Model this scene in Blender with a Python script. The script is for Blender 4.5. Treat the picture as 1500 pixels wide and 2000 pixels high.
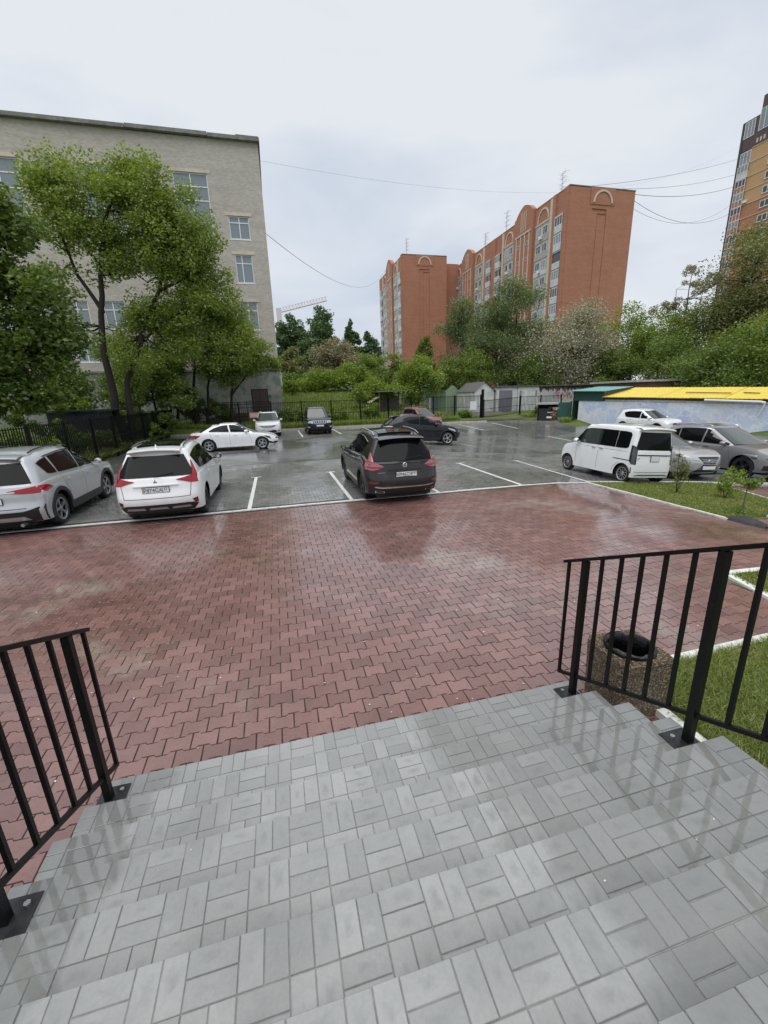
import bpy, math, random
import numpy as np
from mathutils import Vector, Matrix

random.seed(7); RNG = np.random.default_rng(7)
for o in list(bpy.data.objects): bpy.data.objects.remove(o)
SC = bpy.context.scene
COL = SC.collection
PI = math.pi
def R(d): return math.radians(d)

# ------------------------------------------------------------------ camera
PITCH, ROLL, YAW, CAM_H = 0.2744, -0.0332, 0.2410, 2.60
cy, sy, cp, sp = math.cos(YAW), math.sin(YAW), math.cos(PITCH), math.sin(PITCH)
_F = Vector((sy*cp, cy*cp, -sp)); _R0 = Vector((cy, -sy, 0)); _U0 = _R0.cross(_F)
_c, _s = math.cos(ROLL), math.sin(ROLL)
_R = _R0*_c + _U0*_s; _U = _U0*_c - _R0*_s
cam_d = bpy.data.cameras.new('camera'); cam = bpy.data.objects.new('camera', cam_d); COL.objects.link(cam)
cam_d.sensor_fit = 'VERTICAL'; cam_d.sensor_height = 24.0; cam_d.lens = 24.0*810/2000
cam_d.clip_start = 0.05; cam_d.clip_end = 6000
cam.matrix_world = Matrix(((_R.x, _U.x, -_F.x, 0), (_R.y, _U.y, -_F.y, 0), (_R.z, _U.z, -_F.z, CAM_H), (0, 0, 0, 1)))
SC.camera = cam

# ------------------------------------------------------------------ sky and sun
SUN_EL, SUN_AZ = 74.0, 215.0        # degrees; azimuth measured clockwise from +Y
w = bpy.data.worlds.new('World'); SC.world = w; w.use_nodes = True
nt = w.node_tree; nt.nodes.clear()
def wn(t, **k):
    n = nt.nodes.new(t)
    for a, b in k.items(): setattr(n, a, b)
    return n
out = wn('ShaderNodeOutputWorld'); bg = wn('ShaderNodeBackground')
sky = wn('ShaderNodeTexSky', sky_type='NISHITA', sun_disc=False)
sky.sun_elevation = R(SUN_EL); sky.sun_rotation = R(SUN_AZ); sky.air_density = 1.0; sky.dust_density = 3.0; sky.ozone_density = 1.0
tc = wn('ShaderNodeTexCoord'); mp = wn('ShaderNodeMapping'); mp.inputs['Scale'].default_value = (1.0, 1.0, 2.4); mp.inputs['Location'].default_value = (3.1, 0.7, 0.2)
nz = wn('ShaderNodeTexNoise'); nz.inputs['Scale'].default_value = 1.7; nz.inputs['Detail'].default_value = 7; nz.inputs['Roughness'].default_value = 0.52; nz.inputs['Distortion'].default_value = 0.4
cr = wn('ShaderNodeValToRGB')
cr.color_ramp.elements[0].position = 0.34; cr.color_ramp.elements[0].color = (3.85, 4.3, 5.0, 1)
cr.color_ramp.elements[1].position = 0.60; cr.color_ramp.elements[1].color = (5.35, 5.55, 5.8, 1)
mx = wn('ShaderNodeMix', data_type='RGBA'); mx.inputs[0].default_value = 0.90     # cloud cover over the clear sky
nt.links.new(tc.outputs['Generated'], mp.inputs[0]); nt.links.new(mp.outputs[0], nz.inputs['Vector'])
nt.links.new(nz.outputs['Fac'], cr.inputs[0])
nt.links.new(sky.outputs[0], mx.inputs[6]); nt.links.new(cr.outputs[0], mx.inputs[7])
nt.links.new(mx.outputs[2], bg.inputs[0]); bg.inputs[1].default_value = 0.10
nt.links.new(bg.outputs[0], out.inputs[0])
sun_d = bpy.data.lights.new('sun', 'SUN'); sun_d.energy = 1.5; sun_d.angle = R(75); sun_d.color = (1.0, 0.97, 0.92)
sun = bpy.data.objects.new('sun', sun_d); COL.objects.link(sun)
_az, _el = R(SUN_AZ), R(SUN_EL)
_sd = Vector((math.sin(_az)*math.cos(_el), math.cos(_az)*math.cos(_el), math.sin(_el)))
sun.rotation_euler = _sd.to_track_quat('Z', 'Y').to_euler()
SC.view_settings.view_transform = 'Standard'; SC.view_settings.look = 'None'
SC.view_settings.exposure = 0.65; SC.view_settings.gamma = 1.0; SC.view_settings.use_curve_mapping = False
SC.render.engine = 'CYCLES'
SC.cycles.max_bounces = 8; SC.cycles.diffuse_bounces = 3; SC.cycles.glossy_bounces = 3; SC.cycles.transmission_bounces = 4; SC.cycles.transparent_max_bounces = 6
SC.cycles.use_denoising = True

# ------------------------------------------------------------------ materials
MATS = {}
class NT:
    def __init__(s, name):
        s.m = bpy.data.materials.new(name); s.m.use_nodes = True
        s.t = s.m.node_tree; s.t.nodes.clear()
        s.out = s.n('ShaderNodeOutputMaterial')
    def n(s, t, **k):
        x = s.t.nodes.new(t)
        for a, b in k.items(): setattr(x, a, b)
        return x
    def l(s, a, b): s.t.links.new(a, b)
    def pos(s, scale=(1, 1, 1)):
        g = s.n('ShaderNodeNewGeometry'); m = s.n('ShaderNodeMapping'); m.inputs['Scale'].default_value = scale
        s.l(g.outputs['Position'], m.inputs[0]); return m.outputs[0]
    def noise(s, vec, scale, detail=4, rough=.55, dist=0):
        x = s.n('ShaderNodeTexNoise'); x.inputs['Scale'].default_value = scale; x.inputs['Detail'].default_value = detail
        x.inputs['Roughness'].default_value = rough; x.inputs['Distortion'].default_value = dist
        s.l(vec, x.inputs['Vector']); return x.outputs['Fac']
    def ramp(s, fac, stops):
        x = s.n('ShaderNodeValToRGB'); e = x.color_ramp.elements
        while len(e) < len(stops): e.new(0.5)
        for i, (p, c) in enumerate(stops):
            e[i].position = p; e[i].color = (*c, 1) if not isinstance(c, (int, float)) else (c, c, c, 1)
        s.l(fac, x.inputs[0]); return x.outputs[0]
    def mix(s, fac, a, b, mode='MIX'):
        x = s.n('ShaderNodeMix', data_type='RGBA', blend_type=mode)
        for i, v in ((0, fac), (6, a), (7, b)):
            if hasattr(v, 'is_linked'): s.l(v, x.inputs[i])
            elif isinstance(v, (int, float)) and i == 0: x.inputs[i].default_value = v
            else: x.inputs[i].default_value = (*v, 1) if not isinstance(v, (int, float)) else (v, v, v, 1)
        return x.outputs[2]
    def math(s, op, a, b=0.0):
        x = s.n('ShaderNodeMath', operation=op)
        for i, v in ((0, a), (1, b)):
            if hasattr(v, 'is_linked'): s.l(v, x.inputs[i])
            else: x.inputs[i].default_value = v
        return x.outputs[0]
    def rnd(s):
        g = s.n('ShaderNodeNewGeometry'); o = s.n('ShaderNodeObjectInfo')
        return s.math('FRACT', s.math('ADD', g.outputs['Random Per Island'], o.outputs['Random']))
    def bump(s, h, strength=.3, dist=.01):
        x = s.n('ShaderNodeBump'); x.inputs['Strength'].default_value = strength; x.inputs['Distance'].default_value = dist
        s.l(h, x.inputs['Height']); return x.outputs[0]
    def bsdf(s, col, rough=.5, metal=0, normal=None, coat=0, coatr=.03, spec=.5, trans=0):
        b = s.n('ShaderNodeBsdfPrincipled')
        for k, v in (('Base Color', col), ('Roughness', rough), ('Metallic', metal), ('Coat Weight', coat), ('Coat Roughness', coatr), ('Specular IOR Level', spec), ('Transmission Weight', trans)):
            if hasattr(v, 'is_linked'): s.l(v, b.inputs[k])
            elif k == 'Base Color': b.inputs[k].default_value = (*v, 1)
            else: b.inputs[k].default_value = v
        if normal is not None: s.l(normal, b.inputs['Normal'])
        s.l(b.outputs[0], s.out.inputs[0]); return b

def plain(name, col, rough=.5, metal=0, coat=0, var=0.0, scale=8, bump=0, spec=.5):
    if name in MATS: return MATS[name]
    t = NT(name); c = col; nm = None
    if var or bump:
        f = t.noise(t.pos(), scale, 5)
        if var: c = t.mix(t.ramp(f, [(.3, 0.), (.7, 1.)]), tuple(x*(1-var) for x in col), tuple(min(1, x*(1+var)) for x in col))
        if bump: nm = t.bump(f, bump, .01)
    t.bsdf(c, rough, metal, nm, coat, spec=spec); MATS[name] = t.m; return t.m

def paint(name, col, metal=0.0, rough=.3):
    if name in MATS: return MATS[name]
    t = NT(name)
    drops = t.noise(t.pos(), 260, 2, .5); dirt = t.noise(t.pos((1, 1, .35)), 3.5, 4)
    c = t.mix(t.ramp(dirt, [(.5, 0.), (.85, .16)]), col, (.16, .15, .13))
    t.bsdf(c, rough, metal, t.bump(t.ramp(drops, [(.62, 0.), (.68, 1.)]), .10, .002), 1.0 if col[0] > .1 else .75, .035, spec=.5 if col[0] > .1 else .1); MATS[name] = t.m; return t.m

def leafmat(name, c0, c1, transl=.35, dry=None):
    if name in MATS: return MATS[name]
    t = NT(name)
    f = t.math('ADD', t.math('MULTIPLY', t.rnd(), .6), t.math('MULTIPLY', t.noise(t.pos(), .55, 3), .55))
    c = t.ramp(f, [(.2, c0), (.85, c1)])
    if dry: c = t.mix(t.ramp(t.noise(t.pos(), 1.7, 5, .65), [(.52, 0.), (.68, .75)]), c, dry)
    d = t.n('ShaderNodeBsdfDiffuse'); tr = t.n('ShaderNodeBsdfTranslucent'); gl = t.n('ShaderNodeBsdfGlossy'); gl.inputs['Roughness'].default_value = .38
    gl.inputs['Color'].default_value = (.8, .85, .8, 1)
    t.l(c, d.inputs[0]); t.l(t.mix(1.0, c, (1.0, 1.0, .45), 'MULTIPLY'), tr.inputs[0])
    m1 = t.n('ShaderNodeMixShader'); m1.inputs[0].default_value = transl; t.l(d.outputs[0], m1.inputs[1]); t.l(tr.outputs[0], m1.inputs[2])
    m2 = t.n('ShaderNodeMixShader'); m2.inputs[0].default_value = .05; t.l(m1.outputs[0], m2.inputs[1]); t.l(gl.outputs[0], m2.inputs[2])
    t.l(m2.outputs[0], t.out.inputs[0]); MATS[name] = t.m; return t.m

# ------------------------------------------------------------------ mesh helpers
class MB:
    """collects geometry that becomes one mesh object"""
    def __init__(s): s.v = []; s.f = []
    def add(s, vs, fs):
        b = len(s.v); s.v += [tuple(x) for x in vs]; s.f += [tuple(i+b for i in f) for f in fs]; return s
    def box(s, a, b, rot=None, piv=None):
        x0, y0, z0 = a; x1, y1, z1 = b
        vs = [(x0, y0, z0), (x1, y0, z0), (x1, y1, z0), (x0, y1, z0), (x0, y0, z1), (x1, y0, z1), (x1, y1, z1), (x0, y1, z1)]
        if rot is not None:
            pv = Vector(piv or ((x0+x1)/2, (y0+y1)/2, (z0+z1)/2)); vs = [rot @ (Vector(v)-pv) + pv for v in vs]
        return s.add(vs, [(0, 3, 2, 1), (4, 5, 6, 7), (0, 1, 5, 4), (1, 2, 6, 5), (2, 3, 7, 6), (3, 0, 4, 7)])
    def cbox(s, a, b, c=.01):
        """box with chamfered top and vertical edges"""
        x0, y0, z0 = a; x1, y1, z1 = b
        def ring(i, z): return [(x0+i, y0+i, z), (x1-i, y0+i, z), (x1-i, y1-i, z), (x0+i, y1-i, z)]
        vs = ring(0, z0)+ring(0, z1-c)+ring(c, z1)
        fs = [(8, 9, 10, 11), (3, 2, 1, 0)]
        for k in (0, 4):
            for i in range(4): j = (i+1) % 4; fs.append((k+i, k+j, k+4+j, k+4+i))
        return s.add(vs, fs)
    def bar(s, p, q, w, h=None):
        """square bar from p to q"""
        p, q = Vector(p), Vector(q); h = h or w; d = (q-p).normalized()
        up = Vector((0, 0, 1)) if abs(d.z) < .95 else Vector((0, 1, 0))
        a = d.cross(up).normalized(); b = a.cross(d).normalized(); a *= w/2; b *= h/2
        vs = [p-a-b, p+a-b, p+a+b, p-a+b, q-a-b, q+a-b, q+a+b, q-a+b]
        return s.add(vs, [(0, 1, 2, 3), (7, 6, 5, 4), (0, 4, 5, 1), (1, 5, 6, 2), (2, 6, 7, 3), (3, 7, 4, 0)])
    def tube(s, pts, rad, n=6, caps=True):
        pts = [Vector(p) for p in pts]; m = len(pts)
        if isinstance(rad, (int, float)): rad = [rad]*m
        vs = []; fs = []; prev = None
        for i, p in enumerate(pts):
            d = (pts[min(i+1, m-1)]-pts[max(i-1, 0)]); d = d.normalized() if d.length > 1e-9 else Vector((0, 0, 1))
            if prev is None: a = d.orthogonal().normalized()
            else:
                a = prev - d*prev.dot(d); a = a.normalized() if a.length > 1e-6 else d.orthogonal().normalized()
            prev = a; b = d.cross(a)
            for k in range(n):
                t = 2*PI*k/n; vs.append(p + (a*math.cos(t)+b*math.sin(t))*rad[i])
        for i in range(m-1):
            for k in range(n):
                k2 = (k+1) % n; fs.append((i*n+k, i*n+k2, (i+1)*n+k2, (i+1)*n+k))
        if caps: fs.append(tuple(range(n-1, -1, -1))); fs.append(tuple((m-1)*n+k for k in range(n)))
        return s.add(vs, fs)
    def prism(s, poly, z0, z1, f=lambda x, y, z: (x, y, z)):
        n = len(poly); vs = [f(x, y, z0) for x, y in poly]+[f(x, y, z1) for x, y in poly]
        fs = [tuple(range(n-1, -1, -1)), tuple(range(n, 2*n))]+[(i, (i+1) % n, n+(i+1) % n, n+i) for i in range(n)]
        return s.add(vs, fs)
    def lathe(s, prof, n=24, f=lambda r, h, a: (r*math.cos(a), r*math.sin(a), h), closed=False):
        m = len(prof); vs = [f(r, h, 2*PI*k/n) for k in range(n) for r, h in prof]; fs = []
        for k in range(n):
            k2 = (k+1) % n
            for i in range(m if closed else m-1):
                j = (i+1) % m; fs.append((k*m+i, k2*m+i, k2*m+j, k*m+j))
        return s.add(vs, fs)
    def grid(s, P):
        """P: rows of points"""
        r, c = len(P), len(P[0]); vs = [p for row in P for p in row]
        return s.add(vs, [(i*c+j, i*c+j+1, (i+1)*c+j+1, (i+1)*c+j) for i in range(r-1) for j in range(c-1)])
    def mesh(s, name, mat, smooth=None):
        me = bpy.data.meshes.new(name); me.from_pydata([tuple(v) for v in s.v], [], s.f); me.update()
        if mat is not None: me.materials.append(mat)
        if smooth is not None:
            me.polygons.foreach_set('use_smooth', [True]*len(me.polygons)); me.set_sharp_from_angle(angle=R(smooth))
        return me
    def build(s, name, mat, parent=None, smooth=None, loc=None, rotz=None):
        return link(name, s.mesh(name, mat, smooth), parent, loc, rotz)
def link(name, me, parent=None, loc=None, rotz=None):
    o = bpy.data.objects.new(name, me); COL.objects.link(o)
    if parent is not None: o.parent = parent
    if loc is not None: o.location = loc
    if rotz is not None: o.rotation_euler = (0, 0, rotz)
    return o
def tag(o, label=None, cat=None, group=None, kind=None):
    for k, v in (('label', label), ('category', cat), ('group', group), ('kind', kind)):
        if v: o[k] = v
    return o
def thing(name, label, cat, loc=(0, 0, 0), rotz=0, group=None):
    o = bpy.data.objects.new(name, None); COL.objects.link(o); o.location = loc; o.rotation_euler = (0, 0, rotz)
    o.empty_display_size = .2
    return tag(o, label, cat, group)
def npmesh(name, V, F, mat):
    """fast mesh from numpy arrays; F is (n,k)"""
    me = bpy.data.meshes.new(name); V = np.asarray(V, np.float32); F = np.asarray(F, np.int32); n, k = F.shape
    me.vertices.add(len(V)); me.vertices.foreach_set('co', V.ravel())
    me.loops.add(n*k); me.loops.foreach_set('vertex_index', F.ravel())
    me.polygons.add(n); me.polygons.foreach_set('loop_start', np.arange(0, n*k, k, dtype=np.int32))
    me.update(calc_edges=True); me.validate(); me.shade_flat()
    if mat is not None: me.materials.append(mat)
    return me
def sstep(a, b, x):
    t = min(1, max(0, (x-a)/(b-a))); return t*t*(3-2*t)
def lerp_pts(pts, x):
    if x <= pts[0][0]: return pts[0][1]
    for (a, za), (b, zb) in zip(pts, pts[1:]):
        if x <= b: return za+(zb-za)*(x-a)/(b-a)
    return pts[-1][1]
def resample(pl, n):
    L = [0]
    for a, b in zip(pl, pl[1:]): L.append(L[-1]+math.hypot(a[0]-b[0], a[1]-b[1]))
    o = []
    for i in range(n):
        d = L[-1]*i/(n-1); k = 0
        while k < len(L)-2 and L[k+1] < d: k += 1
        t = 0 if L[k+1] == L[k] else (d-L[k])/(L[k+1]-L[k]); o.append((pl[k][0]+(pl[k+1][0]-pl[k][0])*t, pl[k][1]+(pl[k+1][1]-pl[k][1])*t))
    return o
# ------------------------------------------------------------------ the ground
def inview(x, y, z, m=1.03):
    v = Vector((x, y, z-CAM_H)); a = v.dot(_F)
    if a < .1: return False
    return abs(v.dot(_R)/a*810) < 750*m and abs(v.dot(_U)/a*810) < 1000*m
def gz(x, y):
    """the yard falls away gently to the right"""
    d = max(0.0, x-7.0); v = .10*d*d/(d+1.0); return -.70*math.tanh(v/.70)*(1-sstep(26, 37, y))
def wallx(y): return 25.48+(31.77-y)*.467
def terr(x, y):
    if -8.3 < x < wallx(y)+.2 and y < 36.15: return gz(x, y)-0.08
    z = 0.10
    if x <= -8.3: z = 0.08+1.0*sstep(-8.3, -14, x)*sstep(6, 24, y)
    if y >= 36.15:
        s = y-36.15
        zl = .15+.112*s if s < 30 else 3.51+1.6*(1-math.exp(-(s-30)/25))
        zr_ = .12+.006*s+3.2*sstep(20, 60, s)
        k = sstep(12, 19, x); zz = zl*(1-k)+zr_*k
        kl = sstep(-2.5, -8, x); zz = zz*(1-kl)+(.5+min(1.2, .08*s))*kl
        z = zz if x > -8.3 else max(z, zz*sstep(36.15, 40, y)+z*(1-sstep(36.15, 40, y)))
    if x > 20 and y < 36.15: z = .12
    return z
def ground_mat():
    t = NT('ground_soil_grass'); p = t.pos()
    f = t.noise(p, .35, 6, .6); f2 = t.noise(p, 6, 5, .65)
    c = t.mix(t.ramp(f, [(.42, 0.), (.6, 1.)]), t.mix(f2, (.075, .115, .028), (.15, .21, .05)), t.mix(f2, (.05, .075, .02), (.12, .105, .07)))
    t.bsdf(c, .85, normal=t.bump(f2, .8, .06), spec=.2); return t.m
xs = sorted(set([-3000, -1200, -500, -220, -130]+list(np.arange(-80, 170, 2.0))+[-8.3, -8.25, 240, 500, 1200, 3000]))
ys = sorted(set([-3000, -1000, -300, -100, -50, -20]+list(np.arange(-8, 130, 2.0))+[36.1, 36.2, 150, 200, 300, 500, 1000, 3000]))
MB().grid([[(x, y, terr(x, y)) for x in xs] for y in ys]).build('ground', ground_mat(), smooth=60)['kind'] = 'structure'

# ---- paving
def paver_mat(name, c_lo, c_hi, stain, wet_lo, wet_hi, stain_amt=.5, patch=.62):
    t = NT(name); p = t.pos(); r = t.rnd()
    c = t.ramp(r, [(0, c_lo), (.55, tuple((a+b)/2 for a, b in zip(c_lo, c_hi))), (1, c_hi)])
    big = t.noise(p, .55, 5, .6, .3); fine = t.noise(p, 38, 4, .6); mid = t.noise(p, 2.6, 4, .6)
    c = t.mix(t.ramp(big, [(patch, 0.), (patch+.16, stain_amt)]), c, stain)
    c = t.mix(t.math('MULTIPLY', t.ramp(fine, [(.35, 0.), (.75, 1.)]), .45), c, t.mix(1, c, (1.5, 1.45, 1.4), 'MULTIPLY'))
    c = t.mix(t.ramp(t.noise(p, .9, 5, .65), [(.35, .32), (.55, 0.)]), c, t.mix(1, c, (.62, .60, .56), 'MULTIPLY')); c = t.mix(t.ramp(mid, [(.3, .38), (.62, 0.)]), c, t.mix(1, c, (.5, .5, .52), 'MULTIPLY'))
    wet = t.noise(p, .34, 4, .55, .6)
    rough = t.math('ADD', t.ramp(wet, [(.38, wet_lo), (.66, wet_hi)]), t.math('MULTIPLY', fine, .16))
    t.bsdf(c, rough, normal=t.bump(fine, .22, .004), spec=.5, coat=t.ramp(wet, [(.45, .85), (.62, .15)]), coatr=t.ramp(wet, [(.42, .10), (.60, .24)])); return t.m
M_RED = paver_mat('red_concrete_wet', (.150, .075, .065), (.228, .122, .107), (.31, .285, .23), .10, .34, .8, .565)
M_GREY = paver_mat('grey_concrete_wet', (.155, .158, .152), (.24, .243, .235), (.20, .20, .18), .10, .30, .35, .62)
M_JOINT = plain('joint_sand', (.030, .019, .015), .7, var=.3, scale=30)
M_JOINTG = plain('joint_sand_grey', (.030, .031, .028), .45, var=.3, scale=30)
M_WHITE = None
def road_paint():
    t = NT('white_road_paint'); p = t.pos(); f = t.noise(p, 7, 7, .75); g = t.noise(p, 60, 3)
    c = t.mix(t.ramp(f, [(.50, 0.), (.70, 1.)]), (.70, .70, .67), (.26, .25, .23))
    t.bsdf(c, .45, normal=t.bump(g, .3, .004)); return t.m
M_WHITE = road_paint()
PV = [(-.0962, -.0808), (-.056, -.0808), (-.041, -.0614), (.041, -.0614), (.056, -.0808), (.0962, -.0808),
      (.0962, .0808), (.056, .0808), (.041, .0614), (-.041, .0614), (-.056, .0808), (-.0962, .0808)]
def paver_template(skirt=True):
    o = np.array(PV); i = o*np.array([.972, .968]); n = len(o)
    V = [np.c_[i, np.zeros(n)], np.c_[o, np.full(n, -.0035)]]
    if skirt: V.append(np.c_[o, np.full(n, -.016)])
    V = np.vstack(V)
    F = [(0, 1, 2, 9), (0, 9, 10, 11), (2, 3, 8, 9), (3, 4, 5, 8), (5, 6, 7, 8)]
    for k in range(2 if skirt else 1):
        for a in range(n): b = (a+1) % n; F.append((k*n+n+a, k*n+n+b, k*n+b, k*n+a))
    return V, np.array(F)
def in_poly(x, y, P):
    c = False
    for (x0, y0), (x1, y1) in zip(P, P[1:]+P[:1]):
        if (y0 > y) != (y1 > y) and x < (x1-x0)*(y-y0)/(y1-y0)+x0: c = not c
    return c
EDGE = [(-14, 10.36), (1.7, 10.36), (6.6, 10.29), (8.79, 10.31), (12.4, 10.26), (15, 9.6), (20, 8.3)]   # border of the car park
def edge_y(x): return lerp_pts(EDGE, x)
LAWN_A = [(8.83, 10.26), (12.4, 10.20), (13.3, 10.0), (13.04, 9.2), (12.48, 7.88), (11.5, 6.95), (10.2, 6.4), (9.0, 6.26), (8.93, 6.3)]
LAWN_B = [(5.96, 4.02), (9.5, 3.72), (9.5, 2.6), (5.5, 2.6)]
LAWN_C = [(2.86, 2.68), (3.5, 2.68), (5.2, 2.70), (9.5, 2.2), (9.5, -1), (2.86, -1)]
STEP_X0, STEP_X1, STEP_Y, TREAD, RISE, NSTEP = -1.34, 2.26, 2.625, .309, .140, 9
red = []; grey = []
for j in range(int(-1/.150), 160):
    y = j*.150
    for i in range(-60, 120):
        x = i*.2+(.1 if j % 2 else 0)
        if y < 10.4:
            if not (-8.2 < x < 16 and y < edge_y(x)-.17): continue
            if STEP_X0-.09 < x < STEP_X1+.09 and y < STEP_Y+.02: continue
            if in_poly(x, y, LAWN_A) or in_poly(x, y, LAWN_B) or in_poly(x, y, LAWN_C): continue
            if not inview(x, y, gz(x, y), 1.12): continue
            red.append((x, y))
        if y > edge_y(x)+.14 and y < 18 and -8.1 < x < 20 and inview(x, y, gz(x, y), 1.05): grey.append((x, y))
pav = MB().grid([[(x, y, gz(x, y)-.008) for x in np.r_[-9, np.arange(6.5, 20.1, .5)]] for y in np.r_[-2, np.arange(2, 8.1, 1.5)]]+[[(x, edge_y(x)-.05, gz(x, 10)-.008) for x in np.r_[-9, np.arange(6.5, 20.1, .5)]]]).build('red_pavement', M_JOINT); pav['kind'] = 'structure'
lot_far = NT('grey_paving_far')
def lot_mat(t):
    p = t.pos()
    br = t.n('ShaderNodeTexBrick'); br.inputs['Scale'].default_value = 1.0; br.inputs['Mortar Size'].default_value = .007; br.inputs['Brick Width'].default_value = .2; br.inputs['Row Height'].default_value = .15
    br.inputs['Color1'].default_value = (.17, .172, .166, 1); br.inputs['Color2'].default_value = (.235, .237, .23, 1); br.inputs['Mortar'].default_value = (.035, .035, .032, 1); br.inputs['Mortar Smooth'].default_value = .3
    t.l(p, br.inputs['Vector'])
    big = t.noise(p, .32, 5, .6, .5); mid = t.noise(p, 1.7, 5, .6)
    c = t.mix(t.ramp(mid, [(.35, .5), (.65, 0.)]), br.outputs['Color'], (.055, .058, .058))
    c = t.mix(t.ramp(big, [(.6, 0.), (.8, .4)]), c, (.15, .15, .135))
    wet = t.noise(p, .22, 5, .55, .8)
    rough = t.ramp(wet, [(.40, .14), (.60, .36)])
    t.bsdf(c, rough, normal=t.bump(br.outputs['Fac'], -.45, .008), coat=t.ramp(wet, [(.42, .6), (.62, .2)]), coatr=.14); return t.m
M_LOT = lot_mat(lot_far)
XL = np.r_[-8.28, np.arange(-6, 6.1, 2), np.arange(6.5, 18.1, .5), np.arange(19, 34, 1.0)]
lot = MB().grid([[(x, edge_y(x)+.03+(18.05-edge_y(x))*k/8, gz(x, edge_y(x)+.03+(18.05-edge_y(x))*k/8)-.008) for x in XL] for k in range(9)]).build('parking_paving', M_JOINTG); lot['kind'] = 'structure'
YL = np.r_[np.arange(18, 36, 1.5), 36.05]
MB().grid([[(x, y, gz(x, y)-.003) for x in XL if x < 27] for y in YL]).build('paving_sheet', M_LOT, lot)
MB().grid([[(x, edge_y(x)+.03+(18.02-edge_y(x))*k/8, gz(x, edge_y(x)+.03+(18.02-edge_y(x))*k/8)-.004) for x in XL if x >= 18] for k in range(9)]).build('paving_sheet', M_LOT, lot)
MB().grid([[(x, y, gz(x, y)-.0035) for x in np.arange(27, 34, 1.0)] for y in np.arange(10, 31, 1.5)]).build('paving_sheet', M_LOT, lot)
ln_ = MB(); ln_.add([(18.7, 35.9, .02), (23.4, 35.9, .02), (27.5, 50, .30), (23.5, 50, .30)], [(0, 1, 2, 3)]); ln_.build('lane', plain('lane_dirt', (.12, .115, .10), .7, var=.3, scale=2)) ['kind'] = 'structure'
def lay(lst, owner, name, mat, skirt, njoin, nmax=300):
    lst = sorted(lst, key=lambda q: q[0]**2+q[1]**2)
    vis = [q for q in lst if inview(q[0], q[1], gz(*q), .99)]
    first = set(vis[:nmax]); V, F = paver_template(skirt); n = len(V)
    me = npmesh(name, V, F, mat)
    for q in vis[:nmax]:
        ob = link(name, me, owner, (q[0], q[1], gz(*q)+random.uniform(-.0025, .0015)))
        ob.rotation_euler = (random.gauss(0, .005), random.gauss(0, .005)-(gz(q[0]+.1, q[1])-gz(q[0]-.1, q[1]))/.2, random.gauss(0, .012))
    rest = [q for q in lst if q not in first]
    P = np.array([(x, y, 0) for x, y in rest]); P[:, 2] = RNG.uniform(-.0025, .002, len(P))+np.array([gz(*q) for q in rest])
    tl = RNG.normal(0, .005, (len(P), 2)); tl[:, 0] += np.array([(gz(x+.1, y)-gz(x-.1, y))/.2 for x, y in rest]); VV = (V[None]+P[:, None]).copy()
    VV[:, :, 2] += V[None, :, 0]*tl[:, :1]+V[None, :, 1]*tl[:, 1:]
    FF = (F[None]+(np.arange(len(P))*n)[:, None, None]).reshape(-1, 4)
    link(njoin, npmesh(njoin, VV.reshape(-1, 3), FF, mat), owner)['kind'] = 'stuff'
lay(red, pav, 'red_paver', M_RED, True, 'red_pavers')
lay(grey, lot, 'grey_paver', M_GREY, False, 'grey_pavers')

# ---- painted kerbs and bay lines
def strip(name, pts, wd, z0, z1, mat, parent=None, label=None, closed=False):
    b = MB(); n = len(pts)
    for (p, q) in zip(pts, pts[1:]):
        d = Vector((q[0]-p[0], q[1]-p[1], 0)); ln = d.length; d.normalize(); nn = Vector((-d.y, d.x, 0))*wd/2
        k = max(1, int(ln/.9))
        for i in range(k):      # kerb stones about a metre long
            a = Vector((*p, 0))+d*(ln*i/k+.002); c = Vector((*p, 0))+d*(ln*(i+1)/k-.002); j = random.uniform(-.004, .004)
            vs = [a-nn, c-nn, c+nn, a+nn]
            b.add([(v.x, v.y, z0+gz(v.x, v.y)) for v in vs]+[(v.x, v.y, z1+j+gz(v.x, v.y)) for v in vs], [(4, 5, 6, 7), (0, 1, 5, 4), (1, 2, 6, 5), (2, 3, 7, 6), (3, 0, 4, 7)])
    return b.build(name, mat, parent)
KERB = []
for nm, pts, wd, z1 in (('kerb', EDGE[:4], .10, .006), ('kerb', [(8.79, 10.25), (8.90, 6.25)], .09, .035), ('kerb', EDGE[3:], .09, .05),
                        ('kerb', [(13.3, 10.0), (13.06, 9.2), (12.5, 7.84), (11.5, 6.9), (10.2, 6.35)], .09, .035), ('kerb', [(5.96, 4.06), (9.5, 3.76)], .11, .035), ('kerb', [(5.93, 4.0), (5.55, 2.6)], .11, .035),
                        ('kerb', [(2.86, 2.72), (3.5, 2.72), (5.2, 2.74), (9.5, 2.24)], .10, .04), ('kerb', [(2.82, 2.66), (2.82, -.5)], .09, .06)):
    o = strip(nm, pts, wd, -.05, z1, M_WHITE); o['kind'] = 'structure'
M_KERBC = plain('kerb_concrete', (.42, .41, .38), .7, var=.25, scale=5, bump=.3)
for pts in ([(-8.2, 36.1), (9.6, 36.1), (9.9, 35.6), (18.4, 34.9)],):
    o = strip('kerb', pts, .22, -.05, .14, M_KERBC); o['kind'] = 'structure'
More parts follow.
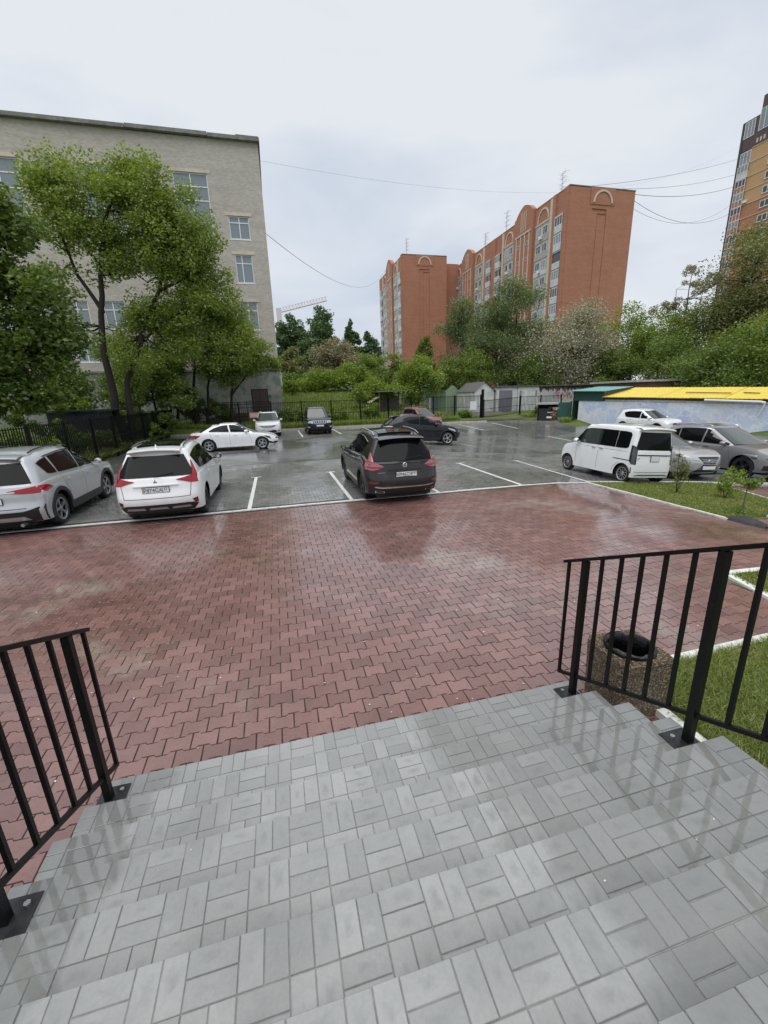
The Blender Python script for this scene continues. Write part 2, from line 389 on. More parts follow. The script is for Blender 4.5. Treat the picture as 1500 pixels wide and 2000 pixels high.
def bay(p, q, wd=.10, t=None):
    b = MB(); p, q = Vector((*p, 0)), Vector((*q, 0)); d = (q-p).normalized(); n = Vector((-d.y, d.x, 0))*wd/2
    pieces = [(p, q, n)]
    if t: pieces.append((q-Vector((t, 0, 0)), q+Vector((t, 0, 0)), Vector((0, wd*.45, 0))))
    for i, (a, c, nn) in enumerate(pieces):
        z = .0045+.003*i; N = 10; f = lambda v: (v.x, v.y, z+gz(v.x, v.y)); b.grid([[f(a.lerp(c, j/N)-nn) for j in range(N+1)], [f(a.lerp(c, j/N)+nn) for j in range(N+1)]])
    o = b.build('bay_line', M_WHITE); o['kind'] = 'structure'
for x0, x1, y1, t in ((-.86, -.87, 14.85, .17), (1.70, 1.69, 14.8, .17), (4.10, 4.13, 14.6, .14), (6.62, 6.60, 14.6, .14), (8.98, 9.36, 15.1, .14)):
    bay((x0, edge_y(x0)+.06), (x1, y1), .10, t)
for a, c in (((-3.02, 22.95), (-2.99, 20.5)), ((1.66, 35.6), (1.66, 29.6)), ((4.45, 35.4), (4.45, 30.2)), ((7.05, 35.2), (6.9, 29.4)), ((15.4, 34.3), (16.0, 30.7)), ((18.6, 34.3), (19.1, 30.8)), ((9.95, 21.8), (10.4, 20.8)), ((18.9, 26.5), (18.35, 23.3)), ((4.3, 21.0), (4.0, 20.0))):
    bay(a, c, .11)

# ---- lawns
M_TURF = plain('lawn_soil', (.085, .11, .03), .9, var=.5, scale=5, bump=.4)
def lawn(poly, n, hgt, seed, soil_z=.0):
    rg = np.random.default_rng(seed)
    xs_ = [q[0] for q in poly]; ys_ = [q[1] for q in poly]; P = []; b = MB(); st = .25
    for i in range(int((max(xs_)-min(xs_))/st)+1):
        for j in range(int((max(ys_)-min(ys_))/st)+1):
            x, y = min(xs_)+i*st, min(ys_)+j*st
            if all(in_poly(x+u*st, y+v*st, poly) for u in (.02, .98) for v in (.02, .98)) or in_poly(x+st/2, y+st/2, poly): b.add([(x+u*st, y+v*st, gz(x+u*st, y+v*st)+soil_z+.012*random.random()) for u, v in ((0, 0), (1, 0), (1, 1), (0, 1))], [(0, 1, 2, 3)])
    o = b.build('lawn', M_TURF); o['kind'] = 'structure'
    while len(P) < n:
        x = rg.uniform(min(xs_), max(xs_)); y = rg.uniform(min(ys_), max(ys_))
        if in_poly(x, y, poly) and inview(x, y, gz(x, y), 1.08):
            P.append((x, y))
    return np.array(P)
def blades(name, P, z, hgt, wd, mat, label, seed=1, lean=.6):
    rg = np.random.default_rng(seed); n = len(P); h = hgt*rg.uniform(.45, 1.15, n); a = rg.uniform(0, 2*PI, n); ln = rg.normal(0, lean, (n, 2))
    b = np.c_[P, z if np.ndim(z) else np.array([gz(*q) for q in P])]
    dx = np.c_[np.cos(a), np.sin(a), np.zeros(n)]*wd*rg.uniform(.6, 1.3, n)[:, None]
    m = b+np.c_[ln*h[:, None]*.35, h*.6]; tp = b+np.c_[ln*h[:, None], h]
    V = np.stack([b-dx, b+dx, m+dx*.7, m-dx*.7, tp], 1).reshape(-1, 3); i = np.arange(n)*5
    F = np.vstack([np.c_[i, i+1, i+2], np.c_[i, i+2, i+3], np.c_[i+3, i+2, i+4]])
    o = link(name, npmesh(name, V, F, mat)); tag(o, label, 'grass', kind='stuff'); return o
M_GRASS = leafmat('grass_blades', (.11, .16, .022), (.28, .33, .075), .35, (.36, .32, .14))
M_GRASSF = leafmat('field_grass', (.14, .20, .035), (.28, .36, .08), .35, (.32, .33, .12))
blades('grass', lawn(LAWN_C, 42000, .05, 3), 0, .085, .004, M_GRASS, 'bright short grass beside the steps behind the litter bin', 3)
blades('grass', lawn(LAWN_A, 40000, .05, 4), 0, .065, .007, M_GRASS, 'mown green lawn with young shrubs behind the white van', 4)
blades('grass', lawn(LAWN_B, 6000, .05, 5), 0, .06, .006, M_GRASS, 'small grass island with a white kerb corner behind the right railing', 5)

# ---- entrance steps
def step_mat():
    t = NT('grey_step_paver'); p = t.pos(); r = t.rnd()
    c = t.ramp(r, [(0, (.262, .268, .262)), (1, (.345, .351, .343))])
    fine = t.noise(p, 85, 5, .65); cl = t.noise(p, 3.2, 5, .6)
    tcn = t.n('ShaderNodeTexCoord'); sg_ = t.n('ShaderNodeSeparateXYZ'); t.l(tcn.outputs['Generated'], sg_.inputs[0])      # pavers dry from their rims inwards
    e_ = t.math('MAXIMUM', t.math('ABSOLUTE', t.math('SUBTRACT', sg_.outputs[0], .5)), t.math('ABSOLUTE', t.math('SUBTRACT', sg_.outputs[1], .5)))
    damp = t.math('MULTIPLY', t.ramp(t.math('ADD', t.math('ADD', e_, t.math('MULTIPLY', t.noise(p, 9, 6, .7), 1.0)), t.math('MULTIPLY', cl, .55)), [(.58, 1.), (1.02, 0.)]), .60)
    c = t.mix(damp, c, (.165, .170, .168)); c = t.mix(t.ramp(t.noise(p, 1.5, 5, .6), [(.48, 0.), (.66, .45)]), c, (.185, .19, .185)); c = t.mix(t.math('MULTIPLY', t.ramp(fine, [(.4, 0.), (.75, 1.)]), .30), c, t.mix(1, c, (.62, .62, .63), 'MULTIPLY'))
    c = t.mix(t.ramp(t.noise(p, 9, 4, .6), [(.62, 0.), (.80, .35)]), c, (.46, .475, .465))
    # rain water standing towards the two ends of the flight
    g = t.n('ShaderNodeNewGeometry'); sx = t.n('ShaderNodeSeparateXYZ'); t.l(g.outputs['Position'], sx.inputs[0])
    nzv = t.noise(p, 2.8, 4, .5, 1.2)
    right = t.math('MULTIPLY', t.math('SUBTRACT', sx.outputs[0], .55), 1.5); left = t.math('MULTIPLY', t.math('SUBTRACT', -.75, sx.outputs[0]), 2.2)
    wet = t.math('ADD', t.math('MINIMUM', t.math('MAXIMUM', right, left), .9), t.math('SUBTRACT', nzv, .62))
    wetc = t.ramp(wet, [(.22, 0.), (.42, 1.)])
    c = t.mix(t.math('MULTIPLY', wetc, .40), c, (.10, .10, .085))
    rough = t.math('ADD', t.ramp(wet, [(.14, .46), (.34, .03)]), t.math('MULTIPLY', t.math('SUBTRACT', fine, .5), .10))
    b = t.bsdf(c, rough, normal=t.bump(t.mix(wetc, t.math('MULTIPLY', fine, .5), t.math('MULTIPLY', t.noise(p, 7, 3, .6, .5), 3.0)), .12, .004), spec=.5, coat=wetc, coatr=.02); return t.m
M_STEP = step_mat()
steps = thing('entrance_steps', 'wide flight of grey paved entrance steps in the foreground', 'steps')
M_MORT = plain('step_mortar', (.22, .225, .22), .6, var=.25, scale=25, bump=.3)
core = MB()
for k in range(1, NSTEP+1):
    y1 = STEP_Y-TREAD*(k-1)-.005; y0 = y1-TREAD if k < NSTEP else -1.2
    core.box((STEP_X0+.004, y0, RISE*(k-1)-.06), (STEP_X1-.004, y1, RISE*k-.0045))
core.build('core', M_MORT, steps)
g = .0035
tm = {}
def tile(w_, d_):
    k = (w_, d_)
    if k not in tm:
        b = MB(); b.cbox((g/2, g/2, -.055), (w_-g/2, d_-g/2, 0), .0018); tm[k] = b.mesh('paver', M_STEP)
    return tm[k]
cand = []
for k in range(1, NSTEP+1):
    yf = STEP_Y-TREAD*(k-1); z = RISE*k; y = yf-.001; first = True
    bw = .160; xs0 = .03-bw*9+random.uniform(-.006, .006); nb = 2 if k < NSTEP else 4
    for rowi in range(nb):
        d_ = TREAD/2; b0 = rowi*d_; i = 0; xx = xs0
        while xx < STEP_X1-.01:
            up = (i+rowi+1) % 2 == 0
            if random.random() < .05: up = not up           # the layer was not always careful
            cells = [(xx, bw/2, 0, d_), (xx+bw/2, bw/2, 0, d_)] if up else [(xx, bw, 0, d_/2), (xx, bw, d_/2, d_/2)]
            for cx, cw, cyo, cd in cells:
                a = max(cx, STEP_X0); e = min(cx+cw, STEP_X1)
                if e-a > .02: cand.append((round(a, 4), round(yf-b0-cyo-cd, 4), z, round(e-a, 3), round(cd, 4)))
            xx += bw; i += 1
cand.sort(key=lambda c: (c[0]+c[3]/2)**2+(c[1])**2+(CAM_H-c[2])**2)
vis = [c for c in cand if inview(c[0]+c[3]/2, c[1]+c[4]/2, c[2], 1.05)]
for c in vis[:300]:
    ob = link('paver', tile(c[3], c[4]), steps, (c[0], c[1], c[2]+random.uniform(-.002, .0015))); ob.rotation_euler = (random.gauss(0, .004), random.gauss(0, .004), 0)
rest = MB()
for c in cand:
    if c in vis[:300]: continue
    rest.cbox((c[0]+g/2, c[1]+g/2, c[2]-.055), (c[0]+c[3]-g/2, c[1]+c[4]-g/2, c[2]+random.uniform(-.002, .001)), .0018)
rest.build('pavers', M_STEP, steps)['kind'] = 'stuff'
# rough cement smeared along the foot of the flight
cem = MB()
for xa, xb in ((STEP_X0-.10, -.62), (1.78, 2.32)):
    n = 22; top = []; bot = []
    for i in range(n):
        x = xa+(xb-xa)*i/(n-1); top.append((x, STEP_Y+.012+.055*random.random()*math.sin(PI*i/(n-1))+.01, .004)); bot.append((x, STEP_Y-.01, .03+.02*random.random()))
    cem.grid([bot, top])
cem.build('cement_smear', plain('white_cement', (.55, .54, .51), .8, var=.3, scale=20, bump=.6), steps)

# ---- railings
def iron():
    t = NT('black_iron_paint'); p = t.pos(); f = t.noise(p, 22, 6, .7); d = t.noise(p, 130, 3)
    c = t.mix(t.ramp(f, [(.60, 0.), (.72, .8)]), (.004, .004, .0045), (.030, .016, .010))
    t.bsdf(c, t.ramp(d, [(.35, .28), (.65, .55)]), normal=t.bump(d, .45, .003), spec=.25); return t.m
M_IRON = iron()
M_PLATE = plain('worn_steel_plate', (.035, .036, .038), .35, .4, var=.5, scale=14)
M_BOLT = plain('bolt_zinc', (.45, .45, .44), .4, .8)
def railing(name, label, x, posts, bars, yend):
    t = thing(name, label, 'railing', (x, 2.4, 0)); X0, Y0 = x, 2.4
    sl = RISE/TREAD
    top = lambda y: 1.335+(2.48-y)*sl; bot = lambda y: .315+(2.48-y)*sl
    P = lambda y, z: (0, y-Y0, z)
    MB().bar(P(2.70, top(2.70)+.012), P(yend, top(yend)+.012), .044, .024).build('top_rail', M_IRON, t)
    MB().bar(P(2.665, bot(2.665)), P(yend, bot(yend)), .024, .024).build('bottom_rail', M_IRON, t)
    for y, k in posts:
        b = MB(); b.box((-.022, y-Y0-.022, RISE*k+.002), (.022, y-Y0+.022, top(y))); b.build('post', M_IRON, t)
        pl = MB(); s_ = 1 if x < 0 else -1
        pl.cbox((-.07, y-Y0-.09, RISE*k), (.10 if x < 0 else .05, y-Y0+.09, RISE*k+.008), .002) if x < 0 else pl.cbox((-.115, y-Y0-.09, RISE*k), (.06, y-Y0+.09, RISE*k+.008), .002)
        po = pl.build('base_plate', M_PLATE, t)
        bb = MB(); bb.tube([(s_*.06, y-Y0+.045, RISE*k+.008), (s_*.06, y-Y0+.045, RISE*k+.02)], .014, 6); bb.build('bolt', M_BOLT, po)
    for y in bars:
        b = MB(); b.bar(P(y, bot(y)-.004), P(y, top(y)), .021, .021); b.build('baluster', M_IRON, t)
    return t
bars = [2.655, 2.315, 2.148, 1.99, 1.83, 1.662, 1.33, 1.165]
railing('stair_railing', 'black iron stair railing in front of the litter bin', 2.18, [(2.475, 1), (1.512, 4), (.585, 7)], bars+[1.0, .84, .68], .35)
railing('stair_railing', 'black iron stair railing cut by the left edge of the picture', -1.282, [(2.475, 1), (1.55, 4), (.62, 7)], bars+[1.0, .84], .5)

# ---- litter bin
def pebble_mat():
    t = NT('exposed_pebbles'); p = t.pos()
    v = t.n('ShaderNodeTexVoronoi'); v.inputs['Scale'].default_value = 115; t.l(p, v.inputs['Vector'])
    hs = t.n('ShaderNodeSeparateColor'); t.l(v.outputs['Color'], hs.inputs[0])
    c = t.ramp(hs.outputs[0], [(0, (.035, .020, .011)), (.5, (.13, .085, .045)), (.85, (.30, .23, .14)), (1, (.62, .56, .44))])
    t.bsdf(c, .28, normal=t.bump(t.math('SUBTRACT', 1., v.outputs['Distance']), 1.0, .02)); return t.m
bin_ = thing('litter_bin', 'square pebble-faced concrete litter bin lined with a black bag', 'litter bin', (2.665, 2.44, 0), R(-4))
prof = []
b = MB(); n = 32
def sq(r, a, h):  # blends a square outline with a round one
    return (r*math.cos(a), r*math.sin(a), h)
def sqr(hw, k):
    a = 2*PI*(k+.5)/n; c, s_ = math.cos(a), math.sin(a); m = max(abs(c), abs(s_)); return (hw*c/m, hw*s_/m)
rings = [[(*sqr(.225, k), -.01) for k in range(n)], [(*sqr(.24, k), .50) for k in range(n)], [(*sqr(.23, k), .515) for k in range(n)],
         [(.165*math.cos(2*PI*(k+.5)/n), .165*math.sin(2*PI*(k+.5)/n), .51) for k in range(n)], [(.155*math.cos(2*PI*(k+.5)/n), .155*math.sin(2*PI*(k+.5)/n), .1) for k in range(n)]]
b.grid([r_+[r_[0]] for r_ in rings]); b.build('shell', pebble_mat(), bin_, smooth=30)
b = MB(); rings = []
for r0, h in ((.185, .50), (.195, .522), (.190, .545), (.175, .552), (.158, .53), (.145, .42), (.12, .25), (.0, .2)):
    rings.append([((r0+random.uniform(-.007, .007)*(r0 > .05))*math.cos(2*PI*k/n), (r0+random.uniform(-.007, .007)*(r0 > .05))*math.sin(2*PI*k/n), h+random.uniform(-.010, .010)) for k in range(n)])
b.grid([r_+[r_[0]] for r_ in rings]); b.build('bag', plain('black_plastic_bag', (.003, .003, .0035), .14, bump=.6, scale=40), bin_, smooth=50)

# ---- dark rubber ramp at the tip of the lawn
b = MB(); n = 10
rows = []
for i in range(n+1):
    u = i/n; rows.append([(-.16, u*.75, 0), (-.12, u*.75, .05+.03*math.sin(PI*u)), (0, u*.75, .05+.09*math.sin(PI*u)), (.13, u*.75, .03+.03*math.sin(PI*u)), (.17, u*.75, 0)])
o = b.grid(rows).build('kerb_ramp', plain('black_rubber', (.016, .016, .017), .5, bump=.3, scale=30), smooth=40, loc=(9.1, 5.62, gz(9.1, 6)), rotz=R(8))
tag(o, 'low black rubber kerb ramp at the tip of the lawn', 'ramp')

# ---- fallen petals and crumbs
b = MB()
for i in range(150):
    if i < 135: x, y = random.uniform(-3.5, 5.5), 2.75+random.random()**1.6*6; z = gz(x, y)+.003
    else: x = random.uniform(-1.1, 2.1); k = random.randint(1, 7); y = STEP_Y-TREAD*(k-1)-random.uniform(.03, .2); z = RISE*k+.002
    r_ = random.uniform(.004, .010) if i < 135 else random.uniform(.002, .005); a0 = random.uniform(0, 6); b.add([(x+r_*math.cos(a0+a)*random.uniform(.6, 1.1), y+r_*math.sin(a0+a)*random.uniform(.6, 1.1), z+.003*(a > 2)) for a in (0, 1.2, 2.5, 3.8, 5.1)], [(0, 1, 2, 3, 4)])
tag(b.build('fallen_petals', plain('petal_white', (.7, .68, .62), .7)), 'tiny white petals and crumbs scattered over paving and steps', 'petals', kind='stuff')
# ------------------------------------------------------------------ cars
M_TYRE = plain('tyre_rubber', (.016, .016, .017), .55, bump=.3, scale=60)
M_PLASTIC = plain('black_plastic_trim', (.018, .018, .019), .42)
M_UNDER = plain('underbody_black', (.008, .008, .008), .8)
M_GLASS = plain('tinted_glass', (.005, .006, .007), .04, spec=.16, coat=.0)
M_SHIELD = plain('windscreen_glass', (.05, .062, .06), .03, spec=.9)
M_CHROME = plain('chrome', (.75, .76, .78), .12, 1.0)
M_RIM = plain('alloy_silver', (.42, .43, .45), .32, .85)
M_RIMD = plain('alloy_dark', (.05, .05, .055), .3, .6)
M_LAMP_R = plain('tail_lamp_red', (.30, .006, .012), .12, coat=.25)
M_LAMP_DR = plain('reflector_red', (.10, .006, .010), .15, coat=1.0)
M_LAMP_C = plain('lamp_clear', (.55, .57, .60), .08, .35, coat=1.0)
M_LAMP_P = plain('lamp_pink_clear', (.36, .13, .15), .10, .3, coat=.4)
M_LAMP_D = plain('lamp_dark', (.045, .05, .055), .06, .3, coat=1.0)
M_PLATEW = plain('plate_white', (.70, .71, .72), .4)
M_INK = plain('plate_black', (.012, .012, .012), .5)
M_GAP = plain('panel_gap', (.012, .012, .013), .6)
def text_child(name, txt, size, mat, parent, mw, align='CENTER', ext=.0015, sx=1.0):
    cu = bpy.data.curves.new(name, 'FONT'); cu.body = txt; cu.size = size; cu.align_x = align; cu.align_y = 'CENTER'; cu.extrude = ext; cu.resolution_u = 3; cu.space_character = 1.05
    o = bpy.data.objects.new(name, cu); COL.objects.link(o); bpy.context.view_layer.update()
    me = bpy.data.meshes.new_from_object(o.evaluated_get(bpy.context.evaluated_depsgraph_get())); bpy.data.objects.remove(o); bpy.data.curves.remove(cu)
    me.materials.clear(); me.materials.append(mat); me.transform(Matrix.Diagonal((sx, 1, 1, 1))); me.transform(mw); return link(name, me, parent)

class Car:
    def __init__(s, name, label, sp, loc, heading, col):
        s.sp = sp; s.t = thing(name, label, sp.get('cat', 'car'), (*loc, gz(*loc)), heading)
        nv = Vector((-(gz(loc[0]+.8, loc[1])-gz(loc[0]-.8, loc[1]))/1.6, -(gz(loc[0], loc[1]+1.2)-gz(loc[0], loc[1]-1.2))/2.4, 1)).normalized()
        s.t.rotation_euler = (Vector((0, 0, 1)).rotation_difference(nv) @ Matrix.Rotation(heading, 3, 'Z').to_quaternion()).to_euler()
        s.L, s.W = sp['L'], sp['W']; s.b = s.W/2; s.n = sp.get('n', 3.0); s.clR, s.clF = sp.get('clR', .55), sp.get('clF', .75)
        s.col = col; s.sill = sp.get('sill', .24)
        s.xw = [sp['ro'], s.L-sp['fo']]; s.r = sp['r']; s.Ra = s.r+sp.get('arch', .055)
        s.top_in = sp.get('top_in', .06)
    # --- surfaces; x runs from 0 (rear bumper) to L (front bumper)
    def zb(s, x): return lerp_pts(s.sp['belt'], x)
    def zr(s, x): return lerp_pts(s.sp['roof'], x)
    def hw(s, x):
        n = s.n
        if x < s.clR: u = min(1, (s.clR-x)/s.clR); return s.b*max(0, 1-u**n)**(1/n)
        if x > s.L-s.clF: u = min(1, (x-s.L+s.clF)/s.clF); return s.b*max(0, 1-u**n)**(1/n)
        return s.b
    def sf(s, x, z):
        zb = s.zb(x); q = min(1.02, max(0, (z-s.sill)/(zb-s.sill)))
        return 1-.035*max(0, 1-q)**2.2-s.top_in*q**7
    def push(s, x, z):
        d = 0
        k = max(0, 1-x/1.1); d += lerp_pts(s.sp['endR'], z)*k**1.4
        k = max(0, 1-(s.L-x)/1.2); d -= lerp_pts(s.sp['endF'], z)*k**1.4
        return x+d
    def side(s, x, z, off=0, sg=1): return (s.push(x, z), sg*(s.hw(x)*s.sf(x, z)+off), z)
    def endx(s, y, cl):
        q = min(1, abs(y)/s.b); return cl*(1-max(0, 1-q**s.n)**(1/s.n))
    def rear(s, y, z, off=0):
        y0 = y/s.sf(0, z); x = s.endx(y0, s.clR); k = 1 if abs(y) < s.b*.9 else .35
        return (s.push(x, z)-off*k, y+(off*(1-k)*(1 if y > 0 else -1)), z)
    def front(s, y, z, off=0):
        y0 = y/s.sf(s.L, z); x = s.L-s.endx(y0, s.clF); k = 1 if abs(y) < s.b*.85 else .4
        return (s.push(x, z)+off*k, y+(off*(1-k)*(1 if y > 0 else -1)), z)
    # greenhouse
    def gx(s, t):
        g = s.sp['gh']; return g['xr0']+(g['xr1']-g['xr0'])*t, g['xf0']+(g['xf1']-g['xf0'])*t
    def gb(s, t):
        g = s.sp['gh']; return g['w0']+(g['w1']-g['w0'])*max(0, t)**1.25
    def ghw(s, x, t):
        xr, xf = s.gx(t); n = 3.2; g = s.sp['gh']; clr, clf = g.get('clr', .28), g.get('clf', .42); b = s.gb(t)
        if x < xr+clr: u = min(1, (xr+clr-x)/clr); return b*max(0, 1-u**n)**(1/n)
        if x > xf-clf: u = min(1, (x-xf+clf)/clf); return b*max(0, 1-u**n)**(1/n)
        return b
    def gside(s, x, z, off=0, sg=1):
        t = (z-s.zb(x))/(s.zr(x)-s.zb(x)); return (x, sg*(s.ghw(x, min(1, max(0, t)))+off), z)
    def gend(s, yf, t, front, off=0):
        n = 3.2; g = s.sp['gh']; xr, xf = s.gx(t); b = s.gb(t); y = yf*b; q = 1-max(0, 1-min(1, abs(yf))**n)**(1/n)
        x = xf-g.get('clf', .42)*q if front else xr+g.get('clr', .28)*q
        xb = g['xf0'] if front else g['xr0']; x1 = g['xf1'] if front else g['xr1']
        z = s.zb(xb)+(s.zr(x1)-s.zb(xb))*t
        return (x+(off*.75 if front else -off*.85), y, z+off*.6)
    def w2(s, p): return (p[0]-s.L/2, p[1], p[2])
    def body(s):
        sp = s.sp; m = s.col; b = MB(); n = s.n
        A = [i/13*PI/2 for i in range(14)]
        cols = [(s.clR*(1-math.cos(a)**(2/n)), s.b*math.sin(a)**(2/n)) for a in A]
        X = list(np.arange(s.clR+.08, s.L-s.clF-.04, .12))
        for xw in s.xw: X += [xw+s.Ra*math.cos(R(d)) for d in range(0, 181, 12)]+[xw-s.Ra-.004, xw+s.Ra+.004]
        X = [x for x in X if s.clR+.01 < x < s.L-s.clF-.01]
        # arches may reach into the rounded corners
        extra = [xw+s.Ra*math.cos(R(d)) for xw in s.xw for d in range(0, 181, 12)]+[xw+k*(s.Ra+.004) for xw in s.xw for k in (-1, 1)]
        cols += [(x, s.hw(x)) for x in X]+[(x, s.hw(x)) for x in extra if not (s.clR+.01 < x < s.L-s.clF-.01)]
        cols += [(s.L-s.clF*(1-math.cos(a)**(2/n)), s.b*math.sin(a)**(2/n)) for a in A[::-1]]
        cols = sorted(set((round(x, 5), round(y, 5)) for x, y in cols), key=lambda c: (c[0], c[1] if c[0] < s.L/2 else -c[1]))
        s.cols = cols; nl = 12
        def low(x, y):
            if y > s.b*.8:
                for xw in s.xw:
                    if abs(x-xw) < s.Ra+.001: return s.r+math.sqrt(max(0, s.Ra**2-(x-xw)**2))
            return s.sill
        s.low = low
        def col_pts(c, sg):
            x, y = c; z0, z1 = low(x, y), s.zb(x); r = []
            for i in range(nl):
                t = i/(nl-1); z = z0+(z1-z0)*(1-(1-t)**1.25); r.append(s.w2((s.push(x, z), sg*y*s.sf(x, z), z)))
            return r
        Lc = [col_pts(c, 1) for c in cols]; Rc = [col_pts(c, -1) for c in cols]
        b.grid(Lc); b.grid(Rc[::-1])
        m_ = 10; rows = []
        for i in range(len(cols)):
            a, c = Lc[i][-1], Rc[i][-1]; rows.append([])
            cx = cols[i][0]; crown = sp.get('crown', .035)*min(1, (cx/.5), (s.L-cx)/.5)
            for k in range(m_+1):
                u = k/m_; f = 1-(2*u-1)**2; rows[-1].append((a[0], a[1]+(c[1]-a[1])*u, a[2]+crown*(f**.6)))
        b.grid(rows)
        o = b.build('body', m, s.t, smooth=38)
        u = MB(); u.box(s.w2((.22, -s.b+.26, .19)), s.w2((s.L-.25, s.b-.26, .62))); u.box(s.w2((s.xw[0]+s.Ra+.02, -s.b+.07, .2)), s.w2((s.xw[1]-s.Ra-.02, s.b-.07, .5)))
        u.build('underbody', M_UNDER, s.t)
        # cabin
        b = MB(); NA = 11; A = [i/(NA-1)*PI/2 for i in range(NA)]; n = 3.2; g = sp['gh']; clr, clf = g.get('clr', .28), g.get('clf', .42); NS = 16; lv = [0, .2, .4, .6, .78, .9, .97, 1.0]
        def gcol(kind, v, sg):
            pts = []
            for t in lv:
                xr, xf = s.gx(t); bb = s.gb(t)-(.035*((t-.9)/.1)**2 if t > .9 else 0)
                if kind == 'r': x, y = xr+clr*(1-math.cos(v)**(2/n)), bb*math.sin(v)**(2/n); zb, zr = s.zb(g['xr0']), s.zr(g['xr1'])
                elif kind == 'f': x, y = xf-clf*(1-math.cos(v)**(2/n)), bb*math.sin(v)**(2/n); zb, zr = s.zb(g['xf0']), s.zr(g['xf1'])
                else:
                    x = xr+clr+(xf-clf-xr-clr)*v; y = bb
                    x0, x1 = g['xr0']+clr+(g['xf0']-clf-g['xr0']-clr)*v, g['xr1']+clr+(g['xf1']-clf-g['xr1']-clr)*v; zb, zr = s.zb(x0), s.zr(x1)
                    kr = sstep(.18, 0, v); kf = sstep(.82, 1, v)
                    zb = zb*(1-kr-kf)+s.zb(g['xr0'])*kr+s.zb(g['xf0'])*kf; zr = zr*(1-kr-kf)+s.zr(g['xr1'])*kr+s.zr(g['xf1'])*kf
                z = zb-.03+(zr-zb+.03)*t if t < .9 else zb+(zr-zb)*t
                pts.append(s.w2((x, sg*y, z)))
            return pts
        specs = [('r', a) for a in A]+[('s', i/NS) for i in range(1, NS)]+[('f', a) for a in A[::-1]]
        Lc = [gcol(k, v, 1) for k, v in specs]; Rc = [gcol(k, v, -1) for k, v in specs]
        b.grid(Lc); b.grid(Rc[::-1]); rows = []
        for i in range(len(specs)):
            a, c = Lc[i][-1], Rc[i][-1]; w_ = abs(a[1])/(s.gb(1)); rows.append([])
            for k in range(11):
                u_ = k/10; f = 1-(2*u_-1)**2; rows[-1].append((a[0], a[1]+(c[1]-a[1])*u_, a[2]+sp.get('rcrown', .045)*(f**.75)*w_))
        b.grid(rows); b.build('cabin', sp.get('cabin_mat', m), s.t, smooth=40)
    def patch(s, name, fn, top, bot, mat, off=.006, nx=10, nz=5, parent=None, depth=.02):
        T, B = resample(top, nx), resample(bot, nx); b = MB(); fr = []; bk = []
        for i in range(nz):
            v = i/(nz-1); row = [(B[k][0]+(T[k][0]-B[k][0])*v, B[k][1]+(T[k][1]-B[k][1])*v) for k in range(nx)]
            fr.append([s.w2(fn(p[0], p[1], off)) for p in row]); bk.append([s.w2(fn(p[0], p[1], -depth)) for p in row])
        b.grid(fr); ring = lambda G: G[0]+[r[-1] for r in G[1:]]+G[-1][-2::-1]+[r[0] for r in G[-2:0:-1]]
        f, k = ring(fr), ring(bk); b.grid([k+[k[0]], f+[f[0]]])
        return b.build(name, mat, parent or s.t, smooth=35)
    def both(s, name, fn, top, bot, mat, off=.006, nx=8, nz=4, parent=None):
        s.patch(name, fn, top, bot, mat, off, nx, nz, parent)
        return s.patch(name, fn, [(-y, z) for y, z in top], [(-y, z) for y, z in bot], mat, off, nx, nz, parent)
    def sides(s, name, fn, top, bot, mat, off=.006, nx=10, nz=5, only=None):
        for sg in ((1, -1) if only is None else (only,)):
            s.patch(name, lambda x, z, o, sg=sg: fn(x, z, o, sg), top, bot, mat, off, nx, nz)
    def seam(s, pts, wd=.009, only=None):
        for sg in ((1, -1) if only is None else (only,)):
            b = MB(); rows = [[], []]
            P = resample(pts, 14)
            for i, (x, z) in enumerate(P):
                a, c = P[max(0, i-1)], P[min(len(P)-1, i+1)]; d = math.hypot(c[0]-a[0], c[1]-a[1]) or 1; nx_, nz_ = -(c[1]-a[1])/d*wd/2, (c[0]-a[0])/d*wd/2
                for k, q in ((0, 1), (1, -1)): rows[k].append(s.w2(s.side(x+nx_*q, z+nz_*q, .0018, sg)))
            b.grid(rows); b.build('panel_gap', M_GAP, s.t)
    def wheels(s, mat, nsp=5, style='twin', tw=.22):
        r = s.r; rr = r-s.sp.get('wall', .105)
        prof = [(rr-.012, -.03), (rr, -.008), (r-.055, 0), (r-.02, -.012), (r-.006, -.035), (r, -.07), (r, -tw+.07), (r-.006, -tw+.035), (r-.03, -tw), (rr, -tw)]
        ty = MB().lathe(prof, 32).mesh('tyre', M_TYRE, 40)
        hb = MB().lathe([(0, -.10), (rr*.55, -.10), (rr*.55, -.085), (rr*.62, -.13), (rr-.01, -.13), (rr-.01, -.03)], 24).mesh('wheel', M_UNDER, 40)
        rb = MB(); rb.lathe([(rr-.002, -.02), (rr+.004, -.006), (rr-.010, -.002), (rr-.024, -.012), (rr-.028, -.05)], 32)
        rb.lathe([(0, -.012), (.045, -.012), (.062, -.022), (.066, -.05)], 14)
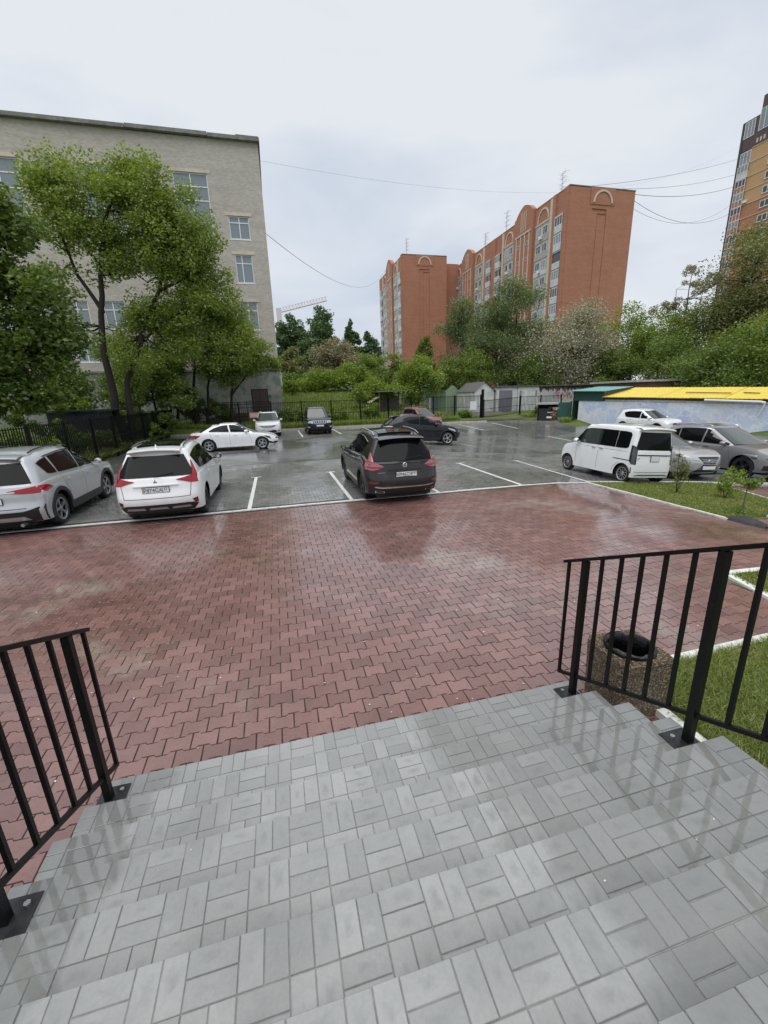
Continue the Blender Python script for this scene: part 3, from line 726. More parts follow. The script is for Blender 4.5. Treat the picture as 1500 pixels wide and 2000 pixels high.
        for k in range(nsp):
            a0 = 2*PI*k/nsp
            arms = [(-.16, -.06), (.16, .06)] if style == 'twin' else [(-.10, .0), (.10, .0)] if style == 'v' else [(0, 0)]
            wd = .026 if style == 'twin' else .034 if style == 'v' else .058
            if style == 'thin': wd = .022
            for da, dh in arms:
                p = (.05*math.cos(a0+dh*2), .05*math.sin(a0+dh*2), -.026); q = ((rr-.015)*math.cos(a0+da), (rr-.015)*math.sin(a0+da), -.018)
                d = Vector(q)-Vector(p); nrm = Vector((-d.y, d.x, 0)).normalized(); w0, w1 = wd*.5, wd*.72
                vs = [Vector(p)-nrm*w0, Vector(p)+nrm*w0, Vector(q)+nrm*w1, Vector(q)-nrm*w1]; dz = Vector((0, 0, -.03))
                rb.add(vs+[v+dz for v in vs], [(0, 3, 2, 1), (0, 1, 5, 4), (1, 2, 6, 5), (2, 3, 7, 6), (3, 0, 4, 7)])
        rm = rb.mesh('rim', mat, 30)
        for xw in s.xw:
            for sg in (1, -1):
                yo = min(s.hw(xw-r*.72), s.hw(xw+r*.72), s.b)*.965-.018; wo = link('wheel', hb, s.t, (xw-s.L/2, sg*yo, r)); wo.rotation_euler = (Matrix.Rotation(R(-90)*sg, 3, 'X') @ Matrix.Rotation(random.uniform(0, 1), 3, 'Z')).to_euler()
                link('tyre', ty, wo); link('rim', rm, wo)
    def arch_trim(s, wd=.07, mat=None, sillh=.10):
        mat = mat or M_PLASTIC
        for sg in (1, -1):
            b = MB(); lo = []; hi = []
            pts = []
            e0, e1 = .18, s.L-.22
            xs_ = [x for x in np.arange(e0, e1, .06)]+[xw+(s.Ra)*math.cos(R(d)) for xw in s.xw for d in range(0, 181, 10)]
            for xw in s.xw:
                arc_i = [(xw+s.Ra*math.cos(R(d)), s.r+s.Ra*math.sin(R(d))) for d in range(186, -7, -8)]; arc_o = [(xw+(s.Ra+wd)*math.cos(R(d)), s.r+(s.Ra+wd)*math.sin(R(d))) for d in range(186, -7, -8)]
                arc_i = [(xw-s.Ra, s.sill)]+arc_i+[(xw+s.Ra, s.sill)]; arc_o = [(xw-s.Ra-wd, s.sill)]+arc_o+[(xw+s.Ra+wd, s.sill)]
                G = [[s.w2(s.side(x, z, o_, sg)) for x, z in A_] for A_, o_ in ((arc_i, -.05), (arc_i, .012), (arc_o, .012), (arc_o, -.01))]
                b.grid(G)
            if sillh:
                x0, x1 = s.xw[0]+s.Ra+wd, s.xw[1]-s.Ra-wd; X = np.linspace(x0, x1, 14)
                b.grid([[s.w2(s.side(x, z, o_, sg)) for x in X] for z, o_ in ((s.sill-.02, -.06), (s.sill-.02, .01), (s.sill+sillh, .012), (s.sill+sillh, -.01))])
            b.build('cladding', mat, s.t, smooth=40)
    def mirror(s, x, z, mat, wd=.17):
        for sg in (1, -1):
            y = s.gb(.1)*1.0; b = MB()
            rows = []
            for i, (k, sc) in enumerate(((-.10, .55), (-.06, .9), (0, 1), (.06, .85), (.10, .35))):
                rows.append([s.w2((x+k*.9, sg*(y+.06+wd/2+math.cos(R(a))*wd/2*sc), z+.06+math.sin(R(a))*.075*sc)) for a in range(0, 361, 30)])
            b.grid(rows if sg > 0 else rows[::-1]); b.box(s.w2((x-.04, sg*(y+.035)-.04, z)), s.w2((x+.04, sg*(y+.035)+.07, z+.035)))
            o = b.build('mirror', mat, s.t, smooth=50)
            g = MB(); g.add([s.w2((x-.094, sg*(y+.06+wd/2+math.cos(R(a))*wd*.27), z+.06+math.sin(R(a))*.05)) for a in range(0, 360, 30)], [tuple(range(12))]); g.build('mirror_glass', M_CHROME, o)
    def handle(s, x, z, mat, ln=.17):
        for sg in (1, -1):
            p, q = s.side(x-ln/2, z, .022, sg), s.side(x+ln/2, z, .022, sg); MB().bar(s.w2(p), s.w2(q), .026, .022).build('door_handle', mat, s.t)
    def rails(s, x0, x1, mat, h=.035, yk=.90):
        for sg in (1, -1):
            pts = []; N = 9
            for i in range(N):
                u = i/(N-1); x = x0+(x1-x0)*u; e = min(u, 1-u); pts.append(s.w2((x, sg*s.gb(1)*yk, s.zr(x)+.012+h*min(1, e*8))))
            MB().tube(pts, .017, 6).build('roof_rail', mat, s.t, smooth=50)
    def fin(s, x, mat):
        z = s.zr(x)+s.sp.get('rcrown', .045)
        MB().add([s.w2((x-.03, -.02, z-.01)), s.w2((x-.03, .02, z-.01)), s.w2((x+.14, .012, z-.01)), s.w2((x+.14, -.012, z-.01)), s.w2((x-.01, -.005, z+.055)), s.w2((x-.01, .005, z+.055))],
                 [(0, 1, 5, 4), (1, 2, 5), (3, 0, 4), (2, 3, 4, 5)]).build('antenna_fin', mat, s.t)
    def plate(s, y, z, txt, rear=True, w_=.52, h=.112, reg=''):
        p = s.w2((s.rear if rear else s.front)(y, z, .012)); sg = -1 if rear else 1
        b = MB(); b.box((p[0]-.006, y-w_/2-.012, z-h/2-.012), (p[0]+.006, y+w_/2+.012, z+h/2+.012)); fr = b.build('plate_holder', M_INK, s.t)
        b = MB(); b.box((p[0]+sg*.006-.004, y-w_/2, z-h/2), (p[0]+sg*.006+.004, y+w_/2, z+h/2)); pl = b.build('licence_plate', M_PLATEW, fr)
        if rear: rot = Matrix(((0, 0, -1, 0), (-1, 0, 0, 0), (0, 1, 0, 0), (0, 0, 0, 1)))
        else: rot = Matrix(((0, 0, 1, 0), (1, 0, 0, 0), (0, 1, 0, 0), (0, 0, 0, 1)))
        xx = p[0]+sg*.0118
        if reg:
            side_ = -1 if rear else 1
            text_child('plate_number', txt, h*1.02, M_INK, fr, Matrix.Translation((xx, y-side_*w_*.115, z-.004)) @ rot, sx=.92)
            text_child('plate_region', reg, h*.74, M_INK, fr, Matrix.Translation((xx, y+side_*w_*.375, z+.015)) @ rot, sx=.9)
            MB().box((xx-.001, y+side_*w_*.265-.003, z-h/2+.004), (xx+.001, y+side_*w_*.265+.003, z+h/2-.004)).build('plate_divider', M_INK, fr)
        elif txt: text_child('plate_number', txt, h*.9, M_INK, fr, Matrix.Translation((xx, y, z)) @ rot)
    def ring_emblem(s, y, z, r, rear=True, bar=True, ry=None):
        p = s.w2((s.rear if rear else s.front)(y, z, .012)); ry = ry or r; b = MB()
        pts = [(p[0], y+ry*math.cos(R(a)), z+r*math.sin(R(a))) for a in range(0, 361, 24)]; b.tube(pts, .0075, 5)
        if bar: b.box((p[0]-.008, y-ry*1.15, z-.010), (p[0]+.008, y+ry*1.15, z+.010))
        b.build('emblem', M_CHROME, s.t, smooth=40)
    def wiper(s, yf0, yf1, t0, rear=True):
        a, c = s.w2(s.gend(yf0, t0, not rear, .02)), s.w2(s.gend(yf1, t0+.10, not rear, .02)); MB().bar(a, c, .022, .016).build('wiper', M_PLASTIC, s.t)
    def windscreens(s, rear=(.90, .07, .86), front=(.90, .05, .93), rmat=None, fmat=None):
        k, a, b_ = rear; s.patch('rear_window', lambda y, t, o: s.gend(y, t, False, o), [(-k*.93, b_), (k*.93, b_)], [(-k, a), (k, a)], rmat or M_GLASS, .006, 14, 5)
        k, a, b_ = front; s.patch('windscreen', lambda y, t, o: s.gend(y, t, True, o), [(-k, b_), (k, b_)], [(-k, a), (k, a)], fmat or M_SHIELD, .006, 14, 6)
    def spoiler(s, mat, wk=.88, out_=.16, drop=.02):
        g = s.sp['gh']; x1 = g['xr1']; z = s.zr(x1); b = s.gb(1)*wk; rows = []
        for i in range(9):
            y = -b+2*b*i/8; c = .03*(1-(y/b)**2); rows.append([s.w2((x1+.22, y, z+c+.020)), s.w2((x1-.02, y, z+c+.012)), s.w2((x1-out_, y*1.0, z+c-drop)), s.w2((x1-out_+.02, y, z+c-drop-.03)), s.w2((x1+.05, y, z+c-.08))])
        MB().grid(rows).build('spoiler', mat, s.t, smooth=50)
WHITE = paint('white_paint', (.84, .85, .86)); SILVER = paint('silver_paint', (.50, .52, .54), .3, .3); GREY = paint('grey_metal_paint', (.24, .24, .245), .3, .3)
BROWN = paint('dark_bronze_paint', (.026, .022, .021), .25, .28); BLACK = paint('black_paint', (.008, .009, .012), .1, .25); RED = paint('red_paint', (.20, .025, .032), .2, .3)
LSILV = paint('sonic_silver_paint', (.42, .43, .44), .3, .28)

# --- white crossover with slanted tail lamps, rear to the pavement
def eclipse():
    sp = dict(L=4.545, W=1.80, ro=.90, fo=.97, r=.345, sill=.26, clR=.55, n=3.2,
              belt=[(0, .99), (.35, 1.02), (1.0, 1.05), (2.2, 1.0), (3.3, .98), (3.5, .985), (4.2, .90), (4.5, .80)],
              roof=[(.3, 1.56), (.7, 1.615), (1.4, 1.655), (2.0, 1.65), (2.5, 1.60)],
              endR=[(.2, .16), (.36, .06), (.48, .0), (.62, .0), (.74, .05), (.9, .07), (1.05, .12)], endF=[(.2, .2), (.45, .02), (.7, 0), (.85, .12)],
              gh=dict(xr0=.16, xf0=3.42, xr1=.50, xf1=2.35, w0=.835, w1=.60, clr=.30))
    c = Car('parked_car', 'white crossover seen from behind, plate P874CA 27, beside the silver one', sp, (-2.68, 9.72+2.27), R(90), WHITE); c.body()
    c.windscreens((.93, .06, .80))
    c.patch('roof_glass', lambda y, x, o: (x, y, c.zr(x)+.045*(1-(y/.6)**2)**.75+.006+o-.004), [(-.42, 2.35), (.42, 2.35)], [(-.46, .85), (.46, .85)], M_GLASS, .006, 10, 8)
    gs = c.gside
    c.sides('side_window', gs, [(.62, 1.42), (1.0, 1.50), (1.38, 1.54)], [(.78, 1.12), (1.05, 1.10), (1.38, 1.085)], M_GLASS)
    c.sides('side_window', gs, [(1.44, 1.545), (1.9, 1.55), (2.25, 1.535)], [(1.44, 1.08), (1.9, 1.06), (2.25, 1.05)], M_GLASS)
    c.sides('side_window', gs, [(2.31, 1.53), (2.5, 1.49), (2.85, 1.31), (3.15, 1.10)], [(2.31, 1.05), (2.6, 1.045), (2.9, 1.04), (3.15, 1.035)], M_GLASS)
    c.seam([(1.36, .60), (1.40, .85), (1.41, 1.06)]); c.seam([(2.28, .34), (2.28, .7), (2.28, 1.04)]); c.seam([(3.28, .38), (3.26, .7), (3.20, .98)])
    c.both('tail_lamp', c.rear, [(.42, .975), (.56, 1.0), (.70, 1.03), (.80, 1.045)], [(.44, .962), (.58, .925), (.70, .885), (.83, .87)], M_LAMP_R, .016, 10, 4)
    for sg in (1, -1): c.patch('tail_lamp', lambda yf, t, o: c.gend(yf, t, False, o), [(sg*.955, .55), (sg*.975, .55)], [(sg*.87, -.02), (sg*.99, -.02)], M_LAMP_R, .012, 5, 6)
    c.patch('lower_bumper', c.rear, [(-.80, .40), (-.66, .45), (.66, .45), (.80, .40)], [(-.70, .27), (-.5, .26), (.5, .26), (.70, .27)], M_PLASTIC, .010, 16, 4)
    for y in (-.46, 0, .46): c.patch('bumper_insert', c.rear, [(y-.17, .385), (y+.17, .385)], [(y-.20, .335), (y+.20, .335)], M_RIM, .022, 6, 3)
    c.both('reflector', c.rear, [(.70, .52), (.80, .54)], [(.74, .42), (.80, .43)], M_LAMP_DR, .010, 5, 3)
    c.patch('tailgate_gap', c.rear, [(-.66, .602), (.66, .602)], [(-.66, .592), (.66, .592)], M_GAP, .002, 14, 2)
    for sg in (1, -1): c.patch('tailgate_gap', c.rear, [(sg*.70, .90), (sg*.712, .90)], [(sg*.66, .60), (sg*.672, .60)], M_GAP, .002, 2, 6)
    c.patch('plate_ledge', c.rear, [(-.44, .885), (.44, .885)], [(-.46, .862), (.46, .862)], WHITE, .028, 12, 3)
    c.plate(0, .775, 'Р874СА', True, reg='27')
    p = c.w2(c.rear(0, .945, .012)); b = MB()
    for a in (90, 210, 330):
        dx, dz = math.cos(R(a)), math.sin(R(a)); ox, oz = -dz, dx; l, w_ = .045, .017
        b.add([(p[0], 0, .945), (p[0], dx*l*.5+ox*w_, .945+dz*l*.5+oz*w_), (p[0], dx*l, .945+dz*l), (p[0], dx*l*.5-ox*w_, .945+dz*l*.5-oz*w_)], [(0, 1, 2, 3)])
    b.build('emblem', M_RIMD, c.t)
    c.wheels(M_RIMD, 5, 'twin'); c.mirror(3.02, 1.02, M_PLASTIC); c.handle(1.52, .93, WHITE); c.handle(2.50, .92, WHITE); c.rails(.75, 2.35, M_RIMD); c.fin(.62, WHITE); c.spoiler(WHITE); c.wiper(.05, -.45, .06)
eclipse()

# --- silver crossover cut by the left edge
def rav():
    sp = dict(L=4.60, W=1.86, ro=.94, fo=.97, r=.355, sill=.27, arch=.07, clR=.5, n=3.4,
              belt=[(0, 1.02), (.4, 1.06), (1.0, 1.08), (2.2, 1.04), (3.3, 1.03), (3.5, 1.05), (4.2, .98), (4.55, .86)],
              roof=[(.3, 1.58), (.7, 1.64), (1.4, 1.68), (2.0, 1.68), (2.6, 1.62)],
              endR=[(.2, .2), (.4, .04), (.55, 0), (.68, .06), (.9, .07), (1.05, .12)], endF=[(.2, .2), (.5, .0), (.8, .02), (.95, .1)],
              gh=dict(xr0=.14, xf0=3.45, xr1=.42, xf1=2.45, w0=.86, w1=.64, clr=.30))
    c = Car('parked_car', 'silver crossover with black arches cut by the left edge of the picture', sp, (-5.80, 9.75+2.3), R(90), SILVER); c.body()
    c.windscreens((.88, .08, .80)); gs = c.gside
    c.sides('side_window', gs, [(.66, 1.44), (.85, 1.49), (1.08, 1.52)], [(.80, 1.20), (.95, 1.17), (1.16, 1.16)], M_GLASS)
    c.sides('side_window', gs, [(1.18, 1.53), (1.7, 1.565), (2.22, 1.56)], [(1.24, 1.155), (1.7, 1.135), (2.22, 1.12)], M_GLASS)
    c.sides('side_window', gs, [(2.29, 1.555), (2.55, 1.52), (2.9, 1.34), (3.22, 1.13)], [(2.29, 1.115), (2.6, 1.11), (2.9, 1.10), (3.22, 1.09)], M_GLASS)
    c.sides('window_trim', gs, [(1.0, 1.55), (1.7, 1.60), (2.3, 1.595), (2.62, 1.55)], [(1.05, 1.535), (1.7, 1.582), (2.3, 1.575), (2.56, 1.535)], M_PLASTIC, .012)
    c.seam([(1.42, .62), (1.30, .82), (1.22, 1.10)]); c.seam([(2.26, .36), (2.26, .7), (2.26, 1.10)]); c.seam([(3.30, .40), (3.28, .7), (3.22, 1.03)])
    for sg in (1, -1):
        c.patch('tail_lamp', lambda q, z, o, sg=sg: c.rear(sg*q, z, o) if q < .86 else c.side(.30+(q-.86)*1.3, z, o, sg), [(.36, .955), (.60, .99), (.86, 1.02), (.97, 1.005), (1.15, .93)], [(.40, .915), (.60, .89), (.86, .87), (.97, .885), (1.15, .92)], M_LAMP_R, .014, 16, 4)
    c.patch('chrome_strip', c.rear, [(-.50, .945), (.50, .945)], [(-.50, .92), (.50, .92)], SILVER, .018, 12, 3)
    c.patch('lower_bumper', c.rear, [(-.90, .62), (-.62, .53), (.62, .53), (.90, .62)], [(-.88, .28), (-.5, .27), (.5, .27), (.88, .28)], M_PLASTIC, .012, 18, 5)
    c.patch('skid_plate', c.rear, [(-.58, .42), (.58, .42)], [(-.66, .33), (.66, .33)], LSILV, .026, 12, 3)
    c.patch('tailgate_gap', c.rear, [(-.64, .60), (.64, .60)], [(-.64, .588), (.64, .588)], M_GAP, .003, 14, 2)
    c.plate(0, .76, '         В', True, reg='27'); c.arch_trim(.085, sillh=.16); c.wheels(M_RIM, 5, 'v'); c.mirror(3.08, 1.08, SILVER); c.handle(1.45, .96, SILVER); c.handle(2.48, .95, SILVER)
    c.rails(.75, 2.45, M_PLASTIC); c.fin(.62, SILVER); c.spoiler(SILVER, .9, .12); 
    MB().tube([c.w2((.02, -.52, .25)), c.w2((.3, -.52, .25))], .035, 10).build('exhaust', M_RIM, c.t, smooth=40)
rav()

# --- dark bronze crossover in the middle
def murano():
    sp = dict(L=4.89, W=1.90, ro=1.03, fo=1.02, r=.365, sill=.27, arch=.06, clR=.62, n=2.9,
              belt=[(0, .99), (.35, 1.03), (.9, 1.14), (1.35, 1.09), (2.2, 1.04), (3.5, 1.02), (3.8, 1.02), (4.5, .92), (4.85, .80)],
              roof=[(.3, 1.54), (.7, 1.62), (1.5, 1.675), (2.2, 1.675), (2.8, 1.61)],
              endR=[(.2, .2), (.4, .05), (.55, .0), (.68, .03), (.8, .09), (1.0, .14)], endF=[(.2, .2), (.5, .0), (.8, .05), (.95, .15)],
              gh=dict(xr0=.20, xf0=3.70, xr1=.52, xf1=2.6, w0=.86, w1=.62, clr=.32))
    c = Car('parked_car', 'dark bronze crossover seen from behind in the middle bay, plate M946OY', sp, (2.90, 9.42+2.445), R(90), BROWN); c.body()
    c.windscreens((.90, .08, .88)); gs = c.gside
    c.patch('roof_glass', lambda y, x, o: (x, y, c.zr(x)+.045*(1-(y/.62)**2)**.75+.006+o-.004), [(-.40, 2.4), (.40, 2.4)], [(-.44, .95), (.44, .95)], M_GLASS, .006, 10, 8)
    c.sides('side_window', gs, [(.95, 1.46), (1.2, 1.51), (1.45, 1.54)], [(1.25, 1.20), (1.35, 1.17), (1.50, 1.15)], M_GLASS)
    c.sides('side_window', gs, [(1.52, 1.55), (2.0, 1.57), (2.42, 1.555)], [(1.57, 1.14), (2.0, 1.115), (2.42, 1.10)], M_GLASS)
    c.sides('side_window', gs, [(2.48, 1.55), (2.75, 1.50), (3.1, 1.31), (3.42, 1.11)], [(2.48, 1.10), (2.8, 1.09), (3.1, 1.08), (3.42, 1.07)], M_GLASS)
    c.sides('window_trim', gs, [(.95, 1.485), (1.5, 1.575), (2.1, 1.60), (2.7, 1.55)], [(.98, 1.472), (1.5, 1.562), (2.1, 1.587), (2.66, 1.538)], M_CHROME, .012)
    c.seam([(1.62, .62), (1.58, .85), (1.55, 1.10)]); c.seam([(2.45, .36), (2.45, .7), (2.45, 1.07)]); c.seam([(3.55, .40), (3.52, .7), (3.46, 1.0)])
    for sg in (1, -1):
        c.patch('tail_lamp', lambda q, z, o, sg=sg: c.rear(sg*q, z, o) if q < .84 else c.side(.34+(q-.84)*1.2, z, o, sg), [(.52, .95), (.66, 1.02), (.78, 1.07), (.90, 1.10)], [(.52, .94), (.66, .88), (.78, .86), (.92, .90)], M_LAMP_P, .016, 12, 4)
        c.patch('lamp_band', lambda q, z, o, sg=sg: c.rear(sg*q, z, o) if q < .84 else c.side(.34+(q-.84)*1.2, z, o, sg), [(.56, .950), (.72, .945), (.91, .955)], [(.56, .925), (.72, .90), (.91, .915)], M_LAMP_R, .022, 10, 3)
        c.patch('tail_lamp', lambda yf, t, o: c.gend(yf, t, False, o), [(sg*.95, .42), (sg*.985, .42)], [(sg*.84, -.02), (sg*1.0, -.02)], M_LAMP_P, .014, 5, 6)
        c.patch('reflector', c.rear, [(sg*.66, .58), (sg*.88, .61)], [(sg*.68, .52), (sg*.88, .54)], M_LAMP_DR, .012, 6, 3)
        c.patch('exhaust', c.rear, [(sg*.52, .345), (sg*.74, .37)], [(sg*.52, .295), (sg*.74, .315)], M_CHROME, .016, 6, 3)
        c.patch('exhaust_opening', c.rear, [(sg*.545, .335), (sg*.715, .358)], [(sg*.545, .305), (sg*.715, .325)], M_UNDER, .022, 6, 3)
    c.patch('lower_bumper', c.rear, [(-.86, .50), (-.66, .43), (.66, .43), (.86, .50)], [(-.80, .28), (-.5, .27), (.5, .27), (.80, .28)], M_PLASTIC, .010, 18, 5)
    c.patch('chrome_strip', c.rear, [(-.74, .475), (-.62, .455), (.62, .455), (.74, .475)], [(-.76, .455), (-.62, .430), (.62, .430), (.76, .455)], M_CHROME, .020, 18, 3)
    c.patch('tailgate_gap', c.rear, [(-.60, .632), (.60, .632)], [(-.60, .600), (.60, .600)], M_GAP, .003, 14, 2)
    c.patch('plate_ledge', c.rear, [(-.38, .895), (.38, .895)], [(-.42, .865), (.42, .865)], BROWN, .034, 12, 3)
    p = c.w2(c.rear(.56, .80, .010)); rot = Matrix(((0, 0, -1, 0), (-1, 0, 0, 0), (0, 1, 0, 0), (0, 0, 0, 1)))
    text_child('model_badge', 'MURANO', .042, M_CHROME, c.t, Matrix.Translation((p[0]-.002, .56, .80)) @ rot, ext=.004, sx=1.2)
    c.plate(-.02, .755, 'М946ОУ', True, reg='197'); c.ring_emblem(0, .965, .050); c.arch_trim(.05, sillh=.08); c.wheels(M_RIMD, 5, 'twin'); c.mirror(3.30, 1.06, BROWN); c.handle(1.72, .99, M_CHROME); c.handle(2.72, .97, M_CHROME)
    c.rails(.80, 2.55, M_CHROME, .04, .93); c.spoiler(BLACK, .92, .20); c.wiper(-.08, -.55, .10)
murano()

# --- white boxy minivan on the right
def nbox():
    sp = dict(L=3.395, W=1.475, ro=.42, fo=.455, r=.285, sill=.22, arch=.04, clR=.16, clF=.30, n=4.5, wall=.085, cat='van', top_in=.03, crown=.02,
              belt=[(0, 1.00), (1.2, 1.0), (2.6, 1.0), (2.75, 1.01), (3.1, .95), (3.38, .83)],
              roof=[(.0, 1.65), (.4, 1.69), (1.4, 1.715), (2.0, 1.705), (2.4, 1.66)],
              endR=[(.2, .03), (.4, .0), (.6, .0), (1.0, .03)], endF=[(.2, .1), (.45, 0), (.7, .02), (.9, .1)],
              gh=dict(xr0=.045, xf0=2.92, xr1=.10, xf1=2.30, w0=.725, w1=.625, clr=.14, clf=.30))
    c = Car('parked_van', 'white boxy minivan facing away beside the corner of the lawn', sp, (10.76, 9.98+1.70), R(90), WHITE); c.body()
    c.windscreens((.90, .05, .84)); gs = c.gside
    c.sides('side_window', gs, [(.30, 1.460), (.36, 1.531), (.55, 1.553), (.80, 1.558)], [(.30, 1.106), (.36, 1.062), (.55, 1.053), (.80, 1.053)], M_GLASS, .006, 12, 5)
    c.sides('side_window', gs, [(.82, 1.559), (1.45, 1.566)], [(.82, 1.053), (1.45, 1.053)], M_GLASS)
    c.sides('window_pillar', gs, [(1.45, 1.568), (1.55, 1.568)], [(1.45, 1.049), (1.55, 1.049)], M_PLASTIC, .005, 4, 4)
    c.sides('side_window', gs, [(1.55, 1.568), (2.05, 1.558), (2.16, 1.531)], [(1.55, 1.053), (2.05, 1.053), (2.28, 1.053)], M_SHIELD)
    c.sides('side_window', gs, [(2.27, 1.504), (2.36, 1.460)], [(2.40, 1.062), (2.66, 1.062)], M_GLASS, .006, 5, 5)
    c.sides('window_pillar', gs, [(2.16, 1.540), (2.27, 1.513)], [(2.28, 1.049), (2.40, 1.049)], M_PLASTIC, .004, 4, 4)
    c.seam([(1.50, .30), (1.50, .7), (1.50, 1.03)]); c.seam([(2.52, .34), (2.52, .7), (2.52, 1.0)]); c.seam([(.58, .62), (.80, .45), (.82, .32)]); c.seam([(.30, .955), (1.5, .965), (2.5, .965)], .006)
    c.sides('slide_rail', c.side, [(.14, .725), (.82, .735)], [(.14, .70), (.82, .71)], M_GAP, .003, 8, 2)
    for sg in (1, -1):
        c.patch('tail_lamp', lambda q, z, o, sg=sg: c.rear(sg*q, z, o) if q < .69 else c.side(.06+(q-.69), z, o, sg), [(.62, 1.06), (.66, 1.12), (.72, 1.16), (.80, 1.17)], [(.63, .62), (.66, .60), (.72, .62), (.80, .70)], M_LAMP_D, .012, 10, 6)
        c.patch('reflector', lambda q, z, o, sg=sg: c.rear(sg*q, z, o) if q < .69 else c.side(.06+(q-.69), z, o, sg), [(.705, .52), (.73, .53)], [(.70, .34), (.725, .34)], M_PLASTIC, .008, 3, 4)
    c.patch('chrome_strip', c.rear, [(-.60, .905), (.60, .905)], [(-.60, .875), (.60, .875)], M_RIMD, .016, 10, 3)
    c.patch('lower_bumper', c.rear, [(-.60, .28), (-.5, .31), (.5, .31), (.60, .28)], [(-.62, .265), (-.5, .285), (.5, .285), (.62, .265)], M_RIMD, .014, 12, 2)
    c.patch('tailgate_gap', c.rear, [(-.62, .388), (.62, .388)], [(-.62, .378), (.62, .378)], M_GAP, .003, 10, 2)
    c.plate(-.02, .79, '', True, w_=.30, h=.16); c.ring_emblem(.56, .79, .03, bar=False)
    c.wheels(M_RIM, 10, 'thin', .165); c.mirror(2.42, 1.05, WHITE); c.handle(1.36, .955, M_CHROME, .16); c.handle(1.70, .955, M_CHROME, .16); c.spoiler(WHITE, .97, .10, .03)
nbox()

# --- silver crossover facing the lawn
def rx():
    sp = dict(L=4.85, W=1.895, ro=1.0, fo=1.05, r=.365, sill=.27, clF=.95, n=2.7,
              belt=[(0, 1.0), (.5, 1.08), (1.4, 1.07), (2.4, 1.03), (3.4, 1.02), (3.7, 1.03), (4.3, .95), (4.65, .84), (4.85, .76)],
              roof=[(.3, 1.52), (.9, 1.63), (1.6, 1.67), (2.2, 1.66), (2.7, 1.60)],
              endR=[(.2, .2), (.5, 0), (1.0, .15)], endF=[(.2, .22), (.4, .03), (.6, .0), (.78, .04), (.9, .1)],
              gh=dict(xr0=.25, xf0=3.66, xr1=.75, xf1=2.55, w0=.85, w1=.62))
    c = Car('parked_car', 'silver crossover with a spindle grille facing the lawn beside the white van', sp, (13.38, 10.3+2.425), R(-90), LSILV); c.body(); c.windscreens(fmat=M_SHIELD); gs = c.gside
    c.sides('side_window', gs, [(1.0, 1.46), (1.7, 1.55), (2.35, 1.54)], [(1.1, 1.12), (1.7, 1.09), (2.35, 1.07)], M_GLASS)
    c.sides('side_window', gs, [(2.42, 1.54), (2.75, 1.46), (3.05, 1.29), (3.36, 1.09)], [(2.42, 1.07), (2.8, 1.06), (3.05, 1.055), (3.36, 1.05)], M_GLASS)
    c.sides('window_trim', gs, [(1.0, 1.49), (1.7, 1.578), (2.4, 1.57), (2.8, 1.475)], [(1.0, 1.475), (1.7, 1.562), (2.4, 1.555), (2.76, 1.465)], M_CHROME, .012)
    c.seam([(2.38, .36), (2.38, .7), (2.38, 1.05)]); c.seam([(3.50, .40), (3.48, .7), (3.40, 1.0)])
    c.patch('grille', c.front, [(-.42, .80), (-.30, .81), (.30, .81), (.42, .80)], [(-.22, .60), (-.15, .60), (.15, .60), (.22, .60)], M_PLASTIC, .010, 12, 4)
    c.patch('grille', c.front, [(-.22, .60), (0, .60), (.22, .60)], [(-.52, .28), (0, .27), (.52, .28)], M_PLASTIC, .010, 12, 5)
    for k in range(9):
        z = .30+k*.055; hwid = .50-(z-.28)*.85 if z < .6 else .22+(z-.6)*.85
        c.patch('grille_slat', c.front, [(-hwid, z+.008), (hwid, z+.008)], [(-hwid, z-.008), (hwid, z-.008)], M_CHROME if k % 2 else M_RIM, .018, 12, 2)
    c.both('head_lamp', c.front, [(.44, .78), (.62, .82), (.80, .88), (.88, .93)], [(.42, .70), (.60, .72), (.80, .77), (.88, .84)], M_LAMP_C, .010, 10, 4)
    c.both('fog_lamp', c.front, [(.60, .42), (.76, .50), (.84, .53)], [(.56, .34), (.74, .36), (.84, .40)], M_LAMP_C, .012, 8, 3)
    c.patch('chrome_strip', c.front, [(-.80, .325), (-.5, .29), (.5, .29), (.80, .325)], [(-.80, .30), (-.5, .262), (.5, .262), (.80, .30)], M_CHROME, .018, 16, 2)
    c.ring_emblem(0, .665, .06, False, False, .08); c.plate(0, .46, '', False); c.wheels(M_RIM, 10, 'thin'); c.mirror(3.22, 1.04, LSILV); c.handle(1.7, .97, M_CHROME); c.handle(2.65, .95, M_CHROME)
rx()

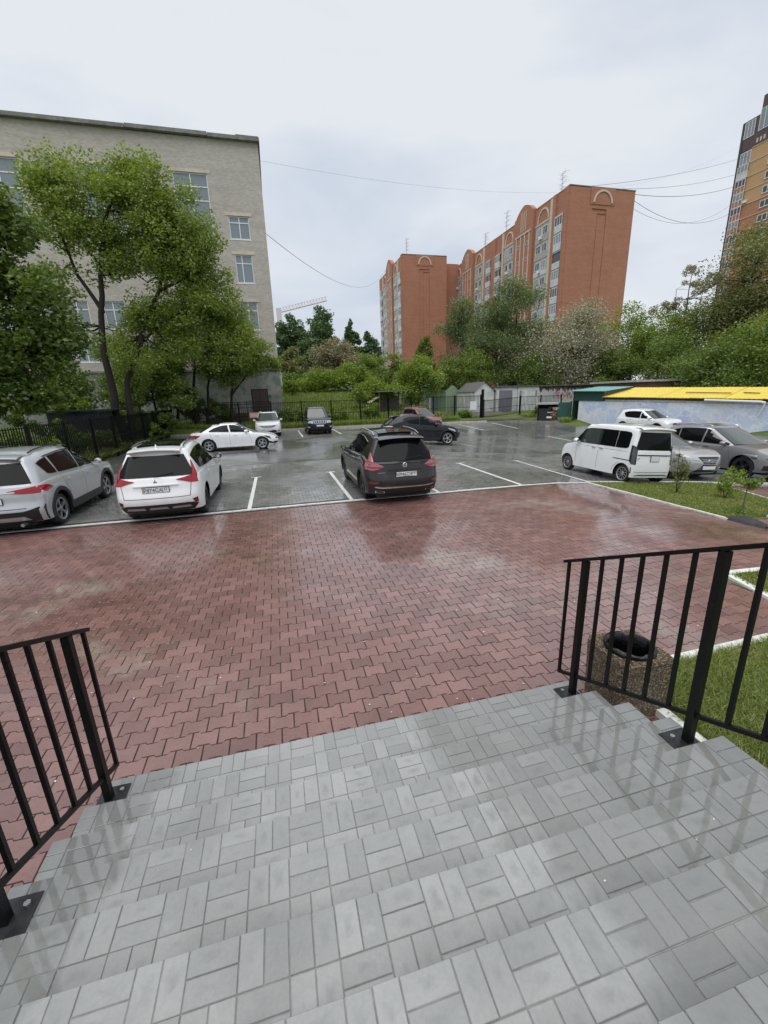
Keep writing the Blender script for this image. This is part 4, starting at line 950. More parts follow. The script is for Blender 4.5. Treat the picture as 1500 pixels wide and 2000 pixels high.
# --- grey crossover cut by the right edge
def gv():
    sp = dict(L=4.80, W=1.93, ro=1.0, fo=.92, r=.375, sill=.27, clF=.85, n=2.8,
              belt=[(0, 1.0), (.5, 1.10), (1.4, 1.08), (2.4, 1.05), (3.3, 1.05), (3.6, 1.08), (4.3, 1.02), (4.6, .94), (4.8, .84)],
              roof=[(.3, 1.54), (.9, 1.65), (1.6, 1.70), (2.2, 1.69), (2.7, 1.62)],
              endR=[(.2, .2), (.5, 0), (1.0, .15)], endF=[(.2, .2), (.4, .02), (.65, .0), (.85, .05), (1.0, .12)],
              gh=dict(xr0=.25, xf0=3.60, xr1=.65, xf1=2.45, w0=.865, w1=.64))
    c = Car('parked_car', 'grey crossover parked nearest the right edge beside the silver one', sp, (16.2, 9.75+2.4), R(-90), GREY); c.body(); c.windscreens(fmat=M_SHIELD); gs = c.gside
    c.sides('side_window', gs, [(.85, 1.43), (1.0, 1.50), (1.22, 1.54)], [(1.0, 1.20), (1.12, 1.15), (1.28, 1.13)], M_GLASS)
    c.sides('side_window', gs, [(1.28, 1.55), (1.8, 1.58), (2.25, 1.57)], [(1.33, 1.12), (1.8, 1.10), (2.25, 1.09)], M_GLASS)
    c.sides('side_window', gs, [(2.32, 1.565), (2.65, 1.49), (2.95, 1.33), (3.28, 1.11)], [(2.32, 1.09), (2.7, 1.08), (2.95, 1.075), (3.28, 1.07)], M_GLASS)
    c.sides('window_trim', gs, [(.85, 1.46), (1.3, 1.58), (1.8, 1.605), (2.35, 1.595), (2.72, 1.51)], [(.87, 1.445), (1.3, 1.562), (1.8, 1.588), (2.35, 1.578), (2.68, 1.50)], M_CHROME, .012)
    c.seam([(2.28, .36), (2.28, .7), (2.28, 1.07)]); c.seam([(3.46, .40), (3.42, .7), (3.32, 1.02)])
    for z in (.80, .72):
        for sg in (1, -1): c.patch('head_lamp', lambda q, z_, o, sg=sg: c.front(sg*q, z_, o) if q < .86 else c.side(4.8-.48-(q-.86)*1.2, z_, o, sg), [(.46, z+.03), (.86, z+.04), (1.25, z+.045)], [(.46, z-.015), (.86, z-.01), (1.25, z+.02)], M_LAMP_D if z < .75 else M_LAMP_C, .010, 12, 3)
    c.patch('grille', c.front, [(-.40, .84), (0, .86), (.40, .84)], [(-.14, .36), (0, .33), (.14, .36)], M_RIMD, .010, 12, 5)
    c.both('bumper_vent', c.front, [(.50, .48), (.84, .52)], [(.54, .34), (.84, .36)], M_PLASTIC, .008, 8, 3)
    c.plate(0, .42, '', False); c.wheels(M_RIMD, 5, 'twin'); c.arch_trim(.03, GREY, 0); c.mirror(3.16, 1.07, GREY); c.handle(1.6, 1.0, GREY); c.handle(2.55, .98, GREY); c.rails(.9, 2.4, M_CHROME, .02, .95)
gv()

# --- white crossover in front of the painted wall
def tig():
    sp = dict(L=4.49, W=1.84, ro=.93, fo=.88, r=.35, sill=.27, clF=.7,
              belt=[(0, 1.02), (.5, 1.08), (1.4, 1.05), (2.4, 1.02), (3.2, 1.02), (3.4, 1.05), (4.1, .98), (4.45, .86)],
              roof=[(.3, 1.58), (.8, 1.645), (1.5, 1.67), (2.1, 1.66), (2.6, 1.60)],
              endR=[(.2, .2), (.5, 0), (1.0, .15)], endF=[(.2, .2), (.4, .02), (.7, .0), (.9, .1)],
              gh=dict(xr0=.2, xf0=3.40, xr1=.50, xf1=2.35, w0=.84, w1=.63))
    c = Car('parked_car', 'white crossover parked along the blue painted wall', sp, (26.7, 25.7), R(-82), WHITE); c.body(); c.windscreens(); gs = c.gside
    c.sides('side_window', gs, [(.85, 1.42), (1.1, 1.52), (1.6, 1.555), (2.2, 1.55)], [(1.05, 1.15), (1.2, 1.11), (1.6, 1.09), (2.2, 1.07)], M_GLASS)
    c.sides('side_window', gs, [(2.27, 1.548), (2.55, 1.49), (2.85, 1.31), (3.12, 1.10)], [(2.27, 1.07), (2.6, 1.06), (2.85, 1.055), (3.12, 1.05)], M_GLASS)
    c.seam([(2.23, .36), (2.23, .7), (2.23, 1.05)]); c.seam([(1.35, .6), (1.32, .8), (1.28, 1.05)]); c.seam([(3.28, .40), (3.25, .7), (3.16, 1.0)])
    c.patch('grille', c.front, [(-.45, .80), (.45, .80)], [(-.45, .68), (.45, .68)], M_PLASTIC, .010, 12, 3); c.both('head_lamp', c.front, [(.46, .80), (.86, .88)], [(.46, .68), (.86, .72)], M_LAMP_C, .012, 8, 4)
    c.patch('lower_grille', c.front, [(-.55, .45), (.55, .45)], [(-.60, .32), (.60, .32)], M_PLASTIC, .010, 12, 3); c.ring_emblem(0, .745, .06, False, False)
    c.plate(0, .54, '', False); c.wheels(M_RIM, 5, 'v'); c.mirror(3.0, 1.04, WHITE); c.handle(1.55, .98, WHITE); c.handle(2.5, .96, WHITE); c.arch_trim(.05, sillh=.06)
tig()

# --- white saloon seen from the side
def cla():
    sp = dict(L=4.63, W=1.78, ro=1.02, fo=.91, r=.325, sill=.22, clR=.7, clF=.8, n=2.7, crown=.03,
              belt=[(0, .98), (.25, 1.005), (.8, 1.0), (1.4, .97), (2.3, .93), (3.2, .90), (3.4, .90), (4.1, .80), (4.5, .68), (4.63, .62)],
              roof=[(.9, 1.27), (1.2, 1.335), (1.6, 1.39), (2.1, 1.42), (2.5, 1.405), (2.8, 1.35)],
              endR=[(.2, .18), (.4, .03), (.55, 0), (.8, .04), (1.0, .12)], endF=[(.2, .18), (.35, .02), (.5, .0), (.65, .1)],
              gh=dict(xr0=.52, xf0=3.62, xr1=1.22, xf1=2.50, w0=.77, w1=.57, clr=.35, clf=.5))
    c = Car('parked_car', 'white four-door saloon standing side-on by the left fence', sp, (-2.27, 24.32), R(1), WHITE); c.body()
    c.windscreens((.88, .06, .92), (.9, .04, .95)); gs = c.gside
    c.sides('side_window', gs, [(1.08, 1.08), (1.32, 1.21), (1.7, 1.32), (2.02, 1.35)], [(1.12, 1.035), (1.35, 1.03), (1.7, 1.015), (2.08, .995)], M_GLASS)
    c.sides('side_window', gs, [(2.10, 1.352), (2.4, 1.34), (2.75, 1.21), (3.1, 1.0)], [(2.16, .99), (2.4, .98), (2.75, .965), (3.1, .955)], M_GLASS)
    c.seam([(1.30, .55), (1.20, .75), (1.12, .98)]); c.seam([(2.10, .30), (2.10, .6), (2.11, .95)]); c.seam([(3.16, .34), (3.16, .6), (3.08, .9)])
    for sg in (1, -1):
        c.patch('tail_lamp', lambda q, z, o, sg=sg: c.rear(sg*q, z, o) if q < .8 else c.side(.3+(q-.8), z, o, sg), [(.45, .86), (.8, .90), (1.15, .875)], [(.45, .72), (.8, .70), (1.0, .76)], M_LAMP_R, .010, 10, 4)
        c.patch('head_lamp', lambda q, z, o, sg=sg: c.front(sg*q, z, o) if q < .8 else c.side(4.63-.42-(q-.8), z, o, sg), [(.45, .62), (.8, .68), (1.15, .74)], [(.45, .54), (.8, .54), (1.0, .62)], M_LAMP_D, .010, 10, 4)
        c.patch('bumper_vent', lambda q, z, o, sg=sg: c.front(sg*q, z, o) if q < .8 else c.side(4.63-.42-(q-.8), z, o, sg), [(.5, .38), (.8, .40), (.95, .44)], [(.5, .28), (.8, .28), (.88, .30)], M_PLASTIC, .006, 8, 3)
    c.patch('grille', c.front, [(-.42, .58), (.42, .58)], [(-.38, .42), (.38, .42)], M_PLASTIC, .008, 10, 3)
    c.sides('side_skirt', c.side, [(1.5, .285), (3.2, .285)], [(1.5, .22), (3.2, .22)], WHITE, .018, 10, 3)
    c.wheels(M_RIM, 5, 'twin'); c.mirror(2.95, .95, WHITE); c.handle(1.50, .86, WHITE); c.handle(2.40, .83, WHITE)
cla()

# --- black coupe-crossover seen from the side
def chr_():
    sp = dict(L=4.36, W=1.80, ro=.88, fo=.84, r=.345, sill=.27, arch=.06, clR=.6, clF=.75, n=2.7,
              belt=[(0, .98), (.4, 1.06), (.95, 1.17), (1.4, 1.08), (2.2, 1.0), (3.1, .98), (3.3, 1.0), (3.9, .92), (4.3, .78)],
              roof=[(.3, 1.36), (.8, 1.47), (1.4, 1.55), (2.0, 1.565), (2.5, 1.50)],
              endR=[(.2, .2), (.5, .04), (.7, .0), (.9, .04), (1.0, .1)], endF=[(.2, .2), (.45, .02), (.65, .0), (.8, .1)],
              gh=dict(xr0=.14, xf0=3.30, xr1=.72, xf1=2.25, w0=.80, w1=.58))
    c = Car('parked_car', 'black coupe-like crossover standing side-on behind the dark bronze one', sp, (7.55, 21.95), R(-6), BLACK); c.body(); c.windscreens((.9, .05, .9)); gs = c.gside
    c.sides('side_window', gs, [(1.05, 1.32), (1.4, 1.43), (1.95, 1.465)], [(1.25, 1.22), (1.4, 1.14), (1.95, 1.07)], M_GLASS)
    c.sides('side_window', gs, [(2.0, 1.465), (2.35, 1.42), (2.7, 1.25), (3.0, 1.06)], [(2.0, 1.065), (2.4, 1.04), (2.7, 1.03), (3.0, 1.025)], M_GLASS)
    c.seam([(1.98, .36), (1.98, .7), (1.98, 1.04)]); c.seam([(3.12, .40), (3.1, .7), (3.02, .98)])
    for sg in (1, -1):
        c.patch('tail_lamp', lambda q, z, o, sg=sg: c.rear(sg*q, z, o) if q < .8 else c.side(.28+(q-.8), z, o, sg), [(.45, .92), (.8, .98), (1.0, .97)], [(.45, .78), (.8, .80), (.95, .86)], M_LAMP_C, .014, 10, 4)
        c.patch('head_lamp', lambda q, z, o, sg=sg: c.front(sg*q, z, o) if q < .8 else c.side(4.36-.4-(q-.8), z, o, sg), [(.40, .74), (.8, .80), (1.25, .90)], [(.40, .68), (.8, .70), (1.15, .82)], M_LAMP_C, .010, 10, 4)
    c.arch_trim(.07, sillh=.14); c.wheels(M_RIM, 5, 'v'); c.mirror(2.86, 1.02, BLACK); c.handle(2.2, .92, BLACK); c.spoiler(BLACK, .9, .22)
    c.patch('grille', c.front, [(-.5, .46), (.5, .46)], [(-.55, .32), (.55, .32)], M_PLASTIC, .008, 10, 3)
chr_()

# --- white crossover facing out of the far row
def harrier():
    sp = dict(L=4.75, W=1.835, ro=.98, fo=.95, r=.36, sill=.27, clF=.8, n=2.8,
              belt=[(0, 1.02), (.5, 1.08), (1.4, 1.06), (2.4, 1.03), (3.4, 1.02), (3.6, 1.04), (4.3, .98), (4.6, .88), (4.75, .82)],
              roof=[(.3, 1.56), (.9, 1.65), (1.6, 1.69), (2.2, 1.68), (2.7, 1.62)], endR=[(.2, .2), (.5, 0), (1.0, .15)], endF=[(.2, .2), (.4, .02), (.65, .0), (.85, .07)],
              gh=dict(xr0=.2, xf0=3.58, xr1=.6, xf1=2.55, w0=.84, w1=.63))
    c = Car('parked_car', 'white crossover facing out of the far row by the ramp door', sp, (-.62, 31.0+2.4), R(-90), WHITE); c.body(); c.windscreens(); gs = c.gside
    c.sides('side_window', gs, [(1.0, 1.48), (1.7, 1.56), (2.3, 1.55)], [(1.1, 1.12), (1.7, 1.10), (2.3, 1.08)], M_GLASS); c.sides('side_window', gs, [(2.37, 1.55), (2.7, 1.47), (3.0, 1.30), (3.3, 1.10)], [(2.37, 1.08), (2.7, 1.07), (3.0, 1.065), (3.3, 1.06)], M_GLASS)
    c.patch('grille', c.front, [(-.55, .80), (-.3, .79), (.3, .79), (.55, .80)], [(-.42, .68), (-.3, .655), (.3, .655), (.42, .68)], M_PLASTIC, .010, 12, 4); c.patch('chrome_strip', c.front, [(-.4, .735), (.4, .735)], [(-.4, .715), (.4, .715)], M_CHROME, .02, 8, 2)
    c.both('head_lamp', c.front, [(.56, .80), (.85, .90)], [(.46, .70), (.85, .80)], M_LAMP_C, .012, 8, 4); c.patch('lower_grille', c.front, [(-.50, .48), (.50, .48)], [(-.62, .30), (.62, .30)], M_PLASTIC, .010, 12, 4)
    c.both('fog_lamp', c.front, [(.66, .42), (.80, .46)], [(.66, .36), (.80, .38)], M_LAMP_D, .012, 5, 3); c.plate(0, .50, '', False); c.wheels(M_RIMD, 5, 'twin'); c.mirror(3.16, 1.06, WHITE); c.fin(.8, WHITE); c.rails(.8, 2.4, M_RIMD)
    c.patch('roof_glass', lambda y, x, o: (x, y, c.zr(x)+.045*(1-(y/.63)**2)**.75+.006+o-.004), [(-.40, 2.4), (.40, 2.4)], [(-.44, .95), (.44, .95)], M_GLASS, .006, 8, 6)
harrier()

# --- black off-roader
def prado():
    sp = dict(L=4.84, W=1.885, ro=1.06, fo=.98, r=.39, sill=.36, arch=.07, clF=.6, clR=.4, n=3.2,
              belt=[(0, 1.12), (.5, 1.16), (2.4, 1.14), (3.4, 1.13), (3.6, 1.14), (4.4, 1.10), (4.8, 1.0)],
              roof=[(.2, 1.78), (.9, 1.84), (1.8, 1.86), (2.4, 1.84), (2.9, 1.78)], endR=[(.2, .15), (.5, 0), (1.0, .06)], endF=[(.2, .2), (.45, .0), (.7, .0), (1.0, .08)],
              gh=dict(xr0=.12, xf0=3.52, xr1=.35, xf1=2.75, w0=.86, w1=.68))
    c = Car('parked_car', 'black off-roader with a toothed chrome grille facing out of the far row', sp, (3.02, 30.7+2.4), R(-90), BLACK); c.body(); c.windscreens(); gs = c.gside
    c.sides('side_window', gs, [(.6, 1.65), (1.4, 1.71), (2.3, 1.71)], [(.6, 1.22), (1.4, 1.20), (2.3, 1.19)], M_GLASS); c.sides('side_window', gs, [(2.37, 1.71), (2.85, 1.62), (3.25, 1.28)], [(2.37, 1.19), (2.85, 1.18), (3.25, 1.18)], M_GLASS)
    c.patch('grille', c.front, [(-.46, 1.0), (.46, 1.0)], [(-.38, .74), (.38, .74)], M_PLASTIC, .008, 10, 4)
    for y in (-.40, -.24, -.08, .08, .24, .40): c.patch('grille_bar', c.front, [(y*1.08-.03, .98), (y*1.08+.03, .98)], [(y*.85-.025, .76), (y*.85+.025, .76)], M_CHROME, .022, 3, 4)
    c.patch('chrome_strip', c.front, [(-.48, 1.02), (.48, 1.02)], [(-.48, .99), (.48, .99)], M_CHROME, .02, 8, 2)
    c.both('head_lamp', c.front, [(.50, 1.0), (.88, 1.0)], [(.46, .80), (.88, .84)], M_LAMP_C, .012, 6, 4); c.ring_emblem(0, .88, .05, False, False, .07); c.both('fog_lamp', c.front, [(.70, .58), (.88, .60)], [(.70, .50), (.88, .52)], M_LAMP_C, .012, 5, 3)
    c.patch('lower_grille', c.front, [(-.6, .50), (.6, .50)], [(-.6, .38), (.6, .38)], M_PLASTIC, .008, 10, 3); c.plate(0, .64, '', False); c.wheels(M_RIM, 6, 'v', .26); c.mirror(3.15, 1.16, BLACK, .2); c.rails(.5, 2.6, M_RIMD); c.arch_trim(.06, BLACK, 0)
    c.patch('bonnet_deflector', c.front, [(-.75, 1.075), (.75, 1.075)], [(-.75, 1.03), (.75, 1.03)], M_LAMP_D, .05, 10, 3)
prado()

# --- red car behind the black one
def redcar():
    sp = dict(L=4.3, W=1.76, ro=.85, fo=.88, r=.32, sill=.25, belt=[(0, 1.0), (.5, 1.03), (2.4, .98), (3.2, .97), (3.4, .98), (4.0, .90), (4.28, .78)],
              roof=[(.3, 1.52), (.9, 1.57), (1.6, 1.585), (2.2, 1.57), (2.6, 1.50)], endR=[(.2, .2), (.5, 0), (1.0, .1)], endF=[(.2, .2), (.45, .0), (.65, .0), (.85, .1)],
              gh=dict(xr0=.2, xf0=3.4, xr1=.5, xf1=2.3, w0=.80, w1=.60))
    c = Car('parked_car', 'red crossover half hidden behind the black coupe-like one', sp, (11.55, 33.3), R(-75), RED); c.body(); c.windscreens(); gs = c.gside
    c.sides('side_window', gs, [(.7, 1.42), (1.4, 1.48), (2.0, 1.48)], [(.8, 1.08), (1.4, 1.05), (2.0, 1.03)], M_GLASS); c.sides('side_window', gs, [(2.07, 1.48), (2.4, 1.42), (2.8, 1.20), (3.05, 1.04)], [(2.07, 1.03), (2.4, 1.02), (2.8, 1.015), (3.05, 1.01)], M_GLASS)
    c.patch('grille', c.front, [(-.45, .72), (.45, .72)], [(-.45, .60), (.45, .60)], M_PLASTIC, .010, 10, 3); c.both('head_lamp', c.front, [(.48, .75), (.82, .82)], [(.48, .64), (.82, .68)], M_LAMP_C, .012, 6, 4)
    c.plate(0, .48, '', False); c.wheels(M_RIM, 5, 'v'); c.mirror(2.95, 1.0, RED); c.rails(.7, 2.2, M_RIM, .04)
redcar()
# ------------------------------------------------------------------ buildings
M_FRAME = plain('white_window_frame', (.72, .73, .74), .4); M_PANE = plain('window_glass', (.20, .24, .27), .04, spec=.9); M_PANED = plain('window_glass_dark', (.035, .042, .048), .05, spec=.8)  # M_PANE: sky reflection painted into the pale blue-grey base colour
def brick_mat(name, c1, c2, mortar, rough=.8, bw=.26, rh=.088, stain=(.3, .28, .26), amt=.35, off=0):
    t = NT(name); g = t.n('ShaderNodeNewGeometry'); sp_ = t.n('ShaderNodeSeparateXYZ'); t.l(g.outputs['Position'], sp_.inputs[0])
    cb = t.n('ShaderNodeCombineXYZ'); t.l(t.math('ADD', sp_.outputs[0], sp_.outputs[1]), cb.inputs[0]); t.l(sp_.outputs[2], cb.inputs[1])
    br = t.n('ShaderNodeTexBrick'); br.inputs['Scale'].default_value = 1; br.inputs['Brick Width'].default_value = bw; br.inputs['Row Height'].default_value = rh; br.inputs['Mortar Size'].default_value = .010
    br.inputs['Color1'].default_value = (*c1, 1); br.inputs['Color2'].default_value = (*c2, 1); br.inputs['Mortar'].default_value = (*mortar, 1); t.l(cb.outputs[0], br.inputs['Vector'])
    p = t.pos(); v = t.noise(p, .45, 8, .7); h = t.noise(t.pos((.15, .15, 1.6)), 1.2, 5, .6); w_ = t.noise(p, 16, 3, .6)
    c = t.mix(t.ramp(v, [(.45, 0.), (.8, amt)]), br.outputs['Color'], stain)
    c = t.mix(t.ramp(h, [(.35, .28), (.6, 0.)]), c, t.mix(1, c, (.72, .70, .70), 'MULTIPLY'))
    c = t.mix(t.math('MULTIPLY', w_, .35), c, t.mix(1, c, (1.35, 1.3, 1.25), 'MULTIPLY'))
    t.bsdf(c, rough, normal=t.bump(br.outputs['Fac'], -.4, .01), spec=.25); return t.m
M_SILIC = brick_mat('pale_silicate_brick', (.50, .468, .42), (.38, .352, .318), (.51, .485, .44), stain=(.34, .315, .285))
M_REDBR = brick_mat('red_brick', (.43, .185, .115), (.335, .137, .085), (.38, .22, .16), stain=(.47, .25, .175), amt=.5)
M_YELBR = brick_mat('ochre_brick', (.52, .33, .165), (.45, .27, .13), (.50, .38, .25), stain=(.56, .36, .18))
M_CONC = plain('grey_panel', (.40, .385, .365), .8, var=.15, scale=2); M_PALE = plain('pale_trim', (.58, .50, .42), .7, var=.12, scale=2); M_BALC = plain('balcony_white', (.56, .58, .60), .5, var=.15, scale=1.2)
M_BROWN = plain('brown_cladding', (.085, .055, .052), .5, var=.2, scale=2)
M_SLAB = plain('roof_edge_concrete', (.20, .195, .18), .8, var=.35, scale=2); M_ROOFG = plain('roof_felt', (.10, .10, .10), .8, var=.2)

def window(owner, kind, o, ux, u0, u1, z0, z1, nrm, mull=(), trans=(), fw=.07, pane=None, proud=.0, sill=True):
    """window frame part with panes; lies in the vertical plane through o, horizontal axis ux, outward normal nrm"""
    ux, nrm, o = Vector(ux), Vector(nrm), Vector(o)
    def P(u, z, d): v = o+ux*u+nrm*d; return (v.x, v.y, z)
    b = MB()
    def bar(ua, ub, za, zb, d0=0, d1=.06):
        vs = [P(ua, za, d0+proud), P(ub, za, d0+proud), P(ub, zb, d0+proud), P(ua, zb, d0+proud), P(ua, za, d1+proud), P(ub, za, d1+proud), P(ub, zb, d1+proud), P(ua, zb, d1+proud)]
        b.add(vs, [(4, 5, 6, 7), (0, 1, 5, 4), (1, 2, 6, 5), (2, 3, 7, 6), (3, 0, 4, 7)])
    bar(u0, u1, z0, z0+fw); bar(u0, u1, z1-fw, z1); bar(u0, u0+fw, z0+fw, z1-fw); bar(u1-fw, u1, z0+fw, z1-fw)
    U = [u0+fw]+[u0+(u1-u0)*m for m in mull]+[u1-fw]; Z = [z0+fw]+[z0+(z1-z0)*m for m in trans]+[z1-fw]
    for m in mull: bar(u0+(u1-u0)*m-fw/2, u0+(u1-u0)*m+fw/2, z0+fw, z1-fw, 0, .055)
    for m in trans: bar(u0+fw, u1-fw, z0+(z1-z0)*m-fw/2, z0+(z1-z0)*m+fw/2, 0, .05)
    if sill: bar(u0-.08, u1+.08, z0-.07, z0-.005, 0, .16)
    w_ = b.build('window', M_FRAME, owner)
    for i in range(len(U)-1):
        for k in range(len(Z)-1):
            q = MB(); a, c = U[i]+(fw/2 if i else 0), U[i+1]-(fw/2 if i < len(U)-2 else 0); e, f = Z[k]+(fw/2 if k else 0), Z[k+1]-(fw/2 if k < len(Z)-2 else 0)
            q.add([P(a, e, .012+proud), P(c, e, .012+proud), P(c, f, .012+proud), P(a, f, .012+proud)], [(0, 1, 2, 3)]); q.build('pane', pane or M_PANE, w_)
    return w_
def wall_open(b, o, ux, nrm, U0, U1, Z0, Z1, holes, depth=.16):
    ux, nrm, o = Vector(ux), Vector(nrm), Vector(o)
    def P(u, z, d=0): v = o+ux*u+nrm*d; return (v.x, v.y, z)
    us = sorted(set([U0, U1]+[h[0] for h in holes]+[h[1] for h in holes])); zs = sorted(set([Z0, Z1]+[h[2] for h in holes]+[h[3] for h in holes]))
    for a, c in zip(us, us[1:]):
        run = None
        for e, f in zip(zs, zs[1:]):
            if any(h[0] <= (a+c)/2 <= h[1] and h[2] <= (e+f)/2 <= h[3] for h in holes): continue
            b.add([P(a, e), P(c, e), P(c, f), P(a, f)], [(0, 1, 2, 3)])
    for a, c, e, f in holes:
        r0 = [P(a, e), P(c, e), P(c, f), P(a, f)]; r1 = [P(a, e, -depth), P(c, e, -depth), P(c, f, -depth), P(a, f, -depth)]
        b.add(r0+r1, [(0, 4, 5, 1), (1, 5, 6, 2), (2, 6, 7, 3), (3, 7, 4, 0)])

# ---- pale brick building on the left
BY, BX0, BX1, BZ = 42.6, -46.0, .70, 23.05
lb = thing('brick_building', 'tall pale brick building with large stairwell glazing behind the left trees', 'building', (0, 0, 0))
wins = []    # u0,u1,z0,z1,mull,trans
wins += [(-2.30, -.62, 15.95, 17.70, (.5,), (.72,)), (-2.14, -.68, 12.55, 14.78, (.4,), (.70,)), (-2.12, -.65, 8.70, 11.03, (.45,), (.70,)), (-2.10, -.62, 5.35, 7.5, (.5,), ())]
for x in (-6.28, -13.0, -19.7, -26.4, -33.1): wins.append((x, x+2.68, 16.1, 20.6, (.5,), (.22, .57, .79)))
for x in (-5.0, -7.7, -10.4, -13.1, -15.8, -18.5, -21.2, -23.9, -26.6):
    wins.append((x, x+1.6, 8.7, 10.9, (.45,), (.7,)))
    if x < -6: wins.append((x, x+1.6, 6.1, 7.7, (.5,), ()))
holes = [w_[:4] for w_ in wins]
b = MB(); wall_open(b, (0, BY, 0), (1, 0, 0), (0, -1, 0), BX0, BX1, 5.3, BZ, holes)
b.add([(BX1, BY, 0), (BX1, BY+14, 0), (BX1, BY+14, BZ), (BX1, BY, BZ)], [(0, 1, 2, 3)]); b.add([(BX0, BY, 0), (BX0, BY+14, 0), (BX0, BY+14, BZ), (BX0, BY, BZ)], [(3, 2, 1, 0)]); b.add([(BX0, BY+14, 0), (BX1, BY+14, 0), (BX1, BY+14, BZ), (BX0, BY+14, BZ)], [(3, 2, 1, 0)])
b.build('wall', M_SILIC, lb)
for u0, u1, z0, z1, mu, tr in wins: window(lb, 'w', (0, BY+.14, 0), (1, 0, 0), u0, u1, z0, z1, (0, -1, 0), mu, tr, .085, None, 0)
for u0, u1, z0, z1, mu, tr in wins[:9]: MB().box((u0-.25, BY-.03, z1+.012), (u1+.25, BY+.10, z1+.26)).build('lintel', M_PALE, lb)
def peel():
    t = NT('peeling_green_plaster'); p = t.pos(); f = t.noise(p, 1.6, 7, .7, .5); g2 = t.noise(p, .5, 4)
    c = t.mix(t.ramp(f, [(.44, 0.), (.52, 1.)]), (.155, .21, .175), (.30, .29, .265)); c = t.mix(t.ramp(g2, [(.4, .5), (.6, 0.)]), c, (.13, .15, .13)); t.bsdf(c, .85, normal=t.bump(f, .4, .02), spec=.2); return t.m
M_PEEL = peel()
DZ0, DZ1 = 1.45, 3.55
b = MB(); wall_open(b, (0, BY-.06, 0), (1, 0, 0), (0, -1, 0), BX0, BX1+.06, 0, 5.2, [(-2.07, -.52, DZ0, DZ1)]+[(x, x+1.7, 2.9, 4.5) for x in (-9.5, -14.5, -19.5)], .2)
b.add([(BX1+.06, BY-.06, 0), (BX1+.06, BY+14, 0), (BX1+.06, BY+14, 5.2), (BX1+.06, BY-.06, 5.2)], [(0, 1, 2, 3)]); b.build('plinth', M_PEEL, lb)
MB().box((BX0, BY-.16, 5.2), (BX1+.16, BY+.02, 5.36)).build('string_course', M_SLAB, lb)
for x in (-9.5, -14.5, -19.5): window(lb, 'w', (0, BY+.10, 0), (1, 0, 0), x, x+1.7, 2.9, 4.5, (0, -1, 0), (.5,), (), .08, M_PANED, 0, False)
for xa, xb, dz in ((BX0, -9.2, .0), (-9.15, -3.2, .04), (-3.17, BX1+.15, -.01)):
    MB().box((xa, BY-.35, BZ+.002+dz), (xb, BY+14, BZ+.26+dz)).build('roof_slab', M_SLAB, lb)
MB().box((-1.0, BY-.30, BZ+.265), (BX1+.1, BY+.3, BZ+.34)).build('roof_cap', M_SLAB, lb)
door = MB().box((-2.05, BY-.02, DZ0), (-.54, BY+.04, DZ1)).build('door', plain('brown_door', (.040, .026, .022), .5, var=.2), lb)
for i in range(2): MB().box((-1.98+i*.72, BY-.045, DZ0+.15), (-1.36+i*.72, BY-.022, DZ1-.12)).build('door_panel', plain('brown_door_panel', (.055, .036, .030), .45, var=.2), door)
MB().box((-.42, BY-.16, 2.75), (-.30, BY-.062, 2.95)).build('intercom', M_PLASTIC, lb)
MB().box((-4.2, BY-2.0, .3), (-.2, BY-.07, DZ0-.02)).build('landing', plain('brown_block', (.075, .055, .048), .8, var=.3, scale=4, bump=.3), lb)
b = MB(); b.add([(-4.2, BY-2.0, .3), (-9, BY-2.0, .3), (-4.2, BY-.07, .3), (-9, BY-.07, .3), (-4.2, BY-2.0, DZ0-.02), (-4.2, BY-.07, DZ0-.02)], [(0, 1, 4), (2, 5, 3), (1, 3, 5, 4)]); b.build('ramp', M_SLAB, lb)
rl = thing('ramp_railing', 'dark railing along the landing and ramp of the brown door', 'railing', (-2, BY-1.95, DZ0))
for xa, xb, za, zb in ((1.7, -2.2, 0, 0), (-2.2, -7, 0, -1.1)):
    for h in (.45, .95): MB().bar((xa, 0, za+h), (xb, 0, zb+h), .045).build('rail', M_IRON, rl)
for i in range(9):
    x = 1.65-i*1.05; dz = 0 if x > -2.2 else -(-2.2-x)*.229; MB().bar((x, 0, dz-.02), (x, 0, dz+.95), .04).build('post', M_IRON, rl)
sg = MB().box((-2.15, 37.32, 1.10), (-1.35, 37.35, 1.55)).build('notice_board', plain('sign_pinkish', (.55, .28, .24), .5), None); tag(sg, 'pale red notice board on the fence beside the far white crossover', 'sign')
MB().box((-2.08, 37.312, 1.2), (-1.42, 37.319, 1.45)).build('notice_sheet', plain('sign_sheet', (.62, .48, .44), .5), sg)

